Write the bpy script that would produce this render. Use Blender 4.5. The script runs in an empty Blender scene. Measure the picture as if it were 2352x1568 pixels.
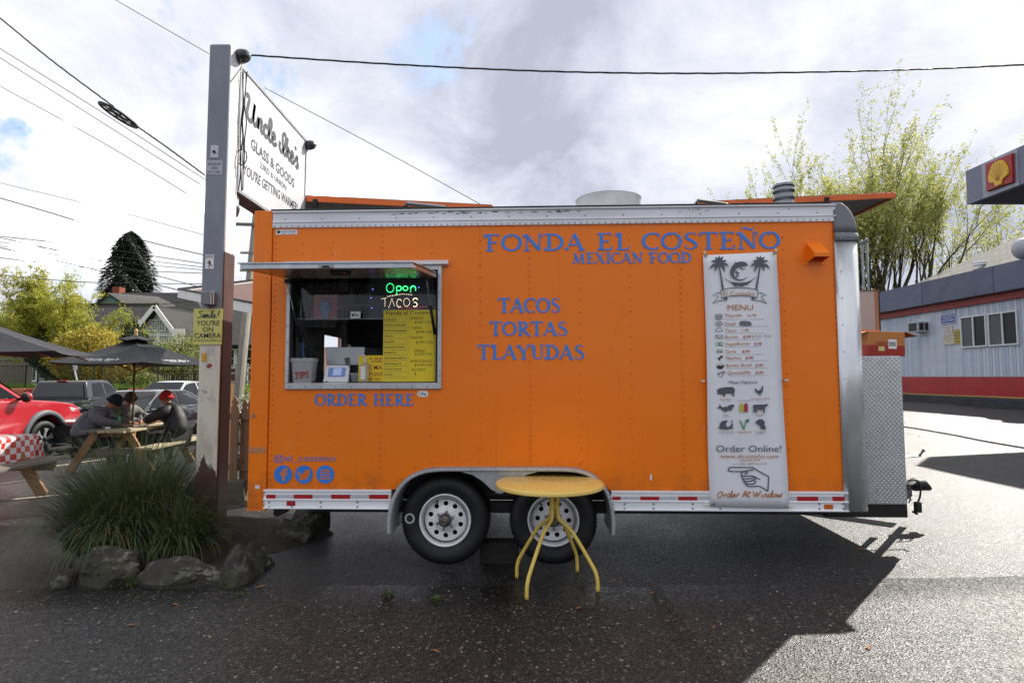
import bpy, bmesh, math, random
from mathutils import Vector, Matrix
R = math.radians
SC = bpy.context.scene
COL = SC.collection
random.seed(7)

# ------------------------------------------------------------------ camera
F = 1307.0            # focal length in pixels of a 2352 px wide picture (20 mm lens)
CAMZ = 1.5
PITCH = math.atan(81.0 / F)
cam_d = bpy.data.cameras.new('camera'); cam = bpy.data.objects.new('camera', cam_d); COL.objects.link(cam)
cam_d.sensor_width = 36; cam_d.lens = 36 * F / 2352; cam_d.clip_start = 0.05; cam_d.clip_end = 2000
cam.location = (0, 0, CAMZ); cam.rotation_euler = (R(90) + PITCH, 0, 0)
SC.camera = cam

# ------------------------------------------------------------------ sky and sun
EL, AZ = R(41), R(45)
SUN = Vector((math.sin(AZ) * math.cos(EL), math.cos(AZ) * math.cos(EL), math.sin(EL)))
world = bpy.data.worlds.new('World'); SC.world = world; world.use_nodes = True
def build_world():
    nt = world.node_tree; N = nt.nodes; L = nt.links
    for n in list(N): N.remove(n)
    def nd(t, **k):
        n = N.new(t)
        for a, b in k.items(): setattr(n, a, b)
        return n
    def math_(op, a, b=None, c=None):
        n = nd('ShaderNodeMath', operation=op)
        for i, v in enumerate((a, b, c)):
            if v is None: continue
            if isinstance(v, (int, float)): n.inputs[i].default_value = v
            else: L.new(v, n.inputs[i])
        return n.outputs[0]
    sky = nd('ShaderNodeTexSky', sky_type='NISHITA', sun_disc=False)
    sky.sun_elevation = EL; sky.sun_rotation = AZ; sky.air_density = 1.2; sky.dust_density = 1.5
    tc = nd('ShaderNodeTexCoord'); sep = nd('ShaderNodeSeparateXYZ'); L.new(tc.outputs['Generated'], sep.inputs[0])
    zz = math_('ADD', math_('MAXIMUM', sep.outputs[2], 0.0), 0.5)
    com = nd('ShaderNodeCombineXYZ')
    L.new(math_('DIVIDE', sep.outputs[0], zz), com.inputs[0]); L.new(math_('DIVIDE', sep.outputs[1], zz), com.inputs[1])
    mp = nd('ShaderNodeMapping'); mp.inputs['Location'].default_value = (30.218, 29.858, 0); L.new(com.outputs[0], mp.inputs[0])
    def noise(scale, detail, rough=.55, dist=0.0, off=0.0):
        n = nd('ShaderNodeTexNoise'); n.inputs['Scale'].default_value = scale; n.inputs['Detail'].default_value = detail
        n.inputs['Roughness'].default_value = rough; n.inputs['Distortion'].default_value = dist
        m = nd('ShaderNodeMapping'); m.inputs['Location'].default_value = (off, off * .7, off * .3); L.new(mp.outputs[0], m.inputs[0]); L.new(m.outputs[0], n.inputs[0])
        return n.outputs['Fac']
    def ramp(fac, pts):
        r = nd('ShaderNodeValToRGB'); e = r.color_ramp.elements
        while len(e) < len(pts): e.new(.5)
        for el, (p, c) in zip(e, pts): el.position = p; el.color = (*c, 1) if len(c) == 3 else c
        L.new(fac, r.inputs[0]); return r.outputs[0]
    cover = ramp(noise(1.9, 9, .60, .25), [(.362, (0, 0, 0)), (.425, (1, 1, 1))])
    big = noise(1.15, 5, .5, .3, 21.3); fine = noise(3.6, 9, .60, .4, 5.7)
    shade = math_('ADD', math_('MULTIPLY', big, .55), math_('MULTIPLY', fine, .45))
    cloud = ramp(shade, [(.37, (.23, .245, .30)), (.455, (.34, .355, .41)), (.535, (.44, .445, .465)), (.605, (.50, .50, .505)), (.70, (3.4, 3.4, 3.4))])
    mix = nd('ShaderNodeMix', data_type='RGBA')
    skys = nd('ShaderNodeMix', data_type='RGBA', blend_type='MULTIPLY'); skys.inputs[0].default_value = 1
    L.new(sky.outputs[0], skys.inputs[6]); skys.inputs[7].default_value = (.10, .10, .10, 1)
    L.new(cover, mix.inputs[0]); L.new(skys.outputs[2], mix.inputs[6]); L.new(cloud, mix.inputs[7])
    bg = nd('ShaderNodeBackground'); out = nd('ShaderNodeOutputWorld')
    L.new(mix.outputs[2], bg.inputs[0]); bg.inputs[1].default_value = 1.0; L.new(bg.outputs[0], out.inputs[0])
build_world()
sun_d = bpy.data.lights.new('sun', 'SUN'); sun_d.energy = 3.4; sun_d.angle = R(.55); sun_d.color = (1, .95, .87)
sun_o = bpy.data.objects.new('sun', sun_d); COL.objects.link(sun_o); sun_o.location = SUN * 40
sun_o.rotation_euler = (-SUN).to_track_quat('-Z', 'Y').to_euler()
vs = SC.view_settings; vs.view_transform = 'Standard'; vs.look = 'None'; vs.exposure = 1.18; vs.gamma = 1; vs.use_curve_mapping = False
SC.cycles.max_bounces = 8; SC.cycles.transparent_max_bounces = 16; SC.cycles.caustics_reflective = False; SC.cycles.caustics_refractive = False
SC.cycles.sample_clamp_indirect = 6; SC.cycles.use_denoising = True

# ------------------------------------------------------------------ pixels to places
CR = Matrix.Rotation(R(90) + PITCH, 3, 'X')
def ray(px, py): return CR @ Vector(((px - 1176) / F, -(py - 784) / F, -1.0))
CAM = Vector((0, 0, CAMZ))
def at(px, py, Y): d = ray(px, py); return CAM + d * (Y / d.y)
def atx(px, py, X): d = ray(px, py); return CAM + d * (X / d.x)
def sstep(a, b, t):
    t = max(0.0, min(1.0, (t - a) / (b - a))); return t * t * (3 - 2 * t)
def gz(x, y):
    """height of the lot: it climbs to the right and falls away to the back left"""
    up = .045 * max(0.0, x) if x > 1 else .0225 * max(0, x + 0.0) ** 2
    up = min(up, .645)
    dn = sstep(6, 16, y) * (.30 + min(.1, .03 * max(0, -6 - x))) * sstep(.5, -3, x)
    return up - dn
def gp(px, py):
    z = 0.0
    for i in range(30):
        d = ray(px, py); p = CAM + d * ((z - CAMZ) / d.z); z = .5 * z + .5 * gz(p.x, p.y)
    return Vector((p.x, p.y, gz(p.x, p.y)))

# ------------------------------------------------------------------ materials
def srgb(h):
    h = h.lstrip('#'); v = [int(h[i:i + 2], 16) / 255 for i in (0, 2, 4)]
    return tuple(x / 12.92 if x <= .04045 else ((x + .055) / 1.055) ** 2.4 for x in v)
MATS = {}
class NT:
    def __init__(s, name):
        m = bpy.data.materials.new(name); m.use_nodes = True; s.m = m; s.t = m.node_tree; s.N = s.t.nodes; s.L = s.t.links
        s.b = s.N['Principled BSDF']; s._tc = None
    def tc(s, out='Object'):
        if s._tc is None: s._tc = s.N.new('ShaderNodeTexCoord')
        return s._tc.outputs[out]
    def put(s, v, sock):
        if isinstance(v, (int, float)): sock.default_value = v
        elif isinstance(v, tuple): sock.default_value = (*v, 1) if len(v) == 3 and len(sock.default_value) == 4 else v
        else: s.L.new(v, sock)
    def map(s, scale=(1, 1, 1), src=None, loc=(0, 0, 0), rot=(0, 0, 0)):
        n = s.N.new('ShaderNodeMapping'); n.inputs['Scale'].default_value = scale; n.inputs['Location'].default_value = loc; n.inputs['Rotation'].default_value = rot
        s.L.new(src or s.tc(), n.inputs[0]); return n.outputs[0]
    def noise(s, scale, detail=4, rough=.55, src=None, dist=0):
        n = s.N.new('ShaderNodeTexNoise'); n.inputs['Scale'].default_value = scale; n.inputs['Detail'].default_value = detail
        n.inputs['Roughness'].default_value = rough; n.inputs['Distortion'].default_value = dist; s.L.new(src or s.tc(), n.inputs[0]); return n.outputs['Fac']
    def vor(s, scale, src=None, feat='F1', out='Distance', rnd=1):
        n = s.N.new('ShaderNodeTexVoronoi'); n.feature = feat; n.inputs['Scale'].default_value = scale; n.inputs['Randomness'].default_value = rnd
        s.L.new(src or s.tc(), n.inputs[0]); return n.outputs[out]
    def ramp(s, fac, pts, interp='LINEAR'):
        r = s.N.new('ShaderNodeValToRGB'); e = r.color_ramp.elements; r.color_ramp.interpolation = interp
        while len(e) < len(pts): e.new(.5)
        for el, (p, c) in zip(e, pts):
            if isinstance(c, (int, float)): c = (c, c, c)
            el.position = p; el.color = (*c, 1)
        s.L.new(fac, r.inputs[0]); return r.outputs[0]
    def mix(s, f, a, b, mode='MIX'):
        n = s.N.new('ShaderNodeMix'); n.data_type = 'RGBA'; n.blend_type = mode
        s.put(f, n.inputs[0]); s.put(a, n.inputs[6]); s.put(b, n.inputs[7]); return n.outputs[2]
    def math(s, op, a, b=None):
        n = s.N.new('ShaderNodeMath'); n.operation = op; s.put(a, n.inputs[0])
        if b is not None: s.put(b, n.inputs[1])
        return n.outputs[0]
    def sep(s, src=None):
        n = s.N.new('ShaderNodeSeparateXYZ'); s.L.new(src or s.tc(), n.inputs[0]); return n.outputs
    def bump(s, h, strength=.3, dist=.01, prev=None):
        n = s.N.new('ShaderNodeBump'); n.inputs['Strength'].default_value = strength; n.inputs['Distance'].default_value = dist
        s.L.new(h, n.inputs['Height'])
        if prev is not None: s.L.new(prev, n.inputs['Normal'])
        return n.outputs[0]
    def set(s, **k):
        for a, v in k.items(): s.put(v, s.b.inputs[a.replace('_', ' ')])
def pm(name, col, rough=.5, metal=0, var=.12, scale=3, bump=0, bscale=40, coat=0, emit=0, alpha=1, trans=0, stretch=(1, 1, 1), rvar=.1, spec=.5, sss=0):
    """a principled material with mottled colour, uneven gloss and fine relief"""
    if name in MATS: return MATS[name]
    if isinstance(col, str): col = srgb(col)
    t = NT(name)
    src = t.map(stretch)
    n = t.noise(scale, 6, .6, src)
    lo = tuple(max(0, c * (1 - var)) for c in col); hi = tuple(min(1, c * (1 + var)) for c in col)
    t.set(Base_Color=t.ramp(n, [(.3, lo), (.7, hi)]), Metallic=metal)
    n2 = t.noise(scale * 2.7, 4, .6, src)
    t.set(Roughness=t.ramp(n2, [(.3, max(.02, rough - rvar)), (.7, min(1, rough + rvar))]))
    t.b.inputs['Specular IOR Level'].default_value = spec
    if bump: t.set(Normal=t.bump(t.noise(bscale, 5, .6, src), bump, .01))
    if coat: t.b.inputs['Coat Weight'].default_value = coat; t.b.inputs['Coat Roughness'].default_value = .06
    if emit: t.set(Emission_Color=col); t.b.inputs['Emission Strength'].default_value = emit
    if alpha < 1: t.b.inputs['Alpha'].default_value = alpha
    if trans: t.b.inputs['Transmission Weight'].default_value = trans
    MATS[name] = t.m; return t.m
def leaf_mat(name, col, var=.25, rough=.6, trl=.35):
    if name in MATS: return MATS[name]
    if isinstance(col, str): col = srgb(col)
    t = NT(name); n = t.noise(.9, 3); n2 = t.noise(9, 3)
    f = t.math('ADD', t.math('MULTIPLY', n, .5), t.math('MULTIPLY', n2, .5))
    t.set(Base_Color=t.ramp(f, [(.35, tuple(c * (1 - var) for c in col)), (.65, tuple(min(1, c * (1 + var)) for c in col))]), Roughness=rough)
    tr = t.N.new('ShaderNodeBsdfTranslucent'); tr.inputs[0].default_value = (*[min(1, c * 1.2) for c in col], 1)
    ms = t.N.new('ShaderNodeMixShader'); ms.inputs[0].default_value = trl
    t.L.new(t.b.outputs[0], ms.inputs[1]); t.L.new(tr.outputs[0], ms.inputs[2]); t.L.new(ms.outputs[0], t.N['Material Output'].inputs[0])
    MATS[name] = t.m; return t.m

# ------------------------------------------------------------------ mesh building
def basis(d, up=Vector((0, 0, 1))):
    d = d.normalized(); a = d.cross(up)
    if a.length < 1e-4: a = d.cross(Vector((1, 0, 0)))
    a.normalize(); return a, a.cross(d).normalized()
FONT_CACHE = {}
def glyphs(s, bold=0.0, shear=0.0, spacing=1.0):
    key = (s, bold, shear, spacing)
    if key not in FONT_CACHE:
        cu = bpy.data.curves.new('t', 'FONT'); cu.body = s; cu.resolution_u = 2; cu.offset = bold; cu.shear = shear; cu.space_character = spacing
        o = bpy.data.objects.new('t', cu); COL.objects.link(o)
        me = bpy.data.meshes.new_from_object(o.evaluated_get(bpy.context.evaluated_depsgraph_get()))
        vs_ = [(v.co.x, v.co.y) for v in me.vertices]; fs = [tuple(p.vertices) for p in me.polygons]
        bpy.data.objects.remove(o); bpy.data.curves.remove(cu); bpy.data.meshes.remove(me)
        FONT_CACHE[key] = (vs_, fs)
    return FONT_CACHE[key]
class MB:
    def __init__(s): s.v = []; s.f = []; s.mi = []; s.cur = 0; s.z = 0.0
    def add(s, vs, fs):
        b = len(s.v); s.v += [tuple(v) for v in vs]; s.f += [tuple(i + b for i in f) for f in fs]; s.mi += [s.cur] * len(fs); return s
    def box(s, lo, hi, M=None):
        x0, y0, z0 = lo; x1, y1, z1 = hi
        vs = [Vector(p) for p in ((x0, y0, z0), (x1, y0, z0), (x1, y1, z0), (x0, y1, z0), (x0, y0, z1), (x1, y0, z1), (x1, y1, z1), (x0, y1, z1))]
        if M is not None: vs = [M @ v for v in vs]
        return s.add(vs, [(0, 3, 2, 1), (4, 5, 6, 7), (0, 1, 5, 4), (1, 2, 6, 5), (2, 3, 7, 6), (3, 0, 4, 7)])
    def cbox(s, c, size, M=None):
        h = [q / 2 for q in size]; return s.box([c[i] - h[i] for i in range(3)], [c[i] + h[i] for i in range(3)], M)
    def bar(s, a, b, w, h, up=Vector((0, 0, 1))):
        a, b = Vector(a), Vector(b); x, y = basis(b - a, Vector(up)); vs = []
        for p in (a, b):
            for i, j in ((-1, -1), (1, -1), (1, 1), (-1, 1)): vs.append(p + x * (i * w / 2) + y * (j * h / 2))
        return s.add(vs, [(0, 1, 2, 3), (7, 6, 5, 4), (0, 4, 5, 1), (1, 5, 6, 2), (2, 6, 7, 3), (3, 7, 4, 0)])
    def tube(s, pts, r, n=8, caps=True):
        pts = [Vector(p) for p in pts]; k = len(pts); rs = r if isinstance(r, (list, tuple)) else [r] * k
        b = len(s.v); ref = None
        for i, p in enumerate(pts):
            d = (pts[min(i + 1, k - 1)] - pts[max(i - 1, 0)])
            if d.length < 1e-9: d = Vector((0, 0, 1))
            d.normalize()
            if ref is None: x, y = basis(d)
            else:
                x = ref - d * ref.dot(d)
                if x.length < 1e-6: x, _ = basis(d)
                x.normalize(); y = x.cross(d) * -1
            ref = x
            for j in range(n):
                a = 2 * math.pi * j / n; s.v.append(tuple(p + (x * math.cos(a) + y * math.sin(a)) * rs[i]))
        for i in range(k - 1):
            for j in range(n):
                j2 = (j + 1) % n; s.f.append((b + i * n + j, b + i * n + j2, b + (i + 1) * n + j2, b + (i + 1) * n + j)); s.mi.append(s.cur)
        if caps:
            s.f.append(tuple(b + j for j in range(n))[::-1]); s.f.append(tuple(b + (k - 1) * n + j for j in range(n))); s.mi += [s.cur] * 2
        return s
    def lathe(s, prof, n=24, M=None, a0=0, a1=2 * math.pi, closed=True):
        """prof: (radius, height) along +Z"""
        b = len(s.v); k = len(prof); full = abs(a1 - a0 - 2 * math.pi) < 1e-6; m = n if full else n + 1
        for r, h in prof:
            for j in range(m):
                a = a0 + (a1 - a0) * j / n; p = Vector((r * math.cos(a), r * math.sin(a), h)); s.v.append(tuple(M @ p if M is not None else p))
        for i in range(k - 1):
            for j in range(n):
                j2 = (j + 1) % m; s.f.append((b + i * m + j, b + i * m + j2, b + (i + 1) * m + j2, b + (i + 1) * m + j)); s.mi.append(s.cur)
        return s
    def sphere(s, c, r, n=12, k=8, M=None):
        rr = r if isinstance(r, (tuple, list)) else (r, r, r); c = Vector(c); b = len(s.v)
        for i in range(k + 1):
            t = math.pi * i / k
            for j in range(n):
                a = 2 * math.pi * j / n; p = Vector((rr[0] * math.sin(t) * math.cos(a), rr[1] * math.sin(t) * math.sin(a), rr[2] * math.cos(t)))
                if M is not None: p = M @ p
                s.v.append(tuple(c + p))
        for i in range(k):
            for j in range(n):
                j2 = (j + 1) % n; s.f.append((b + i * n + j, b + (i + 1) * n + j, b + (i + 1) * n + j2, b + i * n + j2)); s.mi.append(s.cur)
        return s
    def prism(s, poly, d, o=(0, 0, 0), ux=(1, 0, 0), uy=(0, 0, 1), un=(0, 1, 0)):
        """2-D outline swept by d along un"""
        o, ux, uy, un = Vector(o), Vector(ux), Vector(uy), Vector(un); n = len(poly)
        a = [o + ux * p[0] + uy * p[1] for p in poly]; b = [q + un * d for q in a]
        return s.add(a + b, [tuple(range(n)), tuple(range(2 * n - 1, n - 1, -1))] + [(i, i + n, (i + 1) % n + n, (i + 1) % n) for i in range(n)])
    def flat(s, poly, o=(0, 0, 0), ux=(1, 0, 0), uy=(0, 0, 1)):
        o, ux, uy = Vector(o), Vector(ux), Vector(uy)
        return s.add([o + ux * p[0] + uy * p[1] for p in poly], [tuple(range(len(poly)))])
    def quad(s, a, b, c, d): return s.add([a, b, c, d], [(0, 1, 2, 3)])
    def text(s, body, o, ux, uy, w=None, h=None, bold=0.0, shear=0.0, spacing=1.0, align='L'):
        vs_, fs = glyphs(body, bold, shear, spacing)
        if not vs_: return s
        x0 = min(v[0] for v in vs_); x1 = max(v[0] for v in vs_); y1 = .70
        o, ux, uy = Vector(o), Vector(ux), Vector(uy)
        sy = (h or .1) / y1; sx = (w / (x1 - x0)) if w else sy
        off = {'L': 0, 'C': -.5, 'R': -1}[align] * (x1 - x0) * sx
        return s.add([o + ux * ((v[0] - x0) * sx + off) + uy * (v[1] * sy) for v in vs_], fs)
    def stroke(s, pts, o, ux, uy, un, smooth=0, wmul=1.0):
        """flat brush stroke: pts are (x, y, width)"""
        s.z += .00012; o, ux, uy, un = Vector(o), Vector(ux), Vector(uy), Vector(un)
        if smooth: pts = crom(pts, smooth)
        L_, n = [], len(pts)
        for i, p in enumerate(pts):
            a = pts[max(0, i - 1)]; b = pts[min(n - 1, i + 1)]
            dx, dy = b[0] - a[0], b[1] - a[1]; l = math.hypot(dx, dy) or 1
            nx, ny = -dy / l * p[2] * wmul / 2, dx / l * p[2] * wmul / 2
            L_.append((p[0] + nx, p[1] + ny)); L_.append((p[0] - nx, p[1] - ny))
        vs = [o + ux * q[0] + uy * q[1] + un * s.z for q in L_]
        return s.add(vs, [(2 * i, 2 * i + 1, 2 * i + 3, 2 * i + 2) for i in range(n - 1)])
    def build(s, name, mats, parent=None, smooth=False, bevel=0, sub=0, M=None, autosm=None, seg=2):
        me = bpy.data.meshes.new(name); me.from_pydata(s.v, [], s.f)
        for m in (mats if isinstance(mats, (list, tuple)) else [mats]): me.materials.append(m)
        if max(s.mi or [0]) > 0: me.polygons.foreach_set('material_index', s.mi)
        if smooth: me.polygons.foreach_set('use_smooth', [True] * len(me.polygons))
        me.update(); ob = bpy.data.objects.new(name, me); COL.objects.link(ob)
        if parent is not None: ob.parent = parent
        if M is not None: ob.matrix_local = M
        if autosm and hasattr(me, 'set_sharp_from_angle'): me.set_sharp_from_angle(angle=R(autosm))
        if bevel:
            b = ob.modifiers.new('bevel', 'BEVEL'); b.width = bevel; b.segments = seg; b.limit_method = 'ANGLE'; b.angle_limit = R(35)
        if sub: sb = ob.modifiers.new('sub', 'SUBSURF'); sb.levels = sub; sb.render_levels = sub
        return ob
def crom(pts, k):
    out = []; n = len(pts)
    for i in range(n - 1):
        p0, p1, p2, p3 = pts[max(i - 1, 0)], pts[i], pts[i + 1], pts[min(i + 2, n - 1)]
        for j in range(k):
            t = j / k
            out.append(tuple(.5 * (2 * b + (c - a) * t + (2 * a - 5 * b + 4 * c - d) * t * t + (3 * b - a - 3 * c + d) * t ** 3) for a, b, c, d in zip(p0, p1, p2, p3)))
    out.append(tuple(pts[-1])); return out
def tag(o, label, cat, group=None, kind=None):
    if label: o['label'] = label
    if cat: o['category'] = cat
    if group: o['group'] = group
    if kind: o['kind'] = kind
    return o
def thing(name, label, cat, loc=(0, 0, 0), rz=0, group=None, M=None):
    o = bpy.data.objects.new(name, None); COL.objects.link(o); o.empty_display_size = .1
    if M is not None: o.matrix_world = M
    else: o.location = loc; o.rotation_euler = (0, 0, rz)
    return tag(o, label, cat, group)
def struct(name, o): o.name = name; o['kind'] = 'structure'; return o
def share(ob, name, M, parent=None):
    """another piece with the same mesh"""
    c = ob.copy(); c.name = name; COL.objects.link(c); c.parent = parent; c.matrix_local = M; return c
def copy_tree(o, parent=None):
    c = o.copy(); COL.objects.link(c); c.parent = parent
    for ch in list(o.children): copy_tree(ch, c)
    return c
TR = Matrix.Translation
def RX(a): return Matrix.Rotation(R(a), 4, 'X')
def RY(a): return Matrix.Rotation(R(a), 4, 'Y')
def RZ(a): return Matrix.Rotation(R(a), 4, 'Z')
# ------------------------------------------------------------------ ground
def asphalt(name, pebble, dark, light, bright, wet=(.36, .52), amount=.90):
    t = NT(name)
    cell = t.vor(pebble, out='Color'); d = t.vor(pebble, out='Distance'); c2 = t.vor(pebble * .8, out='Color')
    big = t.noise(.55, 5, .6); mid = t.noise(4, 5, .65); fine = t.noise(260, 3, .6)
    s = t.sep(cell)[0]; s2 = t.sep(c2)[0]
    base = t.ramp(big, [(.3, dark), (.7, light)])
    base = t.mix(t.ramp(mid, [(.35, 0), (.75, .6)]), base, tuple(c * .62 for c in dark))
    tone = t.mix(t.ramp(s, [(0, .55), (1, 1.4)]), (0, 0, 0), (1, 1, 1))
    base = t.mix(.55, base, tone, 'MULTIPLY')
    base = t.mix(t.ramp(s, [(amount, 0), (amount + .02, .75)]), base, bright)
    base = t.mix(t.ramp(s2, [(.99, 0), (.995, .5)]), base, (.42, .38, .32))
    stain = t.ramp(t.noise(.9, 7, .75, t.map((1, 1.6, 1), loc=(3, 1, 0))), [(.56, 0), (.66, .55)]); base = t.mix(stain, base, tuple(c * .5 for c in dark))
    crack = t.vor(.85, t.mix(.12, t.tc(), t.N.new('ShaderNodeTexNoise').outputs['Color']), 'DISTANCE_TO_EDGE'); base = t.mix(t.ramp(crack, [(.004, .8), (.009, 0)]), base, (.008, .008, .008))
    moss = t.math('MULTIPLY', t.ramp(t.noise(1.1, 6, .7), [(.60, 0), (.70, 1)]), t.ramp(t.noise(26, 4, .7), [(.42, 0), (.6, 1)]))
    base = t.mix(t.math('MULTIPLY', moss, .65), base, (.035, .048, .010))
    t.set(Base_Color=base)
    rr = t.math('ADD', t.math('MULTIPLY', t.ramp(big, [(.32, wet[0]), (.68, wet[1])]), 1.0), t.math('MULTIPLY', t.math('SUBTRACT', s, .5), .26))
    t.set(Roughness=rr)
    b1 = t.bump(d, .6, .006); b2 = t.bump(fine, .6, .004, b1); b3 = t.bump(mid, .25, .02, b2)
    t.set(Normal=b3); t.set(Specular_IOR_Level=t.ramp(t.sep(cell)[1], [(.1, .3), (.9, .9)]))
    return t.m
ASPH = asphalt('asphalt', 95, (.013, .013, .014), (.026, .0255, .025), (.09, .088, .085))
APRON = asphalt('exposed_aggregate', 78, (.0125, .012, .011), (.025, .0235, .021), (.11, .10, .09), wet=(.38, .54), amount=.925)
def axis(lo, hi, fine_lo, fine_hi, fs, cs):
    a = []; x = lo
    while x < hi:
        a.append(x); x += fs if fine_lo <= x < fine_hi else max(fs, min(cs, .25 * (fine_lo - x if x < fine_lo else x - fine_hi) + fs))
    a.append(hi); return a
xs = axis(-420, 420, -16, 16, .5, 60); ys = axis(-40, 620, -2, 26, .5, 60)
m = MB(); m.v = [(x, y, gz(x, y) - (0 if y < 60 else .02 * (y - 60) * .2)) for y in ys for x in xs]
w = len(xs); m.f = [(j * w + i, j * w + i + 1, (j + 1) * w + i + 1, (j + 1) * w + i) for j in range(len(ys) - 1) for i in range(w - 1)]; m.mi = [0] * len(m.f)
struct('ground', m.build('ground', ASPH, smooth=True))
# the apron of exposed aggregate in front of the trailer, with its own thickness and a ragged joint
EDGE = [(gp(px, py).x, gp(px, py).y) for px, py in ((-500, 1356), (0, 1354), (350, 1352), (620, 1352), (900, 1343), (1200, 1346), (1500, 1350), (1800, 1340), (2352, 1322), (3000, 1310))]
def edge_y(x):
    for (x0, y0), (x1, y1) in zip(EDGE, EDGE[1:]):
        if x0 <= x <= x1: return y0 + (y1 - y0) * (x - x0) / (x1 - x0)
    return EDGE[0][1] if x < EDGE[0][0] else EDGE[-1][1]
rg = random.Random(3)
m = MB(); ax = [-9 + i * .06 for i in range(301)]; rows = 24
wig = [rg.uniform(-.012, .012) for _ in ax]
for j in range(rows + 1):
    for i, x in enumerate(ax):
        e = edge_y(x) + wig[i] + .02 * math.sin(x * 3.1) - .012; y = -6 + (e + 6) * j / rows
        m.v.append((x, y, gz(x, y) + .009))
w = len(ax); m.f = [(j * w + i, j * w + i + 1, (j + 1) * w + i + 1, (j + 1) * w + i) for j in range(rows) for i in range(w - 1)]
b = len(m.v); top = rows * w
for i, x in enumerate(ax): v = m.v[top + i]; m.v.append((v[0], v[1] + .006, v[2] - .02))
m.f += [(top + i, top + i + 1, b + i + 1, b + i) for i in range(w - 1)]; m.mi = [0] * len(m.f)
struct('pavement', m.build('pavement', APRON, smooth=True))
# worn-out stones of the apron standing proud
PEB = [pm('pebble_grey', '#77736c', .6, var=.3, scale=20), pm('pebble_tan', '#93816a', .6, var=.3, scale=20), pm('pebble_white', '#b9b4a8', .55, var=.2, scale=20), pm('pebble_dark', '#3b3633', .5, var=.3, scale=20)]
m = MB()
for k in range(1900):
    y = 2.2 + 2.0 * rg.random() ** 1.2; x = rg.uniform(-1, 1) * (y * 1.0 + .2)
    if y > edge_y(x) - .02: continue
    s_ = rg.choice((.004, .005, .006, .008)) * rg.uniform(.7, 1.25); m.cur = rg.choices((0, 1, 2, 3), (5, 2, .5, 8))[0]; a = rg.random() * 6.3
    z = gz(x, y) + .009; c, sn = math.cos(a), math.sin(a)
    pts = [(1, 0), (.4, .7), (-.6, .6), (-1, -.1), (-.3, -.7), (.7, -.6)]
    vs_ = [(x + s_ * (p * c - q * sn), y + s_ * (p * sn + q * c), z - .001) for p, q in pts] + [(x + .55 * s_ * (p * c - q * sn), y + .55 * s_ * (p * sn + q * c), z + s_ * .42) for p, q in pts]
    m.add(vs_, [(i, (i + 1) % 6, (i + 1) % 6 + 6, i + 6) for i in range(6)] + [tuple(range(6, 12))])
tag(m.build('pebbles', PEB), 'small worn stones showing in the pavement before the trailer', 'stones', kind='stuff')
# asphalt overlay with a broken edge on the right
ov = [(2038, 975), (2110, 986), (2190, 1000), (2270, 1016), (2352, 1030), (2500, 1062)]
m = MB(); front = [gp(*p) for p in ov]; back = [Vector((q.x + 4, q.y + 9, gz(q.x + 4, q.y + 9))) for q in front]
rr_ = random.Random(5); fr = []
for a, b_ in zip(front, front[1:]):
    for i in range(14): p = a.lerp(b_, i / 14); fr.append(Vector((p.x, p.y + rr_.uniform(-.03, .03), 0)))
n = len(fr); K = 10
for j in range(K + 1):
    for i, p in enumerate(fr):
        q = p + Vector((6, 10, 0)) * (j / K) * (1 if i else 1); z = gz(q.x, q.y) + (.028 if j else .026); m.v.append((q.x, q.y, z))
m.f = [(j * n + i, j * n + i + 1, (j + 1) * n + i + 1, (j + 1) * n + i) for j in range(K) for i in range(n - 1)]
b = len(m.v)
for p in fr: m.v.append((p.x, p.y + .02, gz(p.x, p.y) - .01))
m.f += [(i, b + i, b + i + 1, i + 1) for i in range(n - 1)]; m.mi = [0] * len(m.f)
struct('asphalt_overlay', m.build('asphalt_overlay', ASPH, smooth=True, autosm=30))
# parking stripes among the picnic tables
STR = pm('worn_line_paint', '#b9b19a', .7, var=.3, scale=9)
for k, (a, b_) in enumerate((((40, 1083), (330, 1040)), ((430, 1112), (0, 1150)), ((0, 1112), (95, 1098)))):
    p, q = gp(*a), gp(*b_); d = (q - p).normalized(); nrm = Vector((-d.y, d.x, 0)) * .05; m = MB(); K = 12
    for i in range(K + 1):
        c = p.lerp(q, i / K)
        for sg in (-1, 1): e = c + nrm * sg; m.v.append((e.x, e.y, gz(e.x, e.y) + .006))
    m.f = [(2 * i, 2 * i + 1, 2 * i + 3, 2 * i + 2) for i in range(K)]; m.mi = [0] * K
    struct('parking_stripe', m.build('parking_stripe', STR))
# fallen leaves and bits of litter
LF = pm('dead_leaf', '#8a5a33', .7, var=.3, scale=30)
m = MB(); rl = random.Random(11)
for px, py in ((402, 1392), (2150, 1000), (2110, 1003), (1995, 1492), (1330, 1400), (1500, 1365), (600, 1350), (1850, 1290), (1980, 1265), (1410, 1337), (1425, 1342), (2290, 990), (1640, 1445), (300, 1440), (1000, 1500)):
    p = gp(px, py); a = rl.random() * 6; L_ = .02 + .02 * rl.random(); c, s_ = math.cos(a) * L_, math.sin(a) * L_
    m.add([(p.x - c, p.y - s_, p.z + .012), (p.x + s_ * .4, p.y - c * .4, p.z + .018), (p.x + c, p.y + s_, p.z + .014), (p.x - s_ * .4, p.y + c * .4, p.z + .02)], [(0, 1, 2, 3)])
tag(m.build('leaf_litter', LF), 'brown dead leaves scattered over the asphalt', 'leaves', kind='stuff')
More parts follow.
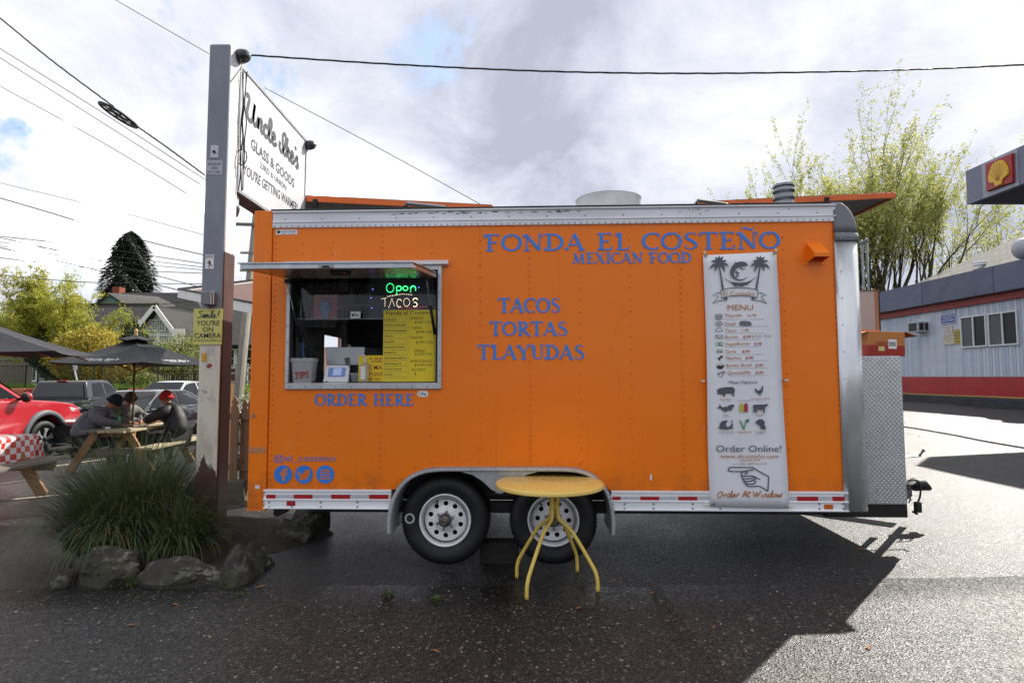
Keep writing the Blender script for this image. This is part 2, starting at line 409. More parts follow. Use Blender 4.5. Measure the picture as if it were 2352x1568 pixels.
# raised grass verge behind the parked cars, held by a low painted wall
GRASSG = pm('verge_soil_grass', (.075, .12, .022), .9, var=.45, scale=1.5, bump=.6, bscale=25)
VZ = .96; WALLY = 25.2
m = MB(); vx = axis(-160, 4, -30, 4, 1, 20); vy = axis(WALLY + .2, 200, WALLY + .2, 38, 1, 25)
m.v = [(x, y, VZ + .012 * (y - WALLY) + .05 * math.sin(x * .9) * math.sin(y * .7)) for y in vy for x in vx]; w = len(vx)
m.f = [(j * w + i, j * w + i + 1, (j + 1) * w + i + 1, (j + 1) * w + i) for j in range(len(vy) - 1) for i in range(w - 1)]; m.mi = [0] * len(m.f)
struct('grass_verge', m.build('grass_verge', GRASSG, smooth=True))
def vz(x, y): return VZ + .012 * (y - WALLY) + .05 * math.sin(x * .9) * math.sin(y * .7)
wr = thing('retaining_wall', 'low retaining wall painted patchy red and orange below the grass verge', 'wall', (0, WALLY, 0))
WM = [pm('wall_orange', '#b9694a', .8, var=.25, scale=1.2, bump=.3), pm('wall_red', '#9c3b36', .8, var=.3, scale=1.6, bump=.3), pm('wall_dark', '#4a2a24', .85, var=.3, scale=2, bump=.3)]
x = -44.0; k = 0
for L_, c in ((8, 2), (6.5, 1), (3.5, 2), (4.5, 0), (1.4, 1), (3.1, 2), (1, 1), (6, 0), (6, 1)):
    MB().box((x, 0, -.7), (x + L_ - .02, .25, VZ + .02 - (.06 if c == 2 else 0))).build('wall_section', WM[c], wr, bevel=.03); x += L_
def blades(name, spots, hgt, width, mat, seed, lean=.35, parent=None, seg=2):
    rb = random.Random(seed); m = MB()
    for x, y, z in spots:
        h = hgt * rb.uniform(.55, 1.25); a = rb.random() * 6.283; l = h * lean * rb.random(); w_ = width * rb.uniform(.6, 1.2)
        dx, dy = math.cos(a), math.sin(a); px_, py_ = -dy * w_, dx * w_
        m.add([(x - px_, y - py_, z), (x + px_, y + py_, z), (x + dx * l * .35 + px_ * .7, y + dy * l * .35 + py_ * .7, z + h * .6), (x + dx * l * .35 - px_ * .7, y + dy * l * .35 - py_ * .7, z + h * .6), (x + dx * l, y + dy * l, z + h)], [(0, 1, 2, 3), (3, 2, 4)])
    return m.build(name, mat, parent)
GR = leaf_mat('verge_grass', (.14, .22, .03), .4)
rs = random.Random(17)
sp = []
for k in range(9000):
    x = rs.uniform(-33, -5); y = WALLY + .3 + 3.2 * rs.random() ** 1.6
    sp.append((x, y, vz(x, y) - .02))
tag(blades('verge_grass', sp, .24, .012, GR, 4), 'rough green grass growing along the raised verge', 'grass', kind='stuff')
# ------------------------------------------------------------------ lettering
K_, T_ = .185, .085
def arcs(cx, cy, rx, ry, a0, a1, n=22, k=K_, t=T_):
    out = []
    for i in range(n + 1):
        a = R(a0 + (a1 - a0) * i / n); out.append((cx + rx * math.cos(a), cy + ry * math.sin(a), t + (k - t) * abs(math.cos(a)) ** 1.3))
    return out
def stem(x, y0=0, y1=1, k=K_): return [(x, y0, k), (x, y1, k)]
def bar_(x0, x1, y, t=T_): return [(x0, y, t), (x1, y, t)]
def hook(x, y, s=1): return [(x, y, T_ * .9), (x - .02 * s, y - .10, T_), (x + .05 * s, y - .15, T_ * .8), (x + .09 * s, y - .09, T_ * .7)]
SERIF = {
 'F': ([stem(.22, .03), bar_(-.02, .66, .965), hook(0, .96), [(.64, .98, .06), (.63, .80, .04)], bar_(.22, .52, .50), [(.52, .60, .05), (.51, .42, .05)], bar_(.06, .40, .03)], .72),
 'E': ([stem(.22, .03), bar_(.03, .66, .965), [(.65, .98, .06), (.64, .80, .04)], bar_(.22, .54, .52), [(.54, .62, .05), (.53, .43, .05)], bar_(.03, .68, .035), [(.66, .02, .06), (.69, .22, .05), (.60, .24, .05)]], .76),
 'L': ([stem(.24, .03), bar_(.06, .32, .965), hook(.08, .96), bar_(.06, .62, .035), [(.60, .02, .06), (.66, .24, .05)]], .70),
 'O': ([arcs(.45, .5, .40, .46, 95, 455), [(.45, .94, .05), (.40, .82, .05), (.47, .80, .05)]], .92),
 'C': ([arcs(.47, .5, .42, .46, 48, 305), [(.76, .86, .07), (.72, .70, .04)]], .80),
 'D': ([stem(.2, .03), arcs(.28, .5, .50, .465, -90, 90), bar_(.0, .32, .965), bar_(-.02, .32, .035), hook(.0, .2)], .86),
 'N': ([stem(.16, .03, .95, T_), [(.10, .97, K_), (.74, .04, K_)], stem(.74, .05, 1, T_), bar_(.02, .30, .035), [(.70, .97, .06), (.86, .96, .06), (.88, .82, .05), (.80, .80, .05)], hook(.02, .98)], .92),
 'A': ([[(.08, .03, T_), (.44, .98, T_)], [(.42, .98, K_), (.76, .03, K_)], bar_(.20, .60, .33), bar_(.60, .90, .03), hook(.02, .18)], .88),
 'S': ([[(.56, .80, .05), (.50, .93, .06), (.34, .965, .07), (.16, .88, .13), (.13, .72, .16), (.26, .58, .17), (.44, .46, .17), (.56, .32, .16), (.52, .14, .13), (.34, .035, .07), (.16, .06, .06), (.08, .18, .07), (.16, .27, .05)]], .66),
 'T': ([stem(.40, .03), bar_(.02, .78, .965), hook(.03, .96), [(.77, .98, .06), (.80, .80, .05), (.73, .80, .05)], bar_(.24, .56, .03)], .80),
 'M': ([[(.14, .03, T_), (.24, .96, T_)], [(.22, .97, K_), (.52, .04, K_)], [(.52, .04, T_), (.84, .97, T_)], [(.84, .97, K_), (.92, .03, K_)], bar_(.02, .26, .03), bar_(.78, 1.06, .03), hook(.04, .18)], 1.12),
 'X': ([[(.10, .97, K_), (.70, .03, K_)], [(.70, .97, T_), (.10, .03, T_)], bar_(.0, .26, .97), bar_(.56, .82, .03), hook(.02, .18)], .84),
 'I': ([stem(.20, .03), bar_(.04, .36, .965), bar_(.04, .36, .035)], .40),
 'R': ([stem(.2, .03), bar_(.02, .34, .965), arcs(.28, .73, .34, .235, -90, 90, 14), [(.34, .50, K_), (.74, .04, K_)], bar_(.04, .36, .03), bar_(.68, .90, .03)], .84),
 'Y': ([[(.10, .96, K_), (.40, .46, K_)], [(.74, .97, T_), (.42, .46, T_)], stem(.40, .03, .48), bar_(.24, .56, .03), hook(0, .98), bar_(.62, .84, .97)], .82),
 'U': ([[(.18, .96, K_), (.18, .36, K_), (.24, .14, .13), (.42, .04, .08), (.62, .14, .07), (.68, .36, T_), (.68, .97, T_)], hook(.02, .99), bar_(.58, .80, .965)], .84),
 'H': ([stem(.2, .03), stem(.74, .03), bar_(.2, .74, .52), bar_(.04, .36, .965), bar_(.04, .36, .035), bar_(.58, .9, .965), bar_(.58, .9, .035)], .94),
}
SERIF['Ñ'] = (SERIF['N'][0] + [[(.20, 1.12, .06), (.32, 1.24, .09), (.48, 1.17, .10), (.64, 1.12, .09), (.74, 1.25, .05)]], .92)
def serif_word(o, word, ux, uy, un, w, h, gap=.06, space=.42):
    tot = sum(SERIF[c][1] if c != ' ' else space for c in word) + gap * (len(word) - 1); sx = w / tot; x = 0
    ux, uy, un = Vector(ux), Vector(uy), Vector(un)
    for c in word:
        if c == ' ': x += space + gap; continue
        m = MB()
        for i, st in enumerate(SERIF[c][0]):
            pts = [((p[0] + x) * sx / h, p[1], p[2]) for p in st]
            m.stroke([(p[0] * h, p[1] * h, p[2] * h) for p in pts], o, ux, uy, un, smooth=3 if len(pts) > 3 and len(pts) < 18 else 0)
        m.build('letter', BLUE, trailer); x += SERIF[c][1] + gap

# ------------------------------------------------------------------ trailer frame of reference
TM = TR((0, 4.45, 0)) @ RZ(-2.0) @ RY(-.16)
TI = TM.inverted()
def fl(px, py, v=0.0):
    """pixel to trailer coordinates on the plane v behind the painted side"""
    o = TI @ CAM; d = TI.to_3x3() @ ray(px, py); p = o + d * ((v - o.y) / d.y); return p
def fx(px, py=800, v=0.0): return fl(px, py, v).x
def fzz(px, py, v=0.0): return fl(px, py, v).z
trailer = thing('food_trailer', 'orange box trailer turned taco kitchen with blue lettering and open serving window', 'food trailer', M=TM)

def painted(name, col):
    t = NT(name)
    c = t.tc(); base = t.mix(t.ramp(t.noise(1.1, 6, .6), [(.3, 0), (.75, .35)]), srgb(col), tuple(min(1, q * 1.12 + .012) for q in srgb(col)))
    scuff = t.ramp(t.noise(3.2, 9, .72, t.map((1, 1, .55))), [(.64, 0), (.72, .30)])
    base = t.mix(scuff, base, (.72, .30, .10))
    scr = t.ramp(t.noise(26, 2, .5, t.map((1, 1, .16))), [(.77, 0), (.79, .5)])
    base = t.mix(scr, base, (.75, .55, .38))
    dirt = t.ramp(t.noise(.9, 8, .75, t.map((1.6, 1, .5), loc=(4, 0, 2))), [(.60, 0), (.74, .28)])
    base = t.mix(dirt, base, (.25, .085, .02))
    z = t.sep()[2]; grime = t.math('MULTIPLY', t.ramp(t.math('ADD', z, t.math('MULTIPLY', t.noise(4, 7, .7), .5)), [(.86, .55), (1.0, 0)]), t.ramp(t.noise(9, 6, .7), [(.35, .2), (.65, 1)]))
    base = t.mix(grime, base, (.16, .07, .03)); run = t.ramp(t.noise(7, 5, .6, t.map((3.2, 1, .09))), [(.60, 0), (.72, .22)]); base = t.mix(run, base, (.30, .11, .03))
    t.set(Base_Color=base, Roughness=t.ramp(t.noise(5, 5), [(.3, .24), (.7, .46)]))
    t.set(Normal=t.bump(t.noise(1.6, 3), .22, .03)); t.b.inputs['Coat Weight'].default_value = .03; t.b.inputs['Specular IOR Level'].default_value = .3
    return t.m
ORANGE = painted('orange_paint', '#f27a0c')
ALU = pm('brushed_aluminium', '#c3c6cb', .42, .55, var=.10, scale=6, stretch=(1, 1, 14), rvar=.12)
ALUW = pm('white_aluminium', '#c9cacf', .38, .25, var=.10, scale=3.5, stretch=(.3, 1, 6), rvar=.1)
BLACK = pm('black_rubber', '#141416', .62, var=.3, scale=12, bump=.15)
BLKM = pm('black_frame_steel', '#101011', .55, .2, var=.35, scale=8, bump=.2)
BLUE = pm('blue_vinyl', '#2b80dc', .42, var=.10, scale=9)
SREW = pm('screw_steel', '#8d8f92', .35, .8, var=.2, scale=30)
DKG = pm('grey_plastic_cap', '#75777f', .5, var=.1, scale=6, bump=.08)
def tin(name, col, r=.35): return pm(name, col, r, .85, var=.18, scale=5, bump=.05)

TOP_L, TOP_R = fl(627, 487), fl(1905, 472)
ztop = (TOP_L.z + TOP_R.z) / 2; zrail = (fzz(627, 524) + fzz(1920, 510)) / 2
zpan = (fzz(620, 1122) + fzz(1930, 1128)) / 2; zsk = (fzz(612, 1165) + fzz(1938, 1172)) / 2
xL0, xL1 = fx(578), fx(621); xR1 = fx(1929); xR2 = fx(1992, 900)
DEP = 2.32
ARCH = [fl(*p) for p in ((892, 1222), (892, 1192), (899, 1150), (916, 1115), (940, 1091), (970, 1077), (1005, 1071), (1060, 1070), (1150, 1070), (1240, 1070), (1305, 1071), (1340, 1077), (1370, 1092), (1393, 1118), (1406, 1150), (1412, 1190), (1412, 1224))]
ARCH = [Vector(p) for p in crom([(p.x, p.z, 0) for p in ARCH], 4)]
def arch_top(x):
    best = None
    for a, b in zip(ARCH, ARCH[1:]):
        if min(a.x, b.x) <= x <= max(a.x, b.x) and abs(b.x - a.x) > 1e-6:
            z = a.y + (b.y - a.y) * (x - a.x) / (b.x - a.x); best = z if best is None else max(best, z)
    return best
wx0, wx1 = fx(667, 760), fx(1006, 760); wz0, wz1 = fzz(830, 879), fzz(830, 622)
# painted side panels: each a sheet with its own seam, cut out round the window and the wheels
seams = [xL1, fx(872), fx(1215), fx(1563), xR1]
for a, b in zip(seams, seams[1:]):
    a += .0025; b -= .0025; m = MB(); cuts = sorted({a, b} | {c for c in (wx0, wx1) if a < c < b} | {a + (b - a) * i / 44 for i in range(45)})
    for p, q in zip(cuts, cuts[1:]):
        mid = (p + q) / 2
        zb = [max(zpan, (arch_top(t) or 0)) for t in (p, q)]
        spans = [(zb, (zrail, zrail))]
        if wx0 < mid < wx1: spans = [(zb, (wz0, wz0)), ((wz1, wz1), (zrail, zrail))]
        for lo, hi in spans: m.quad((p, 0, lo[0]), (q, 0, lo[1]), (q, 0, hi[1]), (p, 0, hi[0]))
    ob = m.build('side_panel', ORANGE, trailer); sd = ob.modifiers.new('thick', 'SOLIDIFY'); sd.thickness = .02; sd.offset = -1
    wl = ob.modifiers.new('w', 'WELD'); ob.modifiers.move(1, 0)
for c in seams[1:-1]: MB().box((c - .02, .0055, max(zpan, (arch_top(c) or 0)) + .01), (c + .02, .0085, zrail)) if False else MB().box((c - .0024, .0012, (wz1 if c < wx1 else max(zpan, (arch_top(c) or 0)))), (c + .0024, .018, zrail)).build('seam_filler', ORANGE, trailer)
for c in seams[1:2]: MB().box((c - .0024, .0012, zpan), (c + .0024, .018, wz0)).build('seam_filler', ORANGE, trailer)
# rear corner post with its rivet line
m = MB(); m.box((xL0, -.012, zsk - .005), (xL1 - .004, .09, ztop + .012)); m.build('corner_post', ORANGE, trailer, bevel=.006)
FOIL = tin('quilted_foil', '#9a9da0', .28)
for lo, hi in (((.09, zsk), (1.45, ztop)), ((1.98, zsk), (DEP, ztop)), ((1.45, zsk), (1.98, .80)), ((1.45, 1.95), (1.98, ztop))):
    MB().box((xL0 + .01, lo[0], lo[1]), (xL0 + .03, hi[0], hi[1])).build('rear_wall', ORANGE, trailer)
    MB().box((xL0 + .032, lo[0], lo[1]), (xL0 + .05, hi[0], hi[1])).build('rear_lining', pm('quilted_lining', '#d0d2d4', .3, .35, var=.25, scale=4, bump=.8, bscale=9), trailer)
MB().box((xL0, -.02, zsk - .02), (xL1 - .002, .12, zsk - .005)).build('corner_foot', pm('orange_edge', '#d8701c', .4), trailer)
# worn label patches and stickers on the corner post
MB().box((fx(574, 1033), -.0145, fzz(590, 1040)), (fx(612, 1033), -.0125, fzz(590, 1026))).build('faded_patch', pm('faded_tape', '#c07e55', .6, var=.2, scale=30), trailer)
MB().box((fx(588, 1117), -.015, fzz(590, 1121)), (fx(598, 1117), -.0125, fzz(590, 1113))).build('sticker', pm('sticker_white', '#dcdde0', .4, var=.04), trailer)
MB().box((fx(581, 955), -.016, fzz(583, 959)), (fx(586.5, 955), -.0125, fzz(583, 950))).build('reflector_patch', tin('patch_tin', '#7f858c'), trailer)
# roof, floor, far side with its serving opening, front wall
WHITE_IN = pm('interior_white_panel', '#a8aaa8', .5, var=.1, scale=4)
MB().box((xL0 + .01, .005, ztop - .03), (xR2 - .12, DEP, ztop)).build('roof', pm('roof_sheet', '#8d8f93', .5, .3, var=.2, scale=2), trailer)
MB().box((xL0 + .06, .07, ztop - .06), (xR2 - .14, DEP - .06, ztop - .034)).build('ceiling', WHITE_IN, trailer)
MB().box((xL0 + .05, .38, zsk + .02), (xR2 - .13, DEP, zsk + .08)).build('floor', pm('floor_ply', '#4c4640', .7), trailer)
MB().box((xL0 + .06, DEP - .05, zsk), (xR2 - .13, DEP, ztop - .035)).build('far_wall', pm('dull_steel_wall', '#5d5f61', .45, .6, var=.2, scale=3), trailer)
MB().box((xR2 - .13, .10, zsk), (xR2 - .06, DEP - .1, ztop - .03)).build('front_wall', ALU, trailer)
# top rail: extruded aluminium with a lip
yr = [(-.004, zrail), (-.014, zrail + .002), (-.014, zrail + .038), (-.020, zrail + .042), (-.020, zrail + .048), (-.010, zrail + .052), (-.010, ztop - .012), (-.026, ztop - .008), (-.026, ztop + .004), (.03, ztop + .010), (.03, zrail)]
RAILM = pm('rail_weathered', '#dcdde2', .42, .1, var=.16, scale=2.2, stretch=(.5, 1, 7), rvar=.12)
MB().prism([(p[0], p[1]) for p in yr], fx(1918, 500) - xL1, (xL1, 0, 0), (0, 1, 0), (0, 0, 1), (1, 0, 0)).build('top_rail', RAILM, trailer)
MB().box((xL1 - .01, -.030, ztop + .0105), (fx(1905, 480), .30, ztop + .016)).build('roof_edge', pm('roof_edge_sealant', '#4d4b47', .8, var=.4, scale=9, bump=.4), trailer)
# crusted sealant marks on the rail
m = MB(); rk = random.Random(2)
for x0, x1 in ((900, 1330), (1000, 1150), (1560, 1630), (1810, 1830), (1280, 1300)):
    x = x0
    while x < x1:
        l = rk.uniform(2, 14); z = fzz(x, 492 - (x - 900) * .0118 + rk.uniform(-2, 2)); m.box((fx(x, 495), -.0135, z), (fx(x + l, 495), -.0105, z + rk.uniform(.002, .006))); x += l + rk.uniform(2, 24)
m.build('sealant_crust', pm('sealant_dark', '#4a4745', .8), trailer)['kind'] = 'stuff'
# skirt rail either side of the wheels with reflective tape
SKM = pm('skirt_aluminium', '#eceef2', .4, 0, var=.08, scale=3, stretch=(.4, 1, 5))
def skirt(x0, x1):
    y = [(-.004, zpan - .001), (-.020, zpan - .004), (-.020, zpan - .016), (-.012, zpan - .020), (-.012, zpan - .070), (-.022, zpan - .074), (-.022, zpan - .082), (-.012, zpan - .086), (-.012, zsk + .006), (-.024, zsk + .004), (-.024, zsk - .004), (.03, zsk - .004), (.03, zpan - .001)]
    return MB().prism(y, x1 - x0, (x0, 0, 0), (0, 1, 0), (0, 0, 1), (1, 0, 0)).build('skirt_rail', SKM, trailer)
skirt(xL1 - .02, fx(899, 1140)); skirt(fx(1404, 1140), xR1 + .012)
REDT = pm('red_reflective_tape', '#a3121a', .35, var=.1, scale=40); SILT = pm('silver_reflective_tape', '#c2c4cb', .3, .2, var=.12, scale=60)
def tape(p0, p1, y0, y1, mat, nm='reflective_tape'):
    a, b = fl(p0, y1), fl(p1, y0); MB().box((a.x, -.0142, a.z), (b.x, -.0128, b.z)).build(nm, mat, trailer)
for x0, x1 in ((613, 635), (676, 719.5), (762, 805.5), (849, 893)): tape(x0, x1, 1134.5, 1145.5, REDT)
for x0, x1 in ((635.5, 675.5), (720, 761.5), (806, 848.5), (893.5, 899)): tape(x0, x1, 1135, 1145.5, SILT)
for x0, x1 in ((1406, 1425), (1470, 1513), (1557, 1600), (1829, 1877), (1910, 1937)): tape(x0, x1, 1139, 1150, REDT)
for x0, x1 in ((1425.5, 1469.5), (1513.5, 1556.5), (1600.5, 1828.5), (1877.5, 1909.5)): tape(x0, x1, 1139.3, 1150, SILT)
tape(660, 680, 1149, 1160, REDT, 'marker_reflector'); tape(1891, 1911, 1157, 1168, pm('amber_reflector', '#c4600f', .3), 'marker_reflector')
# grey plastic corner cap and brushed rounded corner at the front
cx = fx(1920, 700); rcor = xR2 - cx; n = 10; ra = .085
arcp = [(cx, -.014), (xR2 - ra - .06, -.014), (xR2 - ra, -.014)] + [(xR2 - ra + ra * math.sin(R(90 * i / n)), -.014 + ra * (1 - math.cos(R(90 * i / n)))) for i in range(1, n + 1)] + [(xR2, DEP)]
def corner(name, z0, z1, mat, grow=0.0, dome=0):
    m = MB(); K = 6 if dome else 1; vs_ = []
    for k in range(K + 1):
        t = k / K; z = z0 + (z1 - z0) * (math.sin(t * math.pi / 2) if dome else t); inset = dome * (1 - math.cos(t * math.pi / 2)) if dome else 0
        for x, y in arcp: 
            f = max(0, x - cx) / rcor; vs_.append((x + grow * f - inset * f, y - grow * (1 - f * .9) + inset * .15 * (1 - f), z))
    w = len(arcp); m.add(vs_, [(k * w + i, k * w + i + 1, (k + 1) * w + i + 1, (k + 1) * w + i) for k in range(K) for i in range(w - 1)])
    ob = m.build(name, mat, trailer, smooth=True); sd = ob.modifiers.new('t', 'SOLIDIFY'); sd.thickness = .012; sd.offset = -1; return ob
zc0 = fzz(1940, 555); zc1 = fzz(1940, 535)
corner('front_corner', zsk - .006, zc0, pm('corner_aluminium', '#d6d9dd', .30, .6, var=.10, scale=3, stretch=(1, 1, .4), bump=.10, bscale=70))
corner('corner_cap', zc0 + .001, zc1, DKG, .010); corner('corner_cap', zc1 + .001, ztop + .022, DKG, .004, dome=.16)
MB().text('MORGAN', fl(1930, 551, -.03) + Vector((0, 0, 0)), (1, 0, 0), (0, 0, 1), fx(1962, 540) - fx(1930, 540), .035, .01).build('embossed_name', pm('grey_emboss', '#8b8d95', .5), trailer)
amb = MB().sphere((xR2 - .02, .16, fzz(1965, 524)), (.035, .05, .045), 10, 6); amb.build('marker_lamp', pm('amber_lens', '#c9702a', .25, coat=.5), trailer, smooth=True)
MB().box((xR2 - .05, .09, fzz(1965, 524) - .055), (xR2 + .004, .23, fzz(1965, 524) + .055)).build('lamp_bracket', DKG, trailer, bevel=.015)
# rivets
m = MB()
def rivet(x, z, r=.0075, v=0.0):
    vs_ = [(x + r * math.cos(a * math.pi / 3), v - .0012, z + r * math.sin(a * math.pi / 3)) for a in range(6)] + [(x + .6 * r * math.cos(a * math.pi / 3), v - .006, z + .6 * r * math.sin(a * math.pi / 3)) for a in range(6)]
    m.add(vs_, [(i, i + 6, (i + 1) % 6 + 6, (i + 1) % 6) for i in range(6)] + [tuple(range(11, 5, -1))])
def col_of(px, pitch, v=0.0):
    z = zpan + .03
    while z < zrail - .02:
        x = fx(px)
        if not (wx0 - .05 < x < wx1 + .05 and wz0 - .04 < z < wz1 + .05) and not ((arch_top(x) or 0) + .03 > z): rivet(x, z, v=v)
        z += pitch
for px in (628, 876, 1218, 1567, 1922): col_of(px, .048)
for px in (690, 760, 990, 1103, 1333, 1449, 1685, 1805): col_of(px, .096)
x = xL1 + .02
while x < xR1:
    if not ((arch_top(x) or 0) + .03 > zpan + .012): rivet(x, zpan + .012)
    x += .048
for a, b in zip(ARCH[8::5], ARCH[13::5]): rivet(a.x, a.y + .035)
z = zsk + .05
while z < ztop - .05: rivet(xL1 - .035, z, .006, -.012); z += .22
m.build('side_rivets', pm('rivet_orange', '#e87410', .35, var=.2, scale=8), trailer)['kind'] = 'stuff'
m = MB(); x = xL1 + .02
while x < fx(1915, 500): rivet(x, zrail + .012, .0062, -.014); x += .048
x = xL1 + .1
while x < fx(1915, 500): rivet(x, zrail + .072, .006, -.010); x += .30
for px in (620, 672, 738, 822, 1500, 1653, 1880, 1935, 1434, 1590):
    for py in (1152, 1163): q = fl(px, py + (4 if px > 1300 else 0)); rivet(q.x, q.z, .0085, -.012)
for py in range(560, 1170, 62): q = fl(1928 + (py - 560) * .03, py); rivet(q.x, q.z, .005, -.014)
m.build('rail_bolts', SREW, trailer)['kind'] = 'stuff'
# ------------------------------------------------------------------ painted words on the side
V1 = -.0045
def word(w, p0, p1, yt0, yb0, rise=0.0):
    a, b = fl(p0, yb0, V1), fl(p1, yb0 + rise, V1); top = fl(p0, yt0, V1); d = (b - a)
    serif_word(a, w, d.normalized(), (0, 0, 1), (0, -1, 0), d.length, top.z - a.z)
word('FONDA EL COSTEÑO', 1113, 1793, 538, 577, -6); word('MEXICAN FOOD', 1315, 1588, 580, 605, -1.5)
word('TACOS', 1145, 1287, 684, 718, 0); word('TORTAS', 1125, 1304, 738, 771, 0); word('TLAYUDAS', 1097, 1343, 791, 825, .5); word('ORDER HERE', 723, 951, 904, 931, .3)
a, b = fl(628, 1058.5, V1), fl(770, 1059, V1); m = MB(); m.text('@el_costeno', a, (1, 0, 0), (0, 0, 1), b.x - a.x, .052); m.build('lettering', pm('blue_vinyl_old', '#5a7fc0', .45), trailer)
def disc(px, py, rpx, v, n=28): 
    c = fl(px, py, v); r = fx(px + rpx, py, v) - fx(px - 0, py, v); return [(c.x + r * math.cos(i * 2 * math.pi / n), c.z + r * math.sin(i * 2 * math.pi / n)) for i in range(n)]
def fpoly(m, pts, v, zz=0):
    q = [fl(px, py, v) for px, py in pts]; m.add(q, [tuple(range(len(q)))]); return m
ORV = pm('orange_vinyl', '#d9701d', .42)
def icon(px, polys):
    rn = thing.__name__
    m = MB(); m.flat(disc(px, 1089, 20.6, V1), (0, V1, 0)); ob = m.build('social_icon', BLUE, trailer)
    m = MB()
    for p in polys: fpoly(m, p, V1 - .001)
    m.build('emblem', ORV, ob)
icon(650, [[(648, 1104), (648, 1091), (643, 1091), (643, 1085), (648, 1085), (648, 1081), (650, 1077), (655, 1075), (660, 1075), (660, 1081), (656, 1081), (654, 1083), (654, 1085), (660, 1085), (659, 1091), (654, 1091), (654, 1104)]])
icon(698, [[(685, 1081), (690, 1086), (698, 1088), (699, 1082), (703, 1078), (709, 1079), (714, 1078), (711, 1082), (711, 1090), (706, 1098), (698, 1102), (690, 1102), (684, 1099), (691, 1097), (686, 1092), (689, 1091), (685, 1087)]])
def ringpts(cx, cy, r0, r1, n=20):
    return [(cx + r0 * math.cos(2 * math.pi * i / n), cy + r0 * math.sin(2 * math.pi * i / n)) for i in range(n + 1)] + [(cx + r1 * math.cos(2 * math.pi * i / n), cy + r1 * math.sin(2 * math.pi * i / n)) for i in range(n, -1, -1)]
icon(747, [[(736, 1080), (738, 1078), (756, 1078), (758, 1080), (758, 1082), (736, 1082)], [(736, 1084.5), (741, 1084.5), (741, 1086.5), (738.5, 1086.5), (738.5, 1098), (755.5, 1098), (755.5, 1086.5), (753, 1086.5), (753, 1084.5), (758, 1084.5), (758, 1099), (756, 1101), (738, 1101), (736, 1099)], ringpts(747, 1090, 3, 5.5)])
WHT = pm('white_vinyl', '#e4e5e8', .35, var=.03)
def rrect(px0, py0, px1, py1, v, r=.5, n=6):
    a, b = fl(px0, py1, v), fl(px1, py0, v); w, h = b.x - a.x, b.z - a.z; q = r * min(w, h); out = []
    for cx, cz, s0 in ((b.x - q, b.z - q, 0), (a.x + q, b.z - q, 90), (a.x + q, a.z + q, 180), (b.x - q, a.z + q, 270)):
        for i in range(n + 1): t = R(s0 + 90 * i / n); out.append((cx + q * math.cos(t), cz + q * math.sin(t)))
    return out
INK = pm('black_ink', '#1d1d20', .5, var=.05)
st = MB().flat(rrect(958, 897, 984, 911, -.003), (0, -.003, 0)).build('pay_sticker', WHT, trailer)
a = fl(969, 907, -.0042); MB().text('Pay', a, (1, 0, 0), (0, 0, 1), fx(980) - fx(969), .022, .01).build('print', INK, st)
m = MB(); q = fl(964.5, 904, -.0042)
for cc, (a0, a1) in enumerate(((40, 130), (130, 220), (220, 310), (310, 372))):
    m.cur = cc; pts = [(q.x + rr * math.cos(R(a0 + (a1 - a0) * i / 6)), q.z + rr * math.sin(R(a0 + (a1 - a0) * i / 6))) for rr, seq in ((.012, range(7)), (.0075, range(6, -1, -1))) for i in seq]; m.flat(pts, (0, -.0042, 0))
m.build('print', [pm('ink_red', '#d23c30', .5), pm('ink_yellow', '#e0a818', .5), pm('ink_green', '#2f9a4c', .5), pm('ink_blue', '#3a6fd6', .5)], st)
st = MB().flat(rrect(634, 527, 683, 539, -.003, .1), (0, -.003, 0)).build('maker_sticker', WHT, trailer)
m = MB(); m.text('QUALITYTRAILERS', fl(646, 533, -.0042), (1, 0, 0), (0, 0, 1), fx(681) - fx(646), .012); m.text('BUILT TO LAST', fl(648, 537.5, -.0042), (1, 0, 0), (0, 0, 1), fx(679) - fx(648), .009); m.flat([(fl(640, 533, -.0042).x + .014 * math.cos(i * .5236), fl(640, 533).z + .014 * math.sin(i * .5236)) for i in range(12)], (0, -.0042, 0)); m.build('print', INK, st)
MB().flat(rrect(1493, 1089, 1497, 1102, -.003, .1), (0, -.003, 0)).build('tape_scrap', WHT, trailer)
# exhaust hood and small fittings
vh = [fl(1846, 557, -.006), fl(1902, 608, -.006)]
hood = MB(); hood.box((vh[0].x, -.006, vh[1].z + .0), (vh[1].x - .03, 0.0, vh[0].z)); hood.build('hood_plate', ORANGE, trailer)
x0, x1, z0, z1 = vh[0].x + .02, vh[1].x - .045, vh[1].z + .02, vh[0].z - .005; m = MB()
m.add([(x0, -.006, z1), (x1, -.006, z1), (x1, -.13, z0 + .05), (x0, -.13, z0 + .05), (x0, -.006, z0), (x1, -.006, z0), (x1, -.13, z0 + .02), (x0, -.13, z0 + .02)], [(0, 3, 2, 1), (3, 7, 6, 2), (0, 4, 7, 3), (1, 2, 6, 5)])
ob = m.build('exhaust_hood', ORANGE, trailer); sd = ob.modifiers.new('t', 'SOLIDIFY'); sd.thickness = .004
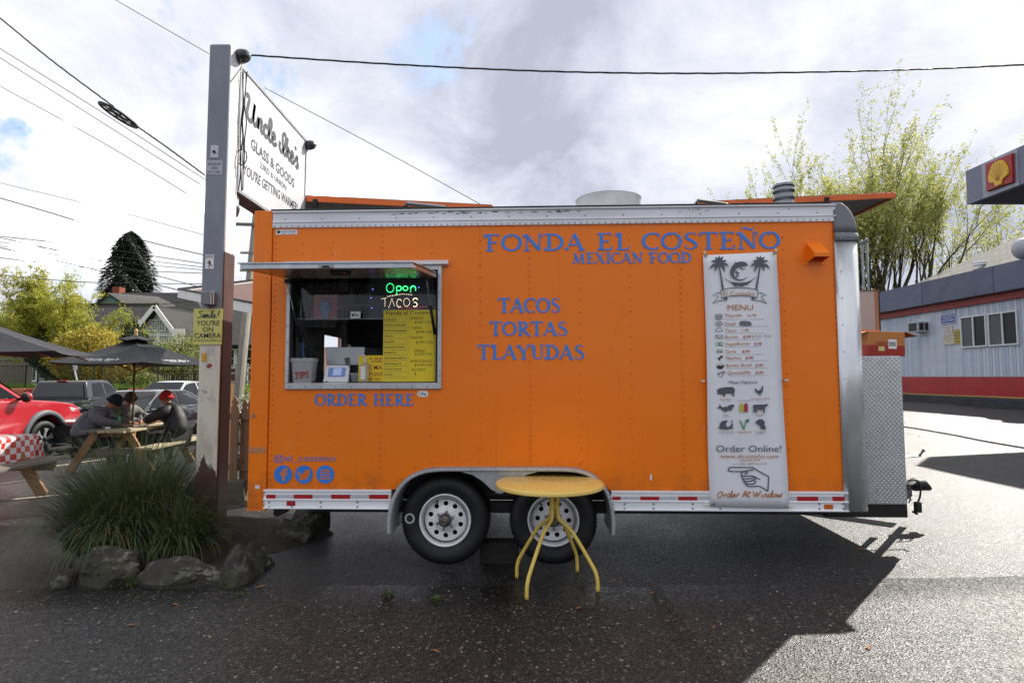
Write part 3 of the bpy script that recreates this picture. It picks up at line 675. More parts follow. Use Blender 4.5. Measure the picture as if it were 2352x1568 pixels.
# ------------------------------------------------------------------ wheels, fender, running gear
def wheel_at(px, py=1194, spin=0.0, sticker=False):
    c = fl(px, py, .09); rt = (fx(px + 101, py, .09) - fx(px - 101, py, .09)) / 2; rr = rt * .575
    e = bpy.data.objects.new('wheel', None); COL.objects.link(e); e.parent = trailer; e.location = (c.x, .09, c.z); W = RX(90) @ RZ(spin)
    prof = [(rr * .93, .20), (rr * 1.0, .02), (rr * 1.06, -.010), (rt * .80, -.030), (rt * .90, -.022), (rt * .955, -.004), (rt * .985, .015), (rt, .05), (rt, .15), (rt * .97, .19), (rt * .85, .215), (rr, .21)]
    prof = [(r, -h) for r, h in prof]
    ty = MB().lathe(prof, 56, RX(90)); ty.build('tyre', BLACK, e, smooth=True)
    m = MB()
    for i in range(70):
        a = 2 * math.pi * i / 70
        for h0, h1, da in ((.03, .075, 0), (.10, .155, .035)):
            m.add([((rt + .004) * math.cos(a + da + d), h, (rt + .004) * math.sin(a + da + d)) for d in (-.028, .028) for h in (h0, h1)] , [(0, 1, 3, 2)])
    m.build('tread', BLACK, e)['kind'] = 'stuff'
    rimm = pm('white_wheel_paint', '#f0f1f3', .35, var=.12, scale=9)
    m = MB().lathe([(rr * 1.03, .012), (rr * 1.02, -.012), (rr * .985, -.016), (rr * .95, .0), (rr * .915, .012), (rr * .88, .030), (rr * .86, .036)], 56, RX(90) @ Matrix.Scale(-1, 4, (0, 0, 1))); m.build('rim', rimm, e, smooth=True)
    bm = bmesh.new(); edges = []
    def loop(r, n, cx=0, cz=0):
        vs_ = [bm.verts.new((cx + r * math.cos(2 * math.pi * i / n), .036, cz + r * math.sin(2 * math.pi * i / n))) for i in range(n)]
        for i in range(n): edges.append(bm.edges.new((vs_[i], vs_[(i + 1) % n])))
    loop(rr * .862, 56); loop(rr * .25, 24)
    for i in range(10): a = R(36 * i + 18 + spin); loop(rr * .098, 12, rr * .62 * math.cos(a), rr * .62 * math.sin(a))
    bmesh.ops.triangle_fill(bm, edges=edges, use_beauty=True, use_dissolve=False)
    for v in bm.verts:
        d = math.hypot(v.co.x, v.co.z)
        if d < rr * .5: v.co.y = .012
    me = bpy.data.meshes.new('rim_face'); bm.to_mesh(me); bm.free(); me.materials.append(rimm); o = bpy.data.objects.new('rim_face', me); COL.objects.link(o); o.parent = e
    sd = o.modifiers.new('t', 'SOLIDIFY'); sd.thickness = .008; sd.offset = 0
    MB().lathe([(rr * .42, .014), (rr * .40, .004), (rr * .26, .002), (rr * .24, .012)], 30, RX(90) @ Matrix.Scale(-1, 4, (0, 0, 1))).build('hub_ring', rimm, e, smooth=True)
    MB().lathe([(rr * .24, .02), (rr * .24, -.03), (rr * .20, -.045), (rr * .15, -.05), (rr * .15, -.085), (rr * .12, -.09), (rr * .115, -.082), (0, -.080)], 24, RX(90) @ Matrix.Scale(-1, 4, (0, 0, 1))).build('hub', pm('hub_steel', '#6f6a63', .4, .7, var=.4, scale=20), e, smooth=True, autosm=40)
    for i in range(6):
        a = R(60 * i + 20 + spin); MB().lathe([(.0, -.026), (.009, -.024), (.011, -.018), (.011, .012)], 6, TR((rr * .335 * math.cos(a), 0, rr * .335 * math.sin(a))) @ RX(90) @ Matrix.Scale(-1, 4, (0, 0, 1))).build('lug_nut', SREW, e)
    a = R(115 + spin); MB().tube([(rr * .80 * math.cos(a), .03, rr * .80 * math.sin(a)), (rr * .72 * math.cos(a), -.015, rr * .72 * math.sin(a))], .006, 8).build('valve_stem', BLACK, e)
    MB().lathe([(rr * .84, .0), (rr * .84, .14), (0, .14)], 32, RX(90) @ Matrix.Scale(-1, 4, (0, 0, 1))).build('brake_drum', BLKM, e, smooth=True)
    if sticker:
        a = R(180); q = (-(rr + rt) * .5 + .0, -.034, .02); m = MB(); m.flat([(q[0] + .040 * math.cos(i * .314), q[2] + .040 * math.sin(i * .314)) for i in range(20)], (0, q[1], 0))
        so = m.build('sticker', pm('tyre_sticker', '#b9b9b6', .5), e)
        m = MB(); m.flat([(q[0] + .026 * math.cos(i * .314), q[2] + .028 * math.sin(i * .314)) for i in range(20)], (0, q[1] - .001, 0)); m.build('sticker_print', INK, so)
    return c
w1 = wheel_at(1022.5, sticker=True); w2 = wheel_at(1271, spin=14)
DIA = pm('diamond_plate', '#b4b7ba', .34, .6, var=.12, scale=8, bump=.06)
# fender: bent tread-plate strip
def rin(p, i, d):
    a, b = ARCH[max(0, i - 1)], ARCH[min(len(ARCH) - 1, i + 1)]; t = Vector((b.x - a.x, b.y - a.y)).normalized(); return (p.x + t.y * d, p.y - t.x * d)
m = MB(); n = len(ARCH); base = 0
for i, p in enumerate(ARCH):
    q = rin(p, i, .036); o2 = rin(p, i, .028)
    m.v += [(p.x, -.035, p.y), (rin(p, i, .004)[0], -.052, rin(p, i, .004)[1]), (o2[0], -.052, o2[1]), (q[0], -.040, q[1]), (q[0], .36, q[1]), (p.x, .36, p.y)]
for i in range(n - 1):
    for j in range(6): m.f.append((i * 6 + j, i * 6 + (j + 1) % 6, (i + 1) * 6 + (j + 1) % 6, (i + 1) * 6 + j))
m.mi = [0] * len(m.f); fen = m.build('fender', DIA, trailer, smooth=True, autosm=40)
# lugs of the tread plate
def lugs(m, pts_fn, nu, nv, L_=.022, w_=.0065, hh=.003):
    """herring-bone bumps; pts_fn(u, v) gives position, u axis, v axis and normal"""
    for i in range(nu):
        for j in range(nv):
            got = pts_fn(i, j)
            if got is None: continue
            p, ux, uy, un = got; a = R(45 if (i + j) % 2 else -45); d = ux * math.cos(a) + uy * math.sin(a); e = uy * math.cos(a) - ux * math.sin(a)
            m.add([p - d * L_ / 2, p + e * w_ / 2, p + d * L_ / 2, p - e * w_ / 2, p + d * L_ * .22 + un * hh, p - d * L_ * .22 + un * hh], [(0, 5, 1), (1, 5, 4), (1, 4, 2), (2, 4, 3), (3, 4, 5), (3, 5, 0)])
m = MB(); seglen = 0; last = None; acc = 0.0; row = 0
for i in range(1, n):
    a, b = ARCH[i - 1], ARCH[i]; l = (b - a).length; acc += l
    while acc > .020:
        acc -= .020; t = 1 - acc / l; p = a.lerp(b, max(0, min(1, t))); q = rin(p, i, .016); tx = Vector((b.x - a.x, 0, b.y - a.y)).normalized()
        row += 1; lugs(m, lambda u, v: (Vector((q[0], -.0525, q[1])), tx, Vector((tx.z, 0, -tx.x)) * (1 if row % 2 else -1), Vector((0, -1, 0))), 1, 1, .024, .007, .003)
m.build('fender_tread', pm('tread_bright', '#dfe1e3', .28, .6, var=.1, scale=20), fen)['kind'] = 'stuff'
cpl = [(1062, 1083), (1085, 1089), (1108, 1103), (1128, 1122), (1148, 1133), (1168, 1122), (1186, 1103), (1210, 1089), (1233, 1083), (1233, 1074), (1062, 1074)]
m = MB(); m.prism([(fl(x, y, .0).x, fl(x, y, .0).z) for x, y in cpl], .006, (0, -.014, 0)); m.build('fender_gusset', DIA, trailer)
m = MB(); rowz = 0
zz_ = fzz(1150, 1130)
while zz_ < fzz(1150, 1084):
    rowz += 1; xx = fx(1070)
    half = .035 + max(0, (zz_ - fzz(1150, 1128))) * 1.15
    cxm = fx(1148); k = 0
    while xx < fx(1226):
        k += 1
        if abs(xx - cxm) < min(.22, half): lugs(m, lambda u, v: (Vector((xx, -.0145, zz_)), Vector((1, 0, 0)), Vector((0, 0, 1)) * (1 if (k + rowz) % 2 else -1), Vector((0, -1, 0))), 1, 1, .024, .007, .003)
        xx += .024
    zz_ += .022
m.build('gusset_tread', MATS['tread_bright'], trailer)['kind'] = 'stuff'
# wheel well and chassis
m = MB(); m.box((fx(893, 1190), .34, zpan - .10), (fx(1411, 1190), .36, fzz(1150, 1072))); m.build('wheel_well', BLKM, trailer)
MB().box((fx(893, 1190), .02, fzz(1150, 1072) - .002), (fx(1411, 1190), .36, fzz(1150, 1072) + .012)).build('wheel_well', BLKM, trailer)
MB().box((fx(690, 1180), .25, zsk - .09), (fx(1960, 1180), .32, zsk - .004)).build('chassis_rail', BLKM, trailer)
MB().box((fx(690, 1180), DEP - .32, zsk - .09), (fx(1960, 1180), DEP - .25, zsk - .004)).build('chassis_rail', BLKM, trailer)
MB().box((xL0 + .05, .38, zsk - .012), (xR2 - .1, DEP - .1, zsk + .015)).build('underbody', BLKM, trailer)
for px in (1022.5, 1271): MB().tube([(fx(px, 1194, .1), .15, w1.z), (fx(px, 1194, .1), DEP - .15, w1.z)], .035, 10).build('axle', BLKM, trailer)
for px in (1022.5, 1271):
    c = fl(px, 1194, .09); MB().lathe([(.15, 0), (.335, .02), (.345, .08), (.345, .16), (.32, .2), (.15, .2)], 36, TR((c.x, DEP - .28, c.z)) @ RX(-90)).build('far_tyre', BLACK, trailer, smooth=True)
m = MB(); m.prism([(0, 0), (.13, .0), (.10, -.055), (.03, -.085), (0, -.07)], .05, (xL0 + .16, .10, zsk - .01)); m.build('tail_bracket', BLKM, trailer)
# ------------------------------------------------------------------ nose: tread-plate locker, drawbar, coupler
LV = .22
a, b = fl(1990, 1158, LV), fl(2085, 1158, LV); zt = fzz(2035, 817, LV)
locker = MB().box((xR2 - .10, LV, a.z), (b.x, 1.95, zt)).build('front_locker', DIA, trailer, bevel=.006)
m = MB(); nx = 22; nz = 74
x0, x1 = fx(1968, 1000, LV), b.x - .012
for i in range(21):
    for j in range(62):
        x = x0 + (x1 - x0) * (i + .5) / 21; z = a.z + .01 + (zt - a.z - .02) * (j + .5) / 62
        lugs(m, lambda u, v: (Vector((x, LV - .0005, z)), Vector((1, 0, 0)), Vector((0, 0, 1)) * (1 if (i + j) % 2 else -1), Vector((0, -1, 0))), 1, 1, .026, .0075, .0035)
for i in range(40):
    for j in range(40):
        z = a.z + .01 + (zt - a.z - .02) * (j + .5) / 40; y = LV + 1.7 * (i + .5) / 40
        lugs(m, lambda u, v: (Vector((b.x + .0005, y, z)), Vector((0, 1, 0)), Vector((0, 0, 1)) * (1 if (i + j) % 2 else -1), Vector((1, 0, 0))), 1, 1, .03, .009, .0035)
m.build('tread_bumps', MATS['tread_bright'], locker)['kind'] = 'stuff'
zf = fzz(2040, 1188, LV + .02)
MB().box((fx(1900, 1180, LV), LV + .02, zf), (b.x + .01, LV + .10, a.z - .002)).build('nose_frame', pm('nose_steel', '#1c1a19', .6, .2, var=.5, scale=14, bump=.3), trailer, bevel=.004)
MB().box((fx(1900, 1180, LV), 1.9, zf), (b.x + .01, 1.98, a.z - .002)).build('nose_frame', BLKM, trailer)
m = MB(); ym = 1.12
m.bar((b.x - .1, .35, zf + .06), (b.x + .55, ym - .05, zf + .06), .06, .11); m.bar((b.x - .1, 1.9, zf + .06), (b.x + .55, ym + .05, zf + .06), .06, .11); m.build('drawbar', BLKM, trailer)
CV = .9; c0 = fl(2072, 1116, CV); c1 = fl(2098, 1112, CV); c2_ = fl(2122, 1114, CV); c3 = fl(2137, 1122, CV)
MB().tube([c0, c1, c2_, c3], [.055, .06, .048, .018], 12).build('coupler', BLKM, trailer, smooth=True)
MB().tube([fl(2092, 1104, CV), fl(2122, 1105, CV)], .011, 8).build('coupler_lever', BLKM, trailer)
MB().tube(crom([tuple(fl(x, y, CV - .09)) for x, y in ((2084, 1103), (2106, 1103), (2114, 1120), (2113, 1140), (2108, 1152))], 5), .008, 8).build('breakaway_cable', BLACK, trailer, smooth=True)
q = fl(2108, 1164, CV - .09); MB().cbox(q, (.05, .05, .09)).build('trailer_plug', BLACK, trailer, bevel=.01)
MB().tube([tuple(fl(x, y, CV - .09)) for x, y in ((2106, 1172), (2100, 1178), (2107, 1180), (2096, 1174))], .010, 8).build('plug_lead', BLACK, trailer)
m = MB()
for k in range(7): q = fl(2089 + (k % 2), 1112 + 6 * k, CV - .1); m.tube([q, q + Vector((.006 if k % 2 else -.006, 0, -.026))], .007, 6)
m.build('safety_chain', tin('chain_steel', '#55565a'), trailer)['kind'] = 'stuff'
p0, p1, p2 = fl(2086, 1049, .8), fl(2111, 1047, .8), fl(2122, 1033, .8)
MB().tube([p0 - Vector((.25, 0, .01)), p0, p1], .008, 8).build('jack_crank', SREW, trailer); MB().tube([p1, p2], .014, 10).build('crank_grip', pm('grip_brown', '#3a2e26', .7), trailer)
MB().tube([(p0.x - .25, p0.y, p0.z - .0), (p0.x - .25, p0.y, zf + .02)], .03, 12).build('tongue_jack', BLKM, trailer)
# ------------------------------------------------------------------ roof fittings
def roof_pt(px, py, v): return fl(px, py, v)
c = fl(1397, 470, 1.25); rv = (fx(1470, 455, 1.25) - fx(1323, 455, 1.25)) / 2; zt_ = fzz(1397, 461, 1.25)
MB().lathe([(rv * .96, ztop), (rv * 1.0, zt_ - .02), (rv * 1.03, zt_), (rv * 1.0, zt_ + .005), (rv * .95, zt_ - .01), (rv * .92, ztop)], 40, TR((c.x, 1.25, 0))).build('roof_fan', pm('fan_steel', '#d8dadc', .45, .2, var=.15, scale=5), trailer, smooth=True, autosm=50)
c = fl(1801, 466, .9); r0 = (fx(1825, 445, .9) - fx(1777, 445, .9)) / 2; z1 = fzz(1801, 428, .9); m = MB()
m.lathe([(r0 * 1.05, ztop - .01), (r0 * 1.1, ztop + .05), (r0 * .8, ztop + .06)], 28, TR((c.x, .9, 0)))
k = 6; zb = ztop + .05
for i in range(k): z = zb + (z1 - zb) * i / k; dz = (z1 - zb) / k; m.lathe([(r0 * .80, z), (r0 * .82, z + dz * .5), (r0 * 1.0, z + dz * .15), (r0 * 1.0, z + dz * .35), (r0 * .8, z + dz * .95)], 28, TR((c.x, .9, 0)))
m.lathe([(r0 * .8, z1), (r0 * 1.0, z1 - .01), (r0 * .96, z1 + .012), (0, z1 + .02)], 28, TR((c.x, .9, 0))); m.build('louvred_vent', tin('galvanised', '#80848a', .45), trailer, smooth=True, autosm=40)
q = fl(1898, 466, .5); PIPEM = pm('grey_pvc', '#56585d', .5, var=.1)
m = MB(); m.tube(crom([(q.x, .5, ztop), (q.x, .5, ztop + .045), (q.x - .01, .5, ztop + .075), (q.x - .04, .5, ztop + .085), (q.x - .085, .5, ztop + .08)], 4), .026, 14); m.tube([(q.x - .075, .5, ztop + .081), (q.x - .105, .5, ztop + .078)], .034, 14); m.build('vent_elbow', PIPEM, trailer, smooth=True, autosm=50)
def lid(pts, name):
    m = MB(); a, b, c_, d = pts; m.add([a, b, c_, d] + [p - Vector((0, 0, .03)) for p in pts], [(3, 2, 1, 0), (4, 5, 6, 7), (0, 1, 5, 4), (1, 2, 6, 5), (2, 3, 7, 6), (3, 0, 4, 7)]); m.build(name, pm('smoked_lid', '#3b3a3a', .35, var=.2), trailer, bevel=.01)
    f = MB(); lo = [Vector((p.x, p.y, ztop)) for p in pts]; f.tube([pts[0] - Vector((0, 0, .03)), lo[0]], .012, 6).build('lid_stay', BLKM, trailer); f = MB(); f.tube([pts[3] - Vector((0, 0, .03)), lo[3]], .012, 6); f.build('lid_stay', BLKM, trailer)
lid([fl(930, 465, .7), fl(1030, 475, .7), fl(1020, 471, 1.2), fl(935, 463, 1.2)], 'skylight_lid')
lid([fl(1600, 457, .8), fl(1672, 466, .8), fl(1660, 464, 1.3), fl(1605, 454, 1.3)], 'skylight_lid')
MB().prism([(fl(1568, 470, .8).x, ztop), (fl(1600, 458, .8).x, fzz(1600, 460, .8)), (fl(1672, 470, .8).x, ztop)], .4, (0, .8, 0)).build('skylight_side', pm('lid_cream', '#b5ab94', .6), trailer)
# ------------------------------------------------------------------ serving window
FRM = pm('window_frame_alu', '#b4b6b9', .4, .6, var=.1, scale=6)
m = MB(); fx0, fx1, fz0, fz1 = fx(659, 760), fx(1015, 760), fzz(835, 893), fzz(835, 612)
for lo, hi in (((fx0, fz0), (fx1, wz0)), ((fx0, wz0), (wx0, fz1)), ((wx1, wz0), (fx1, fz1)), ((wx0, wz1), (wx1, fz1))):
    m.box((lo[0], -.022, lo[1]), (hi[0], .05, hi[1]))
m.build('window_frame', FRM, trailer, bevel=.003)
m = MB()
for px in range(668, 1012, 35): q = fl(px, 888); rivet(q.x, q.z, .006, -.022)
for py in range(635, 890, 38): q = fl(1010.5, py); rivet(q.x, q.z, .006, -.022); q = fl(663, py); rivet(q.x, q.z, .005, -.022)
m.build('frame_screws', SREW, trailer)['kind'] = 'stuff'
m = MB(); t_ = .016
for lo, hi in (((wx0, wz0), (wx0 + t_, wz1)), ((wx1 - t_, wz0), (wx1, wz1)), ((wx0 + t_, wz1 - t_), (wx1 - t_, wz1)), ((wx0 + t_, wz0), (wx1 - t_, wz0 + .008))): m.box((lo[0], .01, lo[1]), (hi[0], .075, hi[1]))
m.build('window_gasket', BLACK, trailer)
def glassm(name, tint=(.92, .95, .95), gloss=.05, rough=.02, mixv=.12):
    t = NT(name); tr = t.N.new('ShaderNodeBsdfTransparent'); tr.inputs[0].default_value = (*tint, 1)
    gl = t.N.new('ShaderNodeBsdfGlossy'); gl.inputs['Roughness'].default_value = rough
    fr = t.N.new('ShaderNodeFresnel'); fr.inputs[0].default_value = 1.33; ms = t.N.new('ShaderNodeMixShader')
    t.L.new(t.math('ADD', fr.outputs[0], mixv * .02), ms.inputs[0]); t.L.new(tr.outputs[0], ms.inputs[1]); t.L.new(gl.outputs[0], ms.inputs[2]); t.L.new(ms.outputs[0], t.N['Material Output'].inputs[0]); return t.m
GLS = glassm('clear_glass', (.90, .92, .93), mixv=.14)
yb = fzz(830, 729)
MB().box((wx0 + t_ + .02, .078, yb), (wx1 - t_, .081, wz1 - t_)).build('window_pane', GLS, trailer)
MB().box((fx(878, 800), .078, wz0 + .008), (wx1 - t_, .081, yb - .008)).build('window_pane', GLS, trailer)
MB().box((wx0 + t_, .070, yb - .007), (fx(878, 800), .088, yb)).build('pane_rail', pm('clear_edge', '#6d7072', .3, .2), trailer)
# counter and kitchen behind
MB().box((wx0 - .05, .08, wz0 - .05), (wx1 + .3, .55, wz0 - .004)).build('counter', pm('counter_steel', '#9b9da0', .35, .7, var=.1), trailer)
MB().box((wx0 - .05, .024, fzz(1150, 1060)), (xR1, .06, wz0 - .06)).build('inner_wall', WHITE_IN, trailer)
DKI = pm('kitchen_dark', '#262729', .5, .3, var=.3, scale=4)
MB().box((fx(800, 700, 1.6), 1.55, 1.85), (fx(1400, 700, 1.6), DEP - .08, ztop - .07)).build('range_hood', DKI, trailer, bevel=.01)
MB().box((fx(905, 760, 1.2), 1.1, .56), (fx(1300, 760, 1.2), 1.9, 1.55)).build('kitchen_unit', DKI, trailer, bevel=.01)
MB().tube([fl(700, 640, 1.2), fl(820, 690, 1.9)], .03, 8).build('ceiling_duct', pm('duct_grey', '#77797c', .4, .4), trailer)
zs_ = fzz(800, 700, .95); MB().box((fx(690, 700, .95), .9, zs_ - .02), (fx(870, 700, .95), 1.15, zs_)).build('shelf', pm('shelf_steel', '#8d9094', .4, .5), trailer)
for k, (px, c, h_) in enumerate(((790, '#b5402c', .14), (802, '#c9c2b0', .17), (815, '#3f6a3a', .12), (828, '#c98f2c', .15), (842, '#b9bcc0', .20), (856, '#7a3a2a', .13))): MB().lathe([(0, 0), (.032, 0), (.034, h_ * .7), (.02, h_ * .85), (.02, h_), (0, h_)], 12, TR((fx(px, 700, .95), 1.0, zs_))).build('jar', pm('jar_%d' % k, c, .35), trailer, smooth=True)
for k, px in enumerate((760, 775, 850)): q = fl(px, 640, .5); MB().tube([q, q - Vector((0, 0, .10)), q + Vector((.02, 0, -.16))], [.006, .012, .008], 6).build('hanging_chilli', pm('chilli_red', '#8a3424', .6), trailer)
# hatch propped over the window
ha, hb, hc, hd = fl(656, 640, -.03), fl(1003, 638, -.03), fl(949, 615, -.56), fl(551, 618, -.56)
nz_ = Vector((0, 0, 1)); up = Vector((0, 0, .035)); m = MB()
m.add([ha, hb, hc, hd, ha + up * .8, hb + up * .8, hc + up, hd + up], [(0, 1, 2, 3), (7, 6, 5, 4), (0, 4, 5, 1), (1, 5, 6, 2), (2, 6, 7, 3), (3, 7, 4, 0)])
hatch = m.build('serving_hatch', pm('hatch_alu', '#b3b5b9', .3, .6, var=.1, scale=5), trailer, bevel=.003)
m = MB(); m.add([hd + up + Vector((-.01, -.012, 0)), hc + up + Vector((.01, -.012, 0)), hb + up * 1.0, ha + up * 1.0] + [p + Vector((0, 0, .010)) for p in (hd + up + Vector((-.01, -.012, 0)), hc + up + Vector((.01, -.012, 0)), hb + up, ha + up)], [(0, 1, 2, 3), (7, 6, 5, 4), (0, 4, 5, 1), (1, 5, 6, 2), (2, 6, 7, 3), (3, 7, 4, 0)])
m.build('hatch_skin', DIA, hatch)
def lerp4(u, v): return (hd.lerp(hc, u)).lerp(ha.lerp(hb, u), v)
q = lerp4(.50, 0) + Vector((0, -.004, .016)); MB().cbox(q, (.10, .008, .022)).build('latch_plate', SREW, hatch); MB().cbox(q + Vector((.0, -.004, -.004)), (.05, .012, .012)).build('latch_keyhole', BLACK, hatch)
q = lerp4(.53, .25); MB().cbox(q + Vector((0, 0, -.015)), (.14, .06, .028)).build('latch_body', BLACK, hatch, bevel=.006); MB().cbox(q + Vector((.04, -.03, -.02)), (.02, .008, .012)).build('latch_tab', pm('tab_red', '#a01c1c', .4), hatch)
for u in (.13, .62):
    q = lerp4(u, 0) + Vector((0, -.001, .018)); MB().lathe([(0, -.004), (.007, -.003), (.008, 0)], 8, TR(q) @ RX(90)).build('rivet', SREW, hatch)
rl0, rl1 = fl(650, 613, -.02), fl(1030, 612, -.02); MB().prism([(-.012, 0), (-.05, .012), (-.05, .020), (-.012, .052), (0, .052), (0, 0)], rl1.x - rl0.x, (rl0.x, 0, rl0.z - .006), (0, 1, 0), (0, 0, 1), (1, 0, 0)).build('drip_rail', ALUW, trailer, bevel=.002)
# gas struts
for a, b in ((fl(659, 648, -.05), fl(692, 786, .03)), (fl(980, 645, -.14), fl(999, 768, -.02))):
    e = MB(); mid = a.lerp(b, .45); e.tube([a, mid], .006, 8); e.build('strut_rod', SREW, trailer); e = MB(); e.tube([mid, b], .012, 10); e.build('strut_cylinder', BLACK, trailer, smooth=True)
MB().cbox(fl(662, 646, -.05), (.05, .03, .03)).build('strut_bracket', BLACK, trailer); MB().cbox(fl(975, 640, -.16), (.06, .03, .03)).build('strut_bracket', BLACK, trailer)
MB().tube(crom([fl(697, 780, .06), fl(696, 810, .06), fl(700, 830, .06), fl(696, 860, .07)], 4), .005, 6).build('blue_strap', pm('strap_blue', '#2f63a8', .6), trailer)
# ------------------------------------------------------------------ things in the window
def wbox(m, p0, y0, p1, y1, v0, v1):
    a, b = fl(p0, y1, v0), fl(p1, y0, v0); return m.box((a.x, v0, a.z), (b.x, v1, b.z))
def sheet(name, label, cat, p0, y0, p1, y1, v, mat, group=None, th=.0015):
    e = thing(name, label, cat, M=TM @ TR(fl((p0 + p1) / 2, y1, v))); o = fl((p0 + p1) / 2, y1, v)
    m = MB(); a, b = fl(p0, y1, v) - o, fl(p1, y0, v) - o; m.box((a.x, 0, a.z), (b.x, th, b.z)); m.build('sheet', mat, e)
    def txt(body, px0, px1, pyb, h, mt, bold=.0, shear=0.0, al='L', nm='print'):
        q = fl(px0, pyb, v) - o; w = (fx(px1, pyb, v) - fx(px0, pyb, v)) if px1 else None
        hh = fzz(px0, pyb - h, v) - fzz(px0, pyb, v); mm = MB(); mm.text(body, q + Vector((0, -.0012, 0)), (1, 0, 0), (0, 0, 1), w, hh, bold, shear); return mm.build(nm, mt, e)
    return e, txt, o
YEL = pm('yellow_paper', '#e6cf2c', .45, var=.06, scale=5); YEL2 = pm('yellow_card', '#ecd01c', .5, var=.05, scale=5)
INKB = pm('marker_black', '#241f1a', .6); INKR = pm('marker_red', '#a52a1c', .6); INKT = pm('print_brownred', '#b0552a', .6)
e, txt, o = sheet('menu_poster', 'large yellow printed menu poster in the serving window', 'menu', 879, 711, 1001, 877, .060, YEL)
txt('Fonda el Costeno', 887, 993, 723, 9, INKB, 0)
yy = 736
for t1, t2 in (('TLAYUDA', 'Beans, cabbage, tomato, avocado,'), ('PLATO DE CARNE ASADA', 'Rice, beans, salad, pico de gallo, guac'), ('TORTA DE MILANESA', 'Chicken breast, mayo, lettuce, tomato'), ('TORTA', 'Mayo, lettuce, tomato, avocado, onion'), ('NACHOS', 'Tortilla chips, cheese, black beans,'), ('BURRITO BOWL', 'Salad, rice, beans, pico de gallo, sour'), ('BURRITO', 'Rice, beans, pico de gallo, cheese,'), ('VEGGIE BURRITO', 'Rice, beans, pico de gallo, cheese and'), ('QUESADILLA', 'Cheese, onion, cilantro, any choice'), ('TACO PLATE', '3 tacos, rice, beans, cheese, green'), ('TACOS', 'Corn tortilla, onion, cilantro, greens')):
    txt(t1, 882, 882 + min(52, 4.0 * len(t1)), yy, 3.8, INKB, .01); txt(t2, 882, 934, yy + 4.6, 2.2, INKT); yy += 12.6
e, txt, o = sheet('handwritten_menu', 'yellow card with handwritten burrito and torta prices, pinned over the poster', 'menu', 938, 721, 997, 878, .052, YEL2)
for i, (t1, p0, p1, yb) in enumerate((('* BURRITOS', 940, 972, 734), ('$10.99 + TAX', 953, 994, 743), ('* TORTAS.', 940, 970, 756), ('$10.99 + TAX', 956, 994, 765), ('* NACHOS', 940, 972, 778), ('$ 9.99 + TAX', 955, 995, 789), ('QUESADILLAS.', 942, 976, 808), ('$10.99+TAX', 953, 993, 816), ('BURRITOS BOWLS.', 943, 992, 832), ('$10.99+TAX', 952, 993, 841), ('TACO PLATO', 944, 977, 852), ('$', 952, 956, 861))): txt(t1, p0, p1, yb, 6.2, INKB, -.004, .12)
e, txt, o = sheet('notice_card', 'yellow card with red brush lettering asking to use the mask', 'notice', 823, 816, 880, 876, .064, YEL2)
for t1, p0, p1, yb, h in (('"USE', 848, 878, 832, 11), ('THE MA', 829, 878, 849, 11), ('PLEASE', 850, 879, 863, 9), ('THANK YOU', 832, 874, 874, 7)): txt(t1, p0, p1, yb, h, INKR, .008)
e, txt, o = sheet('safety_poster', 'square red poster of a person in a blue jacket hung in the window', 'poster', 720, 676, 775, 731, .090, pm('poster_red', '#a32226', .4, var=.1, scale=8))
for (c0, r0, mt, dv) in (((746.5, 703), 17.5, pm('poster_ring', '#b8403c', .45), .0008), ((746.5, 703), 15, pm('poster_navy', '#23305e', .45), .0014)):
    q = fl(*c0, .090) - o; rr = fx(c0[0] + r0, 703, .090) - fx(c0[0], 703, .090); MB().flat([(q.x + rr * math.cos(i * .2618), q.z + rr * math.sin(i * .2618)) for i in range(24)], (0, -dv, 0)).build('print', mt, e)
m = MB()
for poly, c in (([(739, 731), (739, 715), (736, 708), (739, 696), (744, 692), (750, 692), (755, 697), (757, 708), (754, 716), (754, 731)], 0), ([(743, 693), (742, 687), (745, 683), (750, 683), (752, 688), (751, 693)], 1)):
    m.cur = c; q = [fl(px, py, .090) - o + Vector((0, -.0022 - .0004 * c, 0)) for px, py in poly]; m.add(q, [tuple(range(len(q)))])
m.build('print_figure', [pm('jacket_print', '#6d8bb5', .5, var=.2, scale=40), pm('hood_print', '#4a5663', .5)], e)
txt('SAFETY IS NOT A CRIME', 722, 773, 681, 2.6, WHT); txt('GIVE HELMETS NOT CITATIONS', 722, 773, 729.5, 2.4, WHT)
e, txt, o = sheet('pay_card', 'small white card reading Pay on the window rail', 'card', 805, 715, 828, 731, .045, WHT); txt('Pay', 814, 825, 726, 6.5, INK, .006)
q = fl(810.5, 723.5, .045) - o; MB().flat([(q.x + .010 * math.cos(i * .4488), q.z + .011 * math.sin(i * .4488)) for i in range(14)], (0, -.0012, 0)).build('emblem', INK, e)
e, txt, o = sheet('pickup_notice', 'clear notice with mirrored black words Pick up here on the lining', 'notice', 700, 730, 770, 752, .9, pm('notice_clear', '#a9acae', .4, .4)); 
q = fl(766, 748, .9) - o; mm = MB(); mm.text('Pick up here.', q + Vector((0, -.002, 0)), (-1, 0, 0), (0, 0, 1), fx(766, 740, .9) - fx(702, 740, .9), .06); mm.build('print', INK, e)
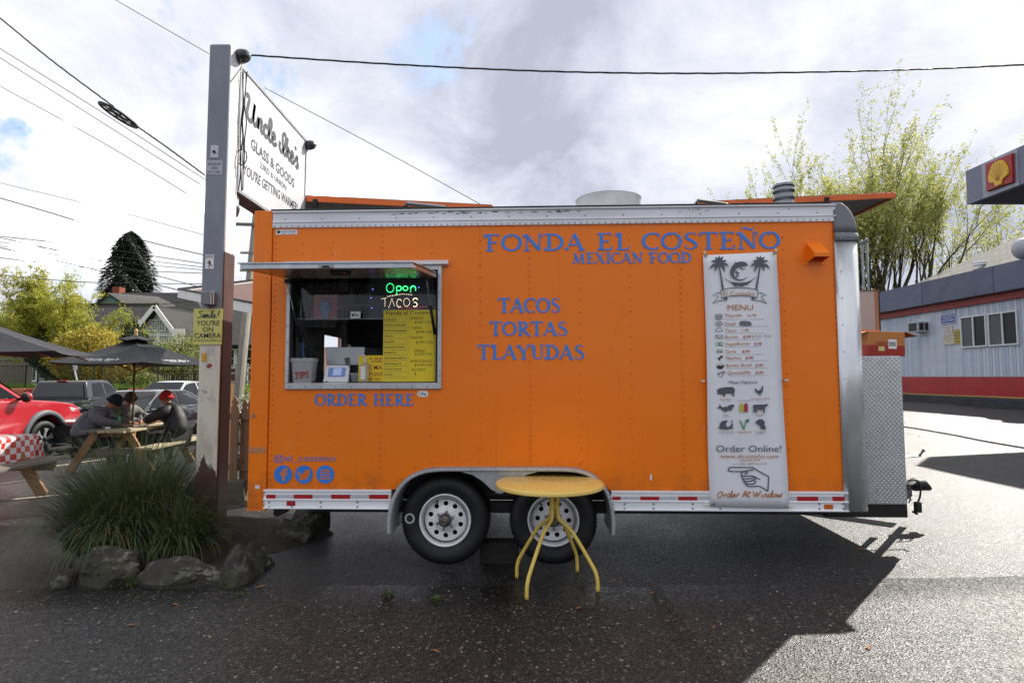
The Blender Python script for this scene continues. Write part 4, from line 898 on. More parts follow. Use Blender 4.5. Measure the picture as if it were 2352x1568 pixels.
# LED sign
led = thing('led_sign', 'unlit black panel sign with glowing green Open and white tacos dots', 'sign', M=TM @ TR(fl(920, 730, .10))); o = fl(920, 730, .10)
m = MB(); a, b = fl(846, 735, .10) - o, fl(998, 636, .10) - o; m.box((a.x, .004, a.z), (b.x, .02, b.z)); m.build('board', pm('led_board', '#0c0c0e', .4), led)
def leds(name, col, strokes, strength, r=.0045, step=4.2):
    m = MB()
    for st in strokes:
        acc = 0
        for p, q in zip(st, st[1:]):
            L_ = math.hypot(q[0] - p[0], q[1] - p[1]); n_ = max(1, int(round(L_ / step)))
            for i in range(n_):
                c = fl(p[0] + (q[0] - p[0]) * i / n_, p[1] + (q[1] - p[1]) * i / n_, .10) - o; m.cbox((c.x, .001, c.z), (r, .004, r))
    m.build(name, pm('led_' + name, col, .4, emit=strength, var=0), led)['kind'] = 'stuff'
def ell(cx, cy, rx, ry, a0=0, a1=360, n=14): return [(cx + rx * math.cos(R(a0 + (a1 - a0) * i / n)), cy - ry * math.sin(R(a0 + (a1 - a0) * i / n))) for i in range(n + 1)]
leds('green', '#3dff8a', [ell(896, 661, 8.5, 10), [(911, 676), (911, 656)], ell(916, 662, 5.5, 5.5, 160, -160), ell(931, 662, 5.5, 5, -40, 310), [(943, 670), (943, 657)], ell(949, 663, 5.5, 6.5, 170, 0), [(954.5, 663), (954.5, 670)]], 1.6, .006, 4.2)
leds('white', '#ffe2b8', [[(877, 686), (890, 684)], [(884, 686), (884, 706)], [(893, 706), (900, 686), (907, 706)], ell(917, 696, 6, 9, 40, 320), ell(934, 694, 7, 9), ell(954, 689, 5, 4.5, 20, 200), ell(953, 699, 5, 5, 110, -150), [(890, 681), (905, 678), (925, 675), (950, 677)]], 1.6, .0038, 4)
leds('blue', '#6a6cff', [[(856, 664), (875, 664)], [(852, 684), (852, 706)], [(962, 660), (976, 672)], [(854, 707), (866, 720)]], 2.5, .006, 19)
leds('red', '#ff4a38', [[(916, 708), (930, 705), (945, 709), (965, 705), (985, 703)]], 1.0, .004, 6)
# tips bucket
tb = thing('tip_bucket', 'frosted plastic tub marked TIPS with banknotes, on the window sill', 'bucket', M=TM @ TR(fl(692, 887, -.008) + Vector((0, .055, 0)))); 
FROST = pm('frosted_plastic', '#c3c6c6', .35, alpha=.42, var=.04)
def rsq(w, d, z, r=.02, n=4):
    out = []
    for cx_, cy_, s0 in ((w / 2 - r, d / 2 - r, 0), (-w / 2 + r, d / 2 - r, 90), (-w / 2 + r, -d / 2 + r, 180), (w / 2 - r, -d / 2 + r, 270)):
        for i in range(n + 1): t = R(s0 + 90 * i / n); out.append((cx_ + r * math.cos(t), cy_ + r * math.sin(t), z))
    return out
def loftrings(m, rings, cap0=True, cap1=False):
    n = len(rings[0]); b = len(m.v); m.v += [tuple(p) for rg_ in rings for p in rg_]
    for i in range(len(rings) - 1):
        for j in range(n): m.f.append((b + i * n + j, b + i * n + (j + 1) % n, b + (i + 1) * n + (j + 1) % n, b + (i + 1) * n + j)); m.mi.append(m.cur)
    if cap0: m.f.append(tuple(range(b + n - 1, b - 1, -1))); m.mi.append(m.cur)
    if cap1: m.f.append(tuple(range(b + (len(rings) - 1) * n, b + len(rings) * n))); m.mi.append(m.cur)
    return m
H_ = fzz(692, 824) - fzz(692, 889)
loftrings(MB(), [rsq(.15, .10, 0), rsq(.175, .12, H_ * .84), rsq(.19, .13, H_ * .86), rsq(.19, .13, H_), rsq(.18, .12, H_), rsq(.168, .112, H_ * .84), rsq(.145, .095, .004)]).build('tub', FROST, tb, smooth=True, autosm=40)
m = MB(); m.text('TIPS', (-.055, -.060, .055), (1, 0, .12), (0, -.11, 1), .115, .055, .012); m.build('marker_word', INKR, tb)
m = MB(); rb_ = random.Random(9)
for k in range(9): M_ = TR((rb_.uniform(-.03, .03), rb_.uniform(-.02, .02), .012 + k * .005)) @ RZ(rb_.uniform(-60, 60)) @ RX(rb_.uniform(-12, 12)) @ RY(rb_.uniform(-14, 14)); m.box((-.055, -.022, 0), (.055, .022, .001), M_)
m.build('banknotes', pm('banknote', '#7d8a6a', .7, var=.3, scale=60), tb)['kind'] = 'stuff'
# payment tablet on the sill
tq = fl(768, 882, -.012); tab = thing('payment_tablet', 'small white payment terminal with blue screen on the window sill', 'tablet', M=TM @ TR(tq + Vector((0, .03, 0))) @ RX(-20))
hh = (fzz(768, 838) - fzz(768, 882)) * 1.04; ww = fx(797) - fx(738)
q = [(-ww / 2 + .012, 0), (ww / 2 - .012, 0), (ww / 2 - .003, .01), (ww / 2 - .006, hh - .02), (ww / 2 - .02, hh), (-ww / 2 + .02, hh), (-ww / 2 + .008, hh - .02), (-ww / 2 + .002, .01)]
MB().prism(q, .025, (0, -.012, 0)).build('housing', pm('white_plastic', '#d9dbdf', .3, var=.03), tab, bevel=.005)
MB().box((-ww * .34, -.0135, hh * .36), (ww * .34, -.0122, hh * .86)).build('screen', pm('screen_blue', '#4a5f8f', .2, emit=.25, var=.06), tab)
MB().box((-ww * .14, -.0142, hh * .44), (ww * .18, -.0136, hh * .84)).build('screen_logo', pm('screen_logo', '#8396b8', .3, emit=.25, var=.2, scale=60), tab)
MB().box((-ww * .44, -.0135, hh * .07), (-ww * .28, -.0122, hh * .12)).build('maker_mark', INK, tab)
MB().prism([(-.05, 0), (.05, 0), (.04, hh * .6), (-.04, hh * .6)], .03, (0, .014, 0)).build('stand', pm('white_plastic', '#d9dbdf', .3), tab)
# till screen seen from behind
tc_ = fl(785, 872, .17); till = thing('till_screen', 'grey back of a till touch screen on its round foot', 'monitor', M=TM @ TR((tc_.x, .24, wz0 - .004)))
o = Vector((tc_.x, .24, wz0 - .004)); M_ = RX(14)
sw = fx(825, 820, .2) - fx(733, 820, .2); sz0, sz1 = fzz(780, 838, .2) - o.z, fzz(780, 796, .2) - o.z
MB().prism([(-sw * .44, sz0), (sw * .44, sz0), (sw * .46, sz0 + .01), (sw * .5, sz1 - .01), (sw * .48, sz1), (-sw * .48, sz1), (-sw * .5, sz1 - .01), (-sw * .46, sz0 + .01)], .02, (0, 0, 0)).build('screen_back', pm('till_grey', '#a9abae', .35, .4, var=.04), till, bevel=.004)
MB().tube([(0.02, -.01, sz0 + .06), (.05, -.02, .01)], [.02, .018], 12).build('neck', pm('till_grey', '#a9abae', .35, .4), till, smooth=True); MB().lathe([(.09, 0), (.09, .008), (.03, .014)], 24, TR((.05, 0, 0))).build('foot', pm('till_grey', '#a9abae', .35, .4), till, smooth=True)
MB().box((-.19, .03, 0), (.16, .16, .085)).build('till_base', pm('white_plastic', '#d9dbdf', .3), till, bevel=.006)
# sanitiser bottle
sb_ = thing('sanitiser_bottle', 'clear pump bottle of hand sanitiser before the yellow notice', 'bottle', M=TM @ TR((fx(838, 870, .04), .045, wz0 + .008)))
h = fzz(838, 834, .04) - wz0
loftrings(MB(), [rsq(.07, .04, 0, .012), rsq(.07, .04, h * .85, .012), rsq(.05, .03, h * .97, .01), rsq(.022, .022, h, .01)], True, True).build('bottle', pm('clear_bottle', '#c9bf9f', .2, alpha=.45, var=.04), sb_, smooth=True, autosm=40)
MB().tube([(0, 0, h), (0, 0, h + .03)], .014, 12).build('cap', WHT, sb_); MB().tube([(0, 0, h + .03), (0, 0, h + .055), (-.03, 0, h + .052)], .006, 8).build('pump', WHT, sb_)
MB().box((-.03, -.0222, .02), (.008, -.0205, h * .8)).build('label', WHT, sb_)
# ------------------------------------------------------------------ menu banner
BV = -.030
bn = thing('menu_banner', 'tall white vinyl menu banner with orange dish names on the trailer side', 'banner', M=TM @ TR(fl(1720, 1166, BV))); BO = fl(1720, 1166, BV)
TLc, TRc, BRc, BLc = (1615, 586), (1783, 578), (1812, 1167), (1632, 1164)
def bpos(px, py, d=0.0): return fl(px, py, BV) - BO + Vector((0, -d, 0))
m = MB(); NU, NV = 8, 24
for j in range(NV + 1):
    for i in range(NU + 1):
        u, v = i / NU, j / NV; a = (TLc[0] + (TRc[0] - TLc[0]) * u, TLc[1] + (TRc[1] - TLc[1]) * u); b = (BLc[0] + (BRc[0] - BLc[0]) * u, BLc[1] + (BRc[1] - BLc[1]) * u)
        sag = 5 * math.sin(math.pi * min(1, v / .5)) * (1 - u) if v < .5 else -3.5 * math.sin(math.pi * (v - .5) / .5) * (1 - u)
        p = bpos(a[0] + (b[0] - a[0]) * v - sag * -.4, a[1] + (b[1] - a[1]) * v); p.y += .004 * math.sin(v * 9 + u * 3) * (1 if 0 < i < NU else 2.2) + .002; m.v.append(tuple(p))
m.f = [(j * (NU + 1) + i, (j + 1) * (NU + 1) + i, (j + 1) * (NU + 1) + i + 1, j * (NU + 1) + i + 1) for j in range(NV) for i in range(NU)]; m.mi = [0] * len(m.f)
ob = m.build('vinyl_sheet', pm('banner_vinyl', '#e4e6ec', .32, var=.04, scale=3, bump=.05, bscale=6), bn, smooth=True); sd = ob.modifiers.new('t', 'SOLIDIFY'); sd.thickness = .0015; sd.offset = -1
SL = pm('print_slate', '#51535f', .45); TAN = pm('print_orange', '#b9753f', .45); CYN = pm('print_cyan', '#7fb3d0', .45); GRN = pm('print_green', '#2f8a55', .45); BLKP = pm('print_black', '#26262a', .45); HW = pm('pen_red', '#b04a34', .5)
PD = .007
b7 = lambda x, y: ((2780 + x / 2.75) / 1.7415, (980 + y / 2.75) / 1.7415)
b8 = lambda x, y: ((2780 + x / 2.75) / 1.7415, (1480 + y / 2.75) / 1.7415)
def btxt(fn, body, x0, x1, yb, h, mat, bold=0.0, shear=0.0, skew=-.03):
    p = fn(x0, yb); q = fn(x1, yb + skew * (x1 - x0) * (1 if fn is b7 else .5)); t = fn(x0, yb - h); a, b, c = bpos(*p, PD), bpos(*q, PD), bpos(*t, PD); mm = MB()
    mm.text(body, a, (b - a).normalized(), (0, 0, 1), (b - a).length, (c - a).z, bold, shear); mm.build('print', mat, bn)
def bpolys(fn, polys, mat, nm='print', d=0.0):
    for k, poly in enumerate(polys): q = [bpos(*fn(x, y), PD + d + k * .0001) for x, y in poly]; MB().add(q, [tuple(range(len(q)))]).build(nm, mat, bn)
def bstrokes(fn, sts, mat, w=None, smooth=3, nm='print'):
    mm = MB()
    for st in sts:
        pts = []
        for p in st: q = bpos(*fn(p[0], p[1]), PD); pts.append((q.x, q.z, (p[2] if len(p) > 2 else w) * .00074))
        mm.stroke(pts, (0, -PD, 0), (1, 0, 0), (0, 0, 1), (0, -1, 0), smooth)
    return mm.build(nm, mat, bn)
def mir(st, ax=488): return [(2 * ax - p[0],) + tuple(p[1:]) for p in st]
palm = [[(305, 485, 20), (285, 360, 16), (262, 225, 11)]] + [[(262, 212, 10), ((262 + x) / 2 + dx, (205 + y) / 2 - 14, 26), (x, y, 3)] for x, y, dx in ((155, 265, -6), (172, 180, 0), (215, 135, 0), (262, 120, 0), (305, 128, 4), (345, 180, 8), (366, 240, 14), (325, 300, 12), (222, 290, -10))]
bstrokes(b7, palm + [mir(s_) for s_ in palm], SL)
ig = [(575, 222, 12), (545, 212, 40), (505, 205, 44), (455, 222, 50), (418, 265, 46), (405, 310, 34), (425, 355, 22), (470, 382, 15), (520, 383, 11), (560, 362, 7), (577, 345, 2)]
bstrokes(b7, [ig, [(490, 235, 16), (520, 262, 12), (548, 262, 6)], [(440, 290, 20), (470, 318, 16), (450, 350, 10), (478, 345, 5)], [(462, 318, 10), (490, 305, 5)]], SL, smooth=4)
bpolys(b7, [[(392 + 40 * (1 - math.cos(t)) + 6, 330 - 150 * i / 11), (378 + 46 * (1 - math.cos(t)) + 4, 322 - 152 * i / 11), (396 + 42 * (1 - math.cos(t)) + 6, 318 - 150 * i / 11)] for i in range(11) for t in (i / 11 * 1.9,)], SL)
bpolys(b7, [[(290, 350), (345, 388), (410, 408), (490, 416), (560, 408), (615, 388), (680, 340), (625, 392), (600, 412), (570, 440), (545, 438), (530, 452), (470, 446), (440, 454), (415, 432), (390, 412)]], SL)
bstrokes(b7, [[(280, 497), (380, 474), (484, 466), (590, 474), (688, 494), (684, 576), (590, 562), (488, 556), (385, 562), (288, 580), (280, 497)], [(282, 528), (240, 530), (192, 548), (255, 568), (225, 605), (190, 642), (270, 612), (352, 604), (350, 576)], mir([(282, 528), (240, 530), (192, 548), (255, 568), (225, 605), (190, 642), (270, 612), (352, 604), (350, 576)])], SL, 8, 0)
bpolys(b7, [[(290, 582), (350, 572), (350, 602)], [(686, 582), (618, 572), (618, 602)]], SL)
btxt(b7, 'El Costeño', 308, 655, 556, 50, TAN, 0, 0, 0); btxt(b7, 'MENU', 356, 636, 716, 62, TAN, 0, 0, 0)
for nm, x0, x1, y, pr, p0, p1, sub, s1 in (('Tlayuda', 324, 514, 792, '16.99', 572, 672, 'Beans, Cabbage, Tomato, Avocado, Cheese, Ranchera Steak', 758), ('Steak', 326, 452, 882, None, 0, 0, 'Beans, Rice, Pico De Gallo, Grilled Onion, Salad, Rachera Steak, 6 Tortillas', 810), ('Tacos', 328, 454, 956, '1.99', 512, 588, 'Double Corn Tortilla, Cilantro, Onion & Your Choice Of Meat', 752), ('Burito', 330, 474, 1028, '8.99', 526, 612, 'Beans, Rice, Cilantro, Onion, Cheese & Your Choice Of Meat', 720), ('VegieBurito', 324, 602, 1105, '8.99', 650, 732, 'Beans, Rice, Cilantro, Onion, Cheese & Your Choice Of Meat', 724), ('Torta', 332, 452, 1188, '8.99', 516, 602, 'Mayo, Lettuce, Onion, Tomato, Avocado, Jalapeños, Beans', 764), ('Nachos', 338, 508, 1258, '8.99', 554, 640, 'Beans, Rice, Pico De Gallo, Grilled Onion, Salad & Your Choice Of Meat', 804), ('Burito Bowl', 342, 618, 1340, '8.99', 664, 750, 'Beans, Rice, Pico De Gallo, Grilled Onion, Salad & Your Choice Of Meat', 806), ('Quesadilla', 354, 610, 1420, '8.99', 664, 750, 'Chedar Cheese, Pico De Gallo, Grilled Onion, & Your Choice Of Meat', 792)):
    btxt(b7, nm, x0, x1, y, 36, TAN); btxt(b7, sub, x0 + 6, s1, y + 30 if y < 850 else y + 18, 9, SL, 0, 0, -.008)
    if pr: btxt(b7, pr, p0, p1, y - 2, 34, HW if y > 1000 else TAN, .008 if y > 1000 else 0, .25, 0)
bpolys(b7, [[(484, 850), (500, 836), (560, 834), (606, 842), (620, 865), (615, 886), (560, 888), (490, 882)]], pm('paint_smear', '#6f7074', .7, var=.2, scale=60)); btxt(b7, '$10.99 +TAX', 622, 838, 1022, 32, pm('pen_grey', '#9a7f7a', .6), -.01, .15, -.03)
ic = []
for i in range(4): ic.append([(218, 772 + 13 * i), (240, 782 + 13 * i), (275, 782 + 13 * i), (298, 772 + 13 * i)])
ic += [ell(258, 770, 40, 10), ell(262, 867, 41, 21), [(240, 850), (285, 885)], [(285, 850), (240, 885)], ell(262, 945, 38, 36, 0, 180), [(222, 950), (302, 950)], [(224, 992), (306, 994), (306, 1028), (224, 1026), (224, 992)], [(224, 994), (262, 1020), (306, 1000)], [(250, 1100), (300, 1098)], [(232, 1158), (245, 1150), (290, 1150), (304, 1160)], [(232, 1168), (304, 1168)], [(234, 1178), (304, 1180)], [(246, 1410), (328, 1384), (320, 1400), (285, 1452), (262, 1440), (246, 1410)], [(250, 1420), (322, 1396)]]
bstrokes(b7, ic, BLKP, 5, 0)
bpolys(b7, [[(245, 1240), (278, 1228), (272, 1278)], [(270, 1216), (308, 1218), (284, 1252)], [(230, 1325), (322, 1322), (308, 1350), (290, 1362), (258, 1362), (240, 1348)]], BLKP)
bstrokes(b7, [[(238, 1322), (250, 1298), (268, 1320), (282, 1294), (300, 1320), (312, 1302), (318, 1322)]], BLKP, 4, 0)
bstrokes(b7, [[(226, 1072), (308, 1074), (308, 1106), (226, 1104), (226, 1072)], [(266, 1100), (262, 1075), (248, 1064)], [(266, 1098), (275, 1070), (288, 1056)]], GRN, 6, 0)
btxt(b8, 'Meat Options', 372, 684, 150, 36, SL)
bpolys(b8, [[(236, 218), (256, 206), (270, 196), (330, 186), (400, 183), (426, 194), (437, 216), (430, 242), (424, 266), (428, 284), (412, 284), (406, 256), (352, 254), (328, 262), (326, 288), (308, 288), (304, 264), (284, 266), (238, 262), (250, 244)],
  [(655, 192), (668, 205), (690, 225), (715, 215), (728, 198), (732, 178), (746, 170), (748, 186), (742, 215), (738, 240), (722, 258), (716, 262), (722, 275), (700, 275), (708, 262), (690, 255), (670, 240), (656, 216)],
  [(268, 368), (285, 398), (310, 408), (330, 396), (345, 404), (380, 380), (425, 374), (428, 392), (405, 424), (392, 450), (386, 436), (345, 448), (322, 470), (325, 448), (290, 436), (280, 420), (236, 416), (264, 398)],
  [(640, 378), (700, 376), (756, 376), (772, 370), (802, 372), (798, 388), (780, 398), (770, 412), (762, 440), (765, 468), (750, 468), (744, 432), (690, 434), (676, 440), (682, 468), (668, 468), (656, 436), (652, 468), (640, 466), (642, 420), (636, 400)],
  [(266, 626), (270, 590), (290, 562), (330, 548), (360, 556), (340, 580), (336, 606), (352, 622), (380, 618), (400, 590), (396, 552), (410, 540), (412, 552), (404, 566), (416, 600), (404, 628), (420, 630), (416, 640), (340, 652), (258, 640), (254, 630)],
  [(662, 572), (685, 545), (705, 536), (716, 540), (728, 535), (748, 548), (766, 572), (756, 590), (772, 620), (774, 648), (752, 654), (724, 640), (706, 600), (684, 592)]], SL)
bstrokes(b8, [[(724, 562), (738, 600), (752, 636)]], MATS['banner_vinyl'], 9)
bpolys(b8, [[(488, 374), (500, 364), (518, 364), (528, 374), (528, 458), (490, 458)], [(504, 364), (507, 350), (511, 364)]], pm('print_mustard', '#bfb93a', .45)); bpolys(b8, [[(538, 376), (548, 364), (566, 364), (578, 376), (579, 458), (539, 458)], [(552, 364), (556, 350), (560, 364)]], pm('print_red', '#a83034', .45))
bpolys(b8, [[(480, 540), (505, 560), (532, 625), (545, 585), (560, 565), (538, 658), (532, 655)], [(555, 575), (552, 550), (570, 538), (596, 534), (590, 562), (572, 576)]], GRN)
for t1, x0, x1, y in (('Carnitas', 275, 397, 330), ('Oaxacan Mole', 612, 825, 325), ('fish', 308, 363, 507), ('Asada', 664, 758, 498), ('Pollo Asado', 264, 428, 690), ('Vegetarian', 458, 620, 688), ('Lengua', 660, 775, 686)): btxt(b8, t1, x0, x1, y, 22, TAN)
btxt(b8, 'Salsa Options', 464, 598, 342, 15, SL)
for t1, x0, x1, y in (('"Pulled Pork"', 300, 372, 348), ('"Oaxacan Mole"', 672, 768, 342), ('"Tilapia Fillet"', 296, 380, 524), ('"Steak"', 690, 734, 515), ('"Grilled Chicken"', 290, 384, 708), ('"Beef Tongue"', 678, 762, 704)): btxt(b8, t1, x0, x1, y, 9, CYN)
btxt(b8, 'Order Online!', 232, 948, 896, 74, SL, 0, 0, 0); btxt(b8, 'www.elcosteño.com', 276, 918, 964, 46, TAN, 0, 0, 0); btxt(b8, '(206)476-2755', 490, 716, 998, 22, TAN); btxt(b8, '@ElCostenoCD', 582, 790, 1036, 20, TAN); btxt(b8, 'myspace', 404, 482, 1034, 11, SL)
bstrokes(b8, [[(500, 1040), (500, 1022), (506, 1018)], [(494, 1028), (506, 1028)], ell(525, 1029, 12, 12), [(546, 1022), (556, 1040), (576, 1024)]], SL, 3, 0)
bstrokes(b8, [[(640, 1068), (400, 1066), (370, 1076), (366, 1096), (386, 1108), (500, 1112), (560, 1104), (640, 1092)], [(630, 1066), (720, 1120), (808, 1166)], [(808, 1166), (797, 1330)], [(797, 1330), (712, 1274), (640, 1276), (576, 1270), (548, 1236), (528, 1206), (508, 1152), (518, 1118), (545, 1112), (572, 1120), (562, 1138), (538, 1134)], [(512, 1158), (560, 1162), (625, 1158), (640, 1166), (632, 1182), (580, 1192), (526, 1188)], [(528, 1212), (590, 1222), (650, 1200), (660, 1180), (640, 1162)], [(548, 1240), (600, 1250), (650, 1245), (662, 1222), (648, 1210)], [(640, 1160), (672, 1180), (712, 1196)]], SL, 11, 4)
OAW = [[(290, 1332), (262, 1342), (248, 1372), (258, 1396), (282, 1392), (300, 1360), (292, 1332), (300, 1340)], [(318, 1392), (326, 1360), (322, 1372), (344, 1352)], [(384, 1358), (362, 1358), (354, 1386), (372, 1392), (390, 1366), (408, 1318), (396, 1390), (410, 1384), (430, 1372), (438, 1358), (424, 1362), (424, 1388), (446, 1384)], [(456, 1392), (462, 1360), (482, 1356), (486, 1364)], [(518, 1394), (556, 1320), (562, 1390)], [(528, 1368), (572, 1362)], [(598, 1326), (580, 1384), (596, 1390), (606, 1384)], [(578, 1344), (612, 1340)], [(640, 1324), (650, 1390), (678, 1336), (686, 1390), (722, 1320)], [(736, 1358), (730, 1390), (742, 1388)], [(758, 1392), (764, 1360), (784, 1358), (782, 1390), (796, 1386)], [(832, 1358), (810, 1360), (804, 1386), (822, 1390), (838, 1362), (852, 1316), (842, 1390), (856, 1386)], [(886, 1356), (868, 1366), (870, 1390), (888, 1386), (894, 1364), (886, 1356)], [(908, 1358), (906, 1388), (922, 1386), (930, 1360), (928, 1388), (944, 1382), (956, 1344)]]
bstrokes(b8, OAW, TAN, 10, 3)
for px, py in ((1620, 587), (1779, 581), (1629, 875), (1802, 873), (1638, 1158), (1806, 1161)):
    q = bpos(px, py, .004); MB().lathe([(.004, -.004), (.011, -.004), (.012, 0)], 12, TR(q) @ RX(90)).build('grommet', SREW, bn)
for px, py, hz in ((1618, 581, 0), (1781, 575, 0), (1614, 875, 1), (1806, 873, 1), (1624, 1160, 1), (1815, 1163, 1)):
    q = bpos(px, py, .006); s_ = (.03, .012, .014) if hz else (.016, .012, .03); MB().cbox(q, s_).build('clip', pm('clip_ivory', '#cfc8b4', .4), bn, bevel=.003)
# lettering painted by hand must not hang off: butterfly canopy of the terrace behind the trailer
can = thing('terrace_canopy', 'orange edged canopy with two raised wings standing behind the trailer roof', 'canopy', at(1380, 1200, 8.0) * 1.0)
can.location = (1.0, 8.2, 0); CO = Vector(can.location)
UND = pm('canopy_underside', '#6f6e70', .6, var=.12, scale=3); OEB = pm('orange_edge_bright', '#d9641c', .4, var=.1); DKT = pm('canopy_top_dark', '#35302e', .6)
def wing(nl, nr, Y0, dep):
    a, b = at(*nl, Y0) - CO, at(*nr, Y0) - CO; c_, d = b + Vector((0, dep, 0)), a + Vector((0, dep, 0)); z = Vector((0, 0, .03))
    ob = MB().add([a, b, c_, d, a + z, b + z, c_ + z, d + z], [(3, 2, 1, 0), (4, 5, 6, 7), (0, 1, 5, 4), (1, 2, 6, 5), (2, 3, 7, 6), (3, 0, 4, 7)]).build('wing_panel', UND, can)
    for p, q in ((a, b), (b, c_), (c_, d), (d, a)): MB().bar(p + z * .3, q + z * .3, .03, .075).build('edge_trim', OEB, ob, bevel=.004)
    MB().add([a + z * 1.9, b + z * 1.9, c_ + z * 1.9, d + z * 1.9], [(0, 1, 2, 3)]).build('roof_felt', DKT, ob)
    for p in (a.lerp(b, .25), a.lerp(b, .8), d.lerp(c_, .25), d.lerp(c_, .8)):
        if nl[0] < 1200 or True: q = p + CO; x_ = min(max(q.x, -1.6 * q.y / 4.45), 2.5 * q.y / 4.45); MB().tube([(x_ - CO.x, p.y, gz(x_, q.y) - .05), (x_ - CO.x, p.y, p.z)], .04, 8).build('post', BLKM, can)
    return ob
wing((590, 452), (1130, 480), 7.3, 1.6); wq = wing((1600, 473), (2055, 450), 7.3, 1.6)
# ------------------------------------------------------------------ yellow bistro table
YP = pm('yellow_powder_coat', '#e3c45c', .38, var=.10, scale=9, bump=.05); 
def wet_yellow():
    t = NT('yellow_table_top'); n = t.noise(7, 6, .6); drops = t.vor(70, feat='SMOOTH_F1'); sp = t.noise(38, 4, .7)
    t.set(Base_Color=t.mix(t.ramp(sp, [(.56, 0), (.70, .3)]), t.ramp(n, [(.3, srgb('#e6c263')), (.7, srgb('#efd27a'))]), srgb('#bd9a58')), Roughness=t.ramp(sp, [(.35, .12), (.65, .5)]), Normal=t.bump(drops, .08, .003)); return t.m
feet = [gp(1210, 1379), gp(1373, 1361), gp(1326, 1314), gp(1187, 1329)]
tcn = sum(feet, Vector()) / 4; zt_ = at(1262, 1106, tcn.y).z
tb = thing('bistro_table', 'round yellow metal bistro table with four splayed tube legs', 'table', (tcn.x, tcn.y, 0))
rt = 122.5 * tcn.y / F
MB().lathe([(0, zt_), (rt * .97, zt_), (rt * .99, zt_ - .004), (rt, zt_ - .012), (rt * .995, zt_ - .028), (rt * .975, zt_ - .032), (rt * .96, zt_ - .024), (0, zt_ - .022)], 72, TR((-.035, 0, 0))).build('table_top', [wet_yellow()], tb, smooth=True, autosm=50)
for k, f in enumerate(feet):
    d = f - Vector((tcn.x, tcn.y, f.z)); d.z = 0; u = d.normalized(); q = d
    pts = crom([q + Vector((0, 0, f.z)), q + Vector((0, 0, f.z + .07)), q * .97 + Vector((0, 0, f.z + .12)), q * .88 + Vector((0, 0, f.z + .18)), q * .42 + Vector((0, 0, .40)), u * .045 + Vector((0, 0, .47)), u * .026 + Vector((0, 0, .53)), u * .026 + Vector((0, 0, zt_ - .02))], 4)
    lg = MB().tube(pts, .0135, 12).build('leg', YP, tb, smooth=True); MB().tube([pts[0] + (Vector((0, 0, -.001)) if not isinstance(pts[0], tuple) else Vector((0, 0, 0))) if False else Vector(pts[0]) - Vector((0, 0, .002)), Vector(pts[0]) + Vector((0, 0, .012))], .0145, 10).build('foot_cap', BLACK, lg)
MB().tube([(0, 0, .56), (0, 0, .60)], .03, 12).build('leg_collar', YP, tb)
# ------------------------------------------------------------------ timber block between the wheels
q = gp(1147, 1296); MB_ = MB().cbox((0, 0, .085), (.31, .15, .17)); ob = MB_.build('timber_chock', pm('black_timber', '#221f1c', .85, var=.4, scale=8, stretch=(1, 6, 6), bump=.5), bevel=.008); ob.location = (q.x, q.y + .08, q.z); ob.rotation_euler.z = R(-2); tag(ob, 'dark weathered timber block wedged between the two trailer wheels', 'block')
# ------------------------------------------------------------------ cartons and board on the front locker
def tloc(px, py, v): return TM @ fl(px, py, v)
LT = zt if False else fzz(2035, 817, LV)
CB = pm('cardboard', '#b8763f', .8, var=.10, scale=6, bump=.05); CBR = pm('carton_red', '#9c2a20', .7, var=.12, scale=6); 
cq = fl(2036, 812, .34); ct = thing('cardboard_carton', 'brown carton with dark red base and white labels on the locker', 'box', M=TM @ TR((cq.x, .34, LT + .004)) @ RZ(-4) @ RY(2.5))
w_ = fx(2078, 790, .34) - fx(1996, 790, .34); h_ = fzz(2036, 762, .34) - LT; cd = .30
MB().box((-w_ / 2, 0, .0), (w_ / 2, cd, h_ * .42)).build('carton_base', CBR, ct, bevel=.003); MB().box((-w_ / 2 + .001, .001, h_ * .42), (w_ / 2 - .001, cd - .001, h_)).build('carton_body', CB, ct, bevel=.003)
for s_, an in ((-1, 20), (1, -12)): MB().box((0, 0, 0), (.10, cd, .004), TR((s_ * w_ / 2, 0, h_)) @ RY(an + (180 if s_ > 0 else 0) if False else (-160 if s_ < 0 else -20) * -s_ * s_)).build('flap', CB, ct)
MB().box((w_ * .05, -.0012, h_ * .30), (w_ * .27, -.0002, h_ * .68)).build('label', WHT, ct); MB().box((-w_ * .22, -.0012, h_ * .20), (-w_ * .05, -.0002, h_ * .38)).build('label', pm('label_yellow', '#cfc27a', .5), ct)
m = MB()
for i in range(12): m.box((w_ * .07 + i * .0045, -.002, h_ * .40), (w_ * .07 + i * .0045 + (.0015 if i % 3 else .003), -.0013, h_ * .58))
m.build('barcode', INK, ct); MB().text('CANDY', (-w_ * .30, -.0015, h_ * .44), (1, 0, 0), (0, 0, 1), w_ * .34, h_ * .15, .01).build('print', CBR, ct)
m = MB(); m.cbox((0, 0, 0), (.001, .001, .001)); 
c2 = fl(2003, 812, .62); c2t = thing('orange_carton', 'open orange carton tucked behind the brown carton on the locker', 'box', M=TM @ TR((c2.x - .02, .66, LT + .004)) @ RZ(6))
for lo, hi in (((-.13, 0, 0), (.13, .004, .24)), ((-.13, .2, 0), (.13, .204, .25)), ((-.13, .004, 0), (-.126, .2, .24)), ((.126, .004, 0), (.13, .2, .24)), ((-.126, .004, 0), (.126, .2, .004))): MB().box(lo, hi).build('side', pm('orange_card', '#c5703a', .75, var=.1), c2t)
pq = fl(2003, 812, 1.2); pn = thing('cabinet_panel', 'pale pinkish panel with wooden edge standing behind the cartons', 'panel', M=TM @ TR((pq.x, 1.2, LT + .002)))
x1 = fx(2022, 740, 1.2) - pq.x; hz = fzz(2003, 669, 1.2) - LT
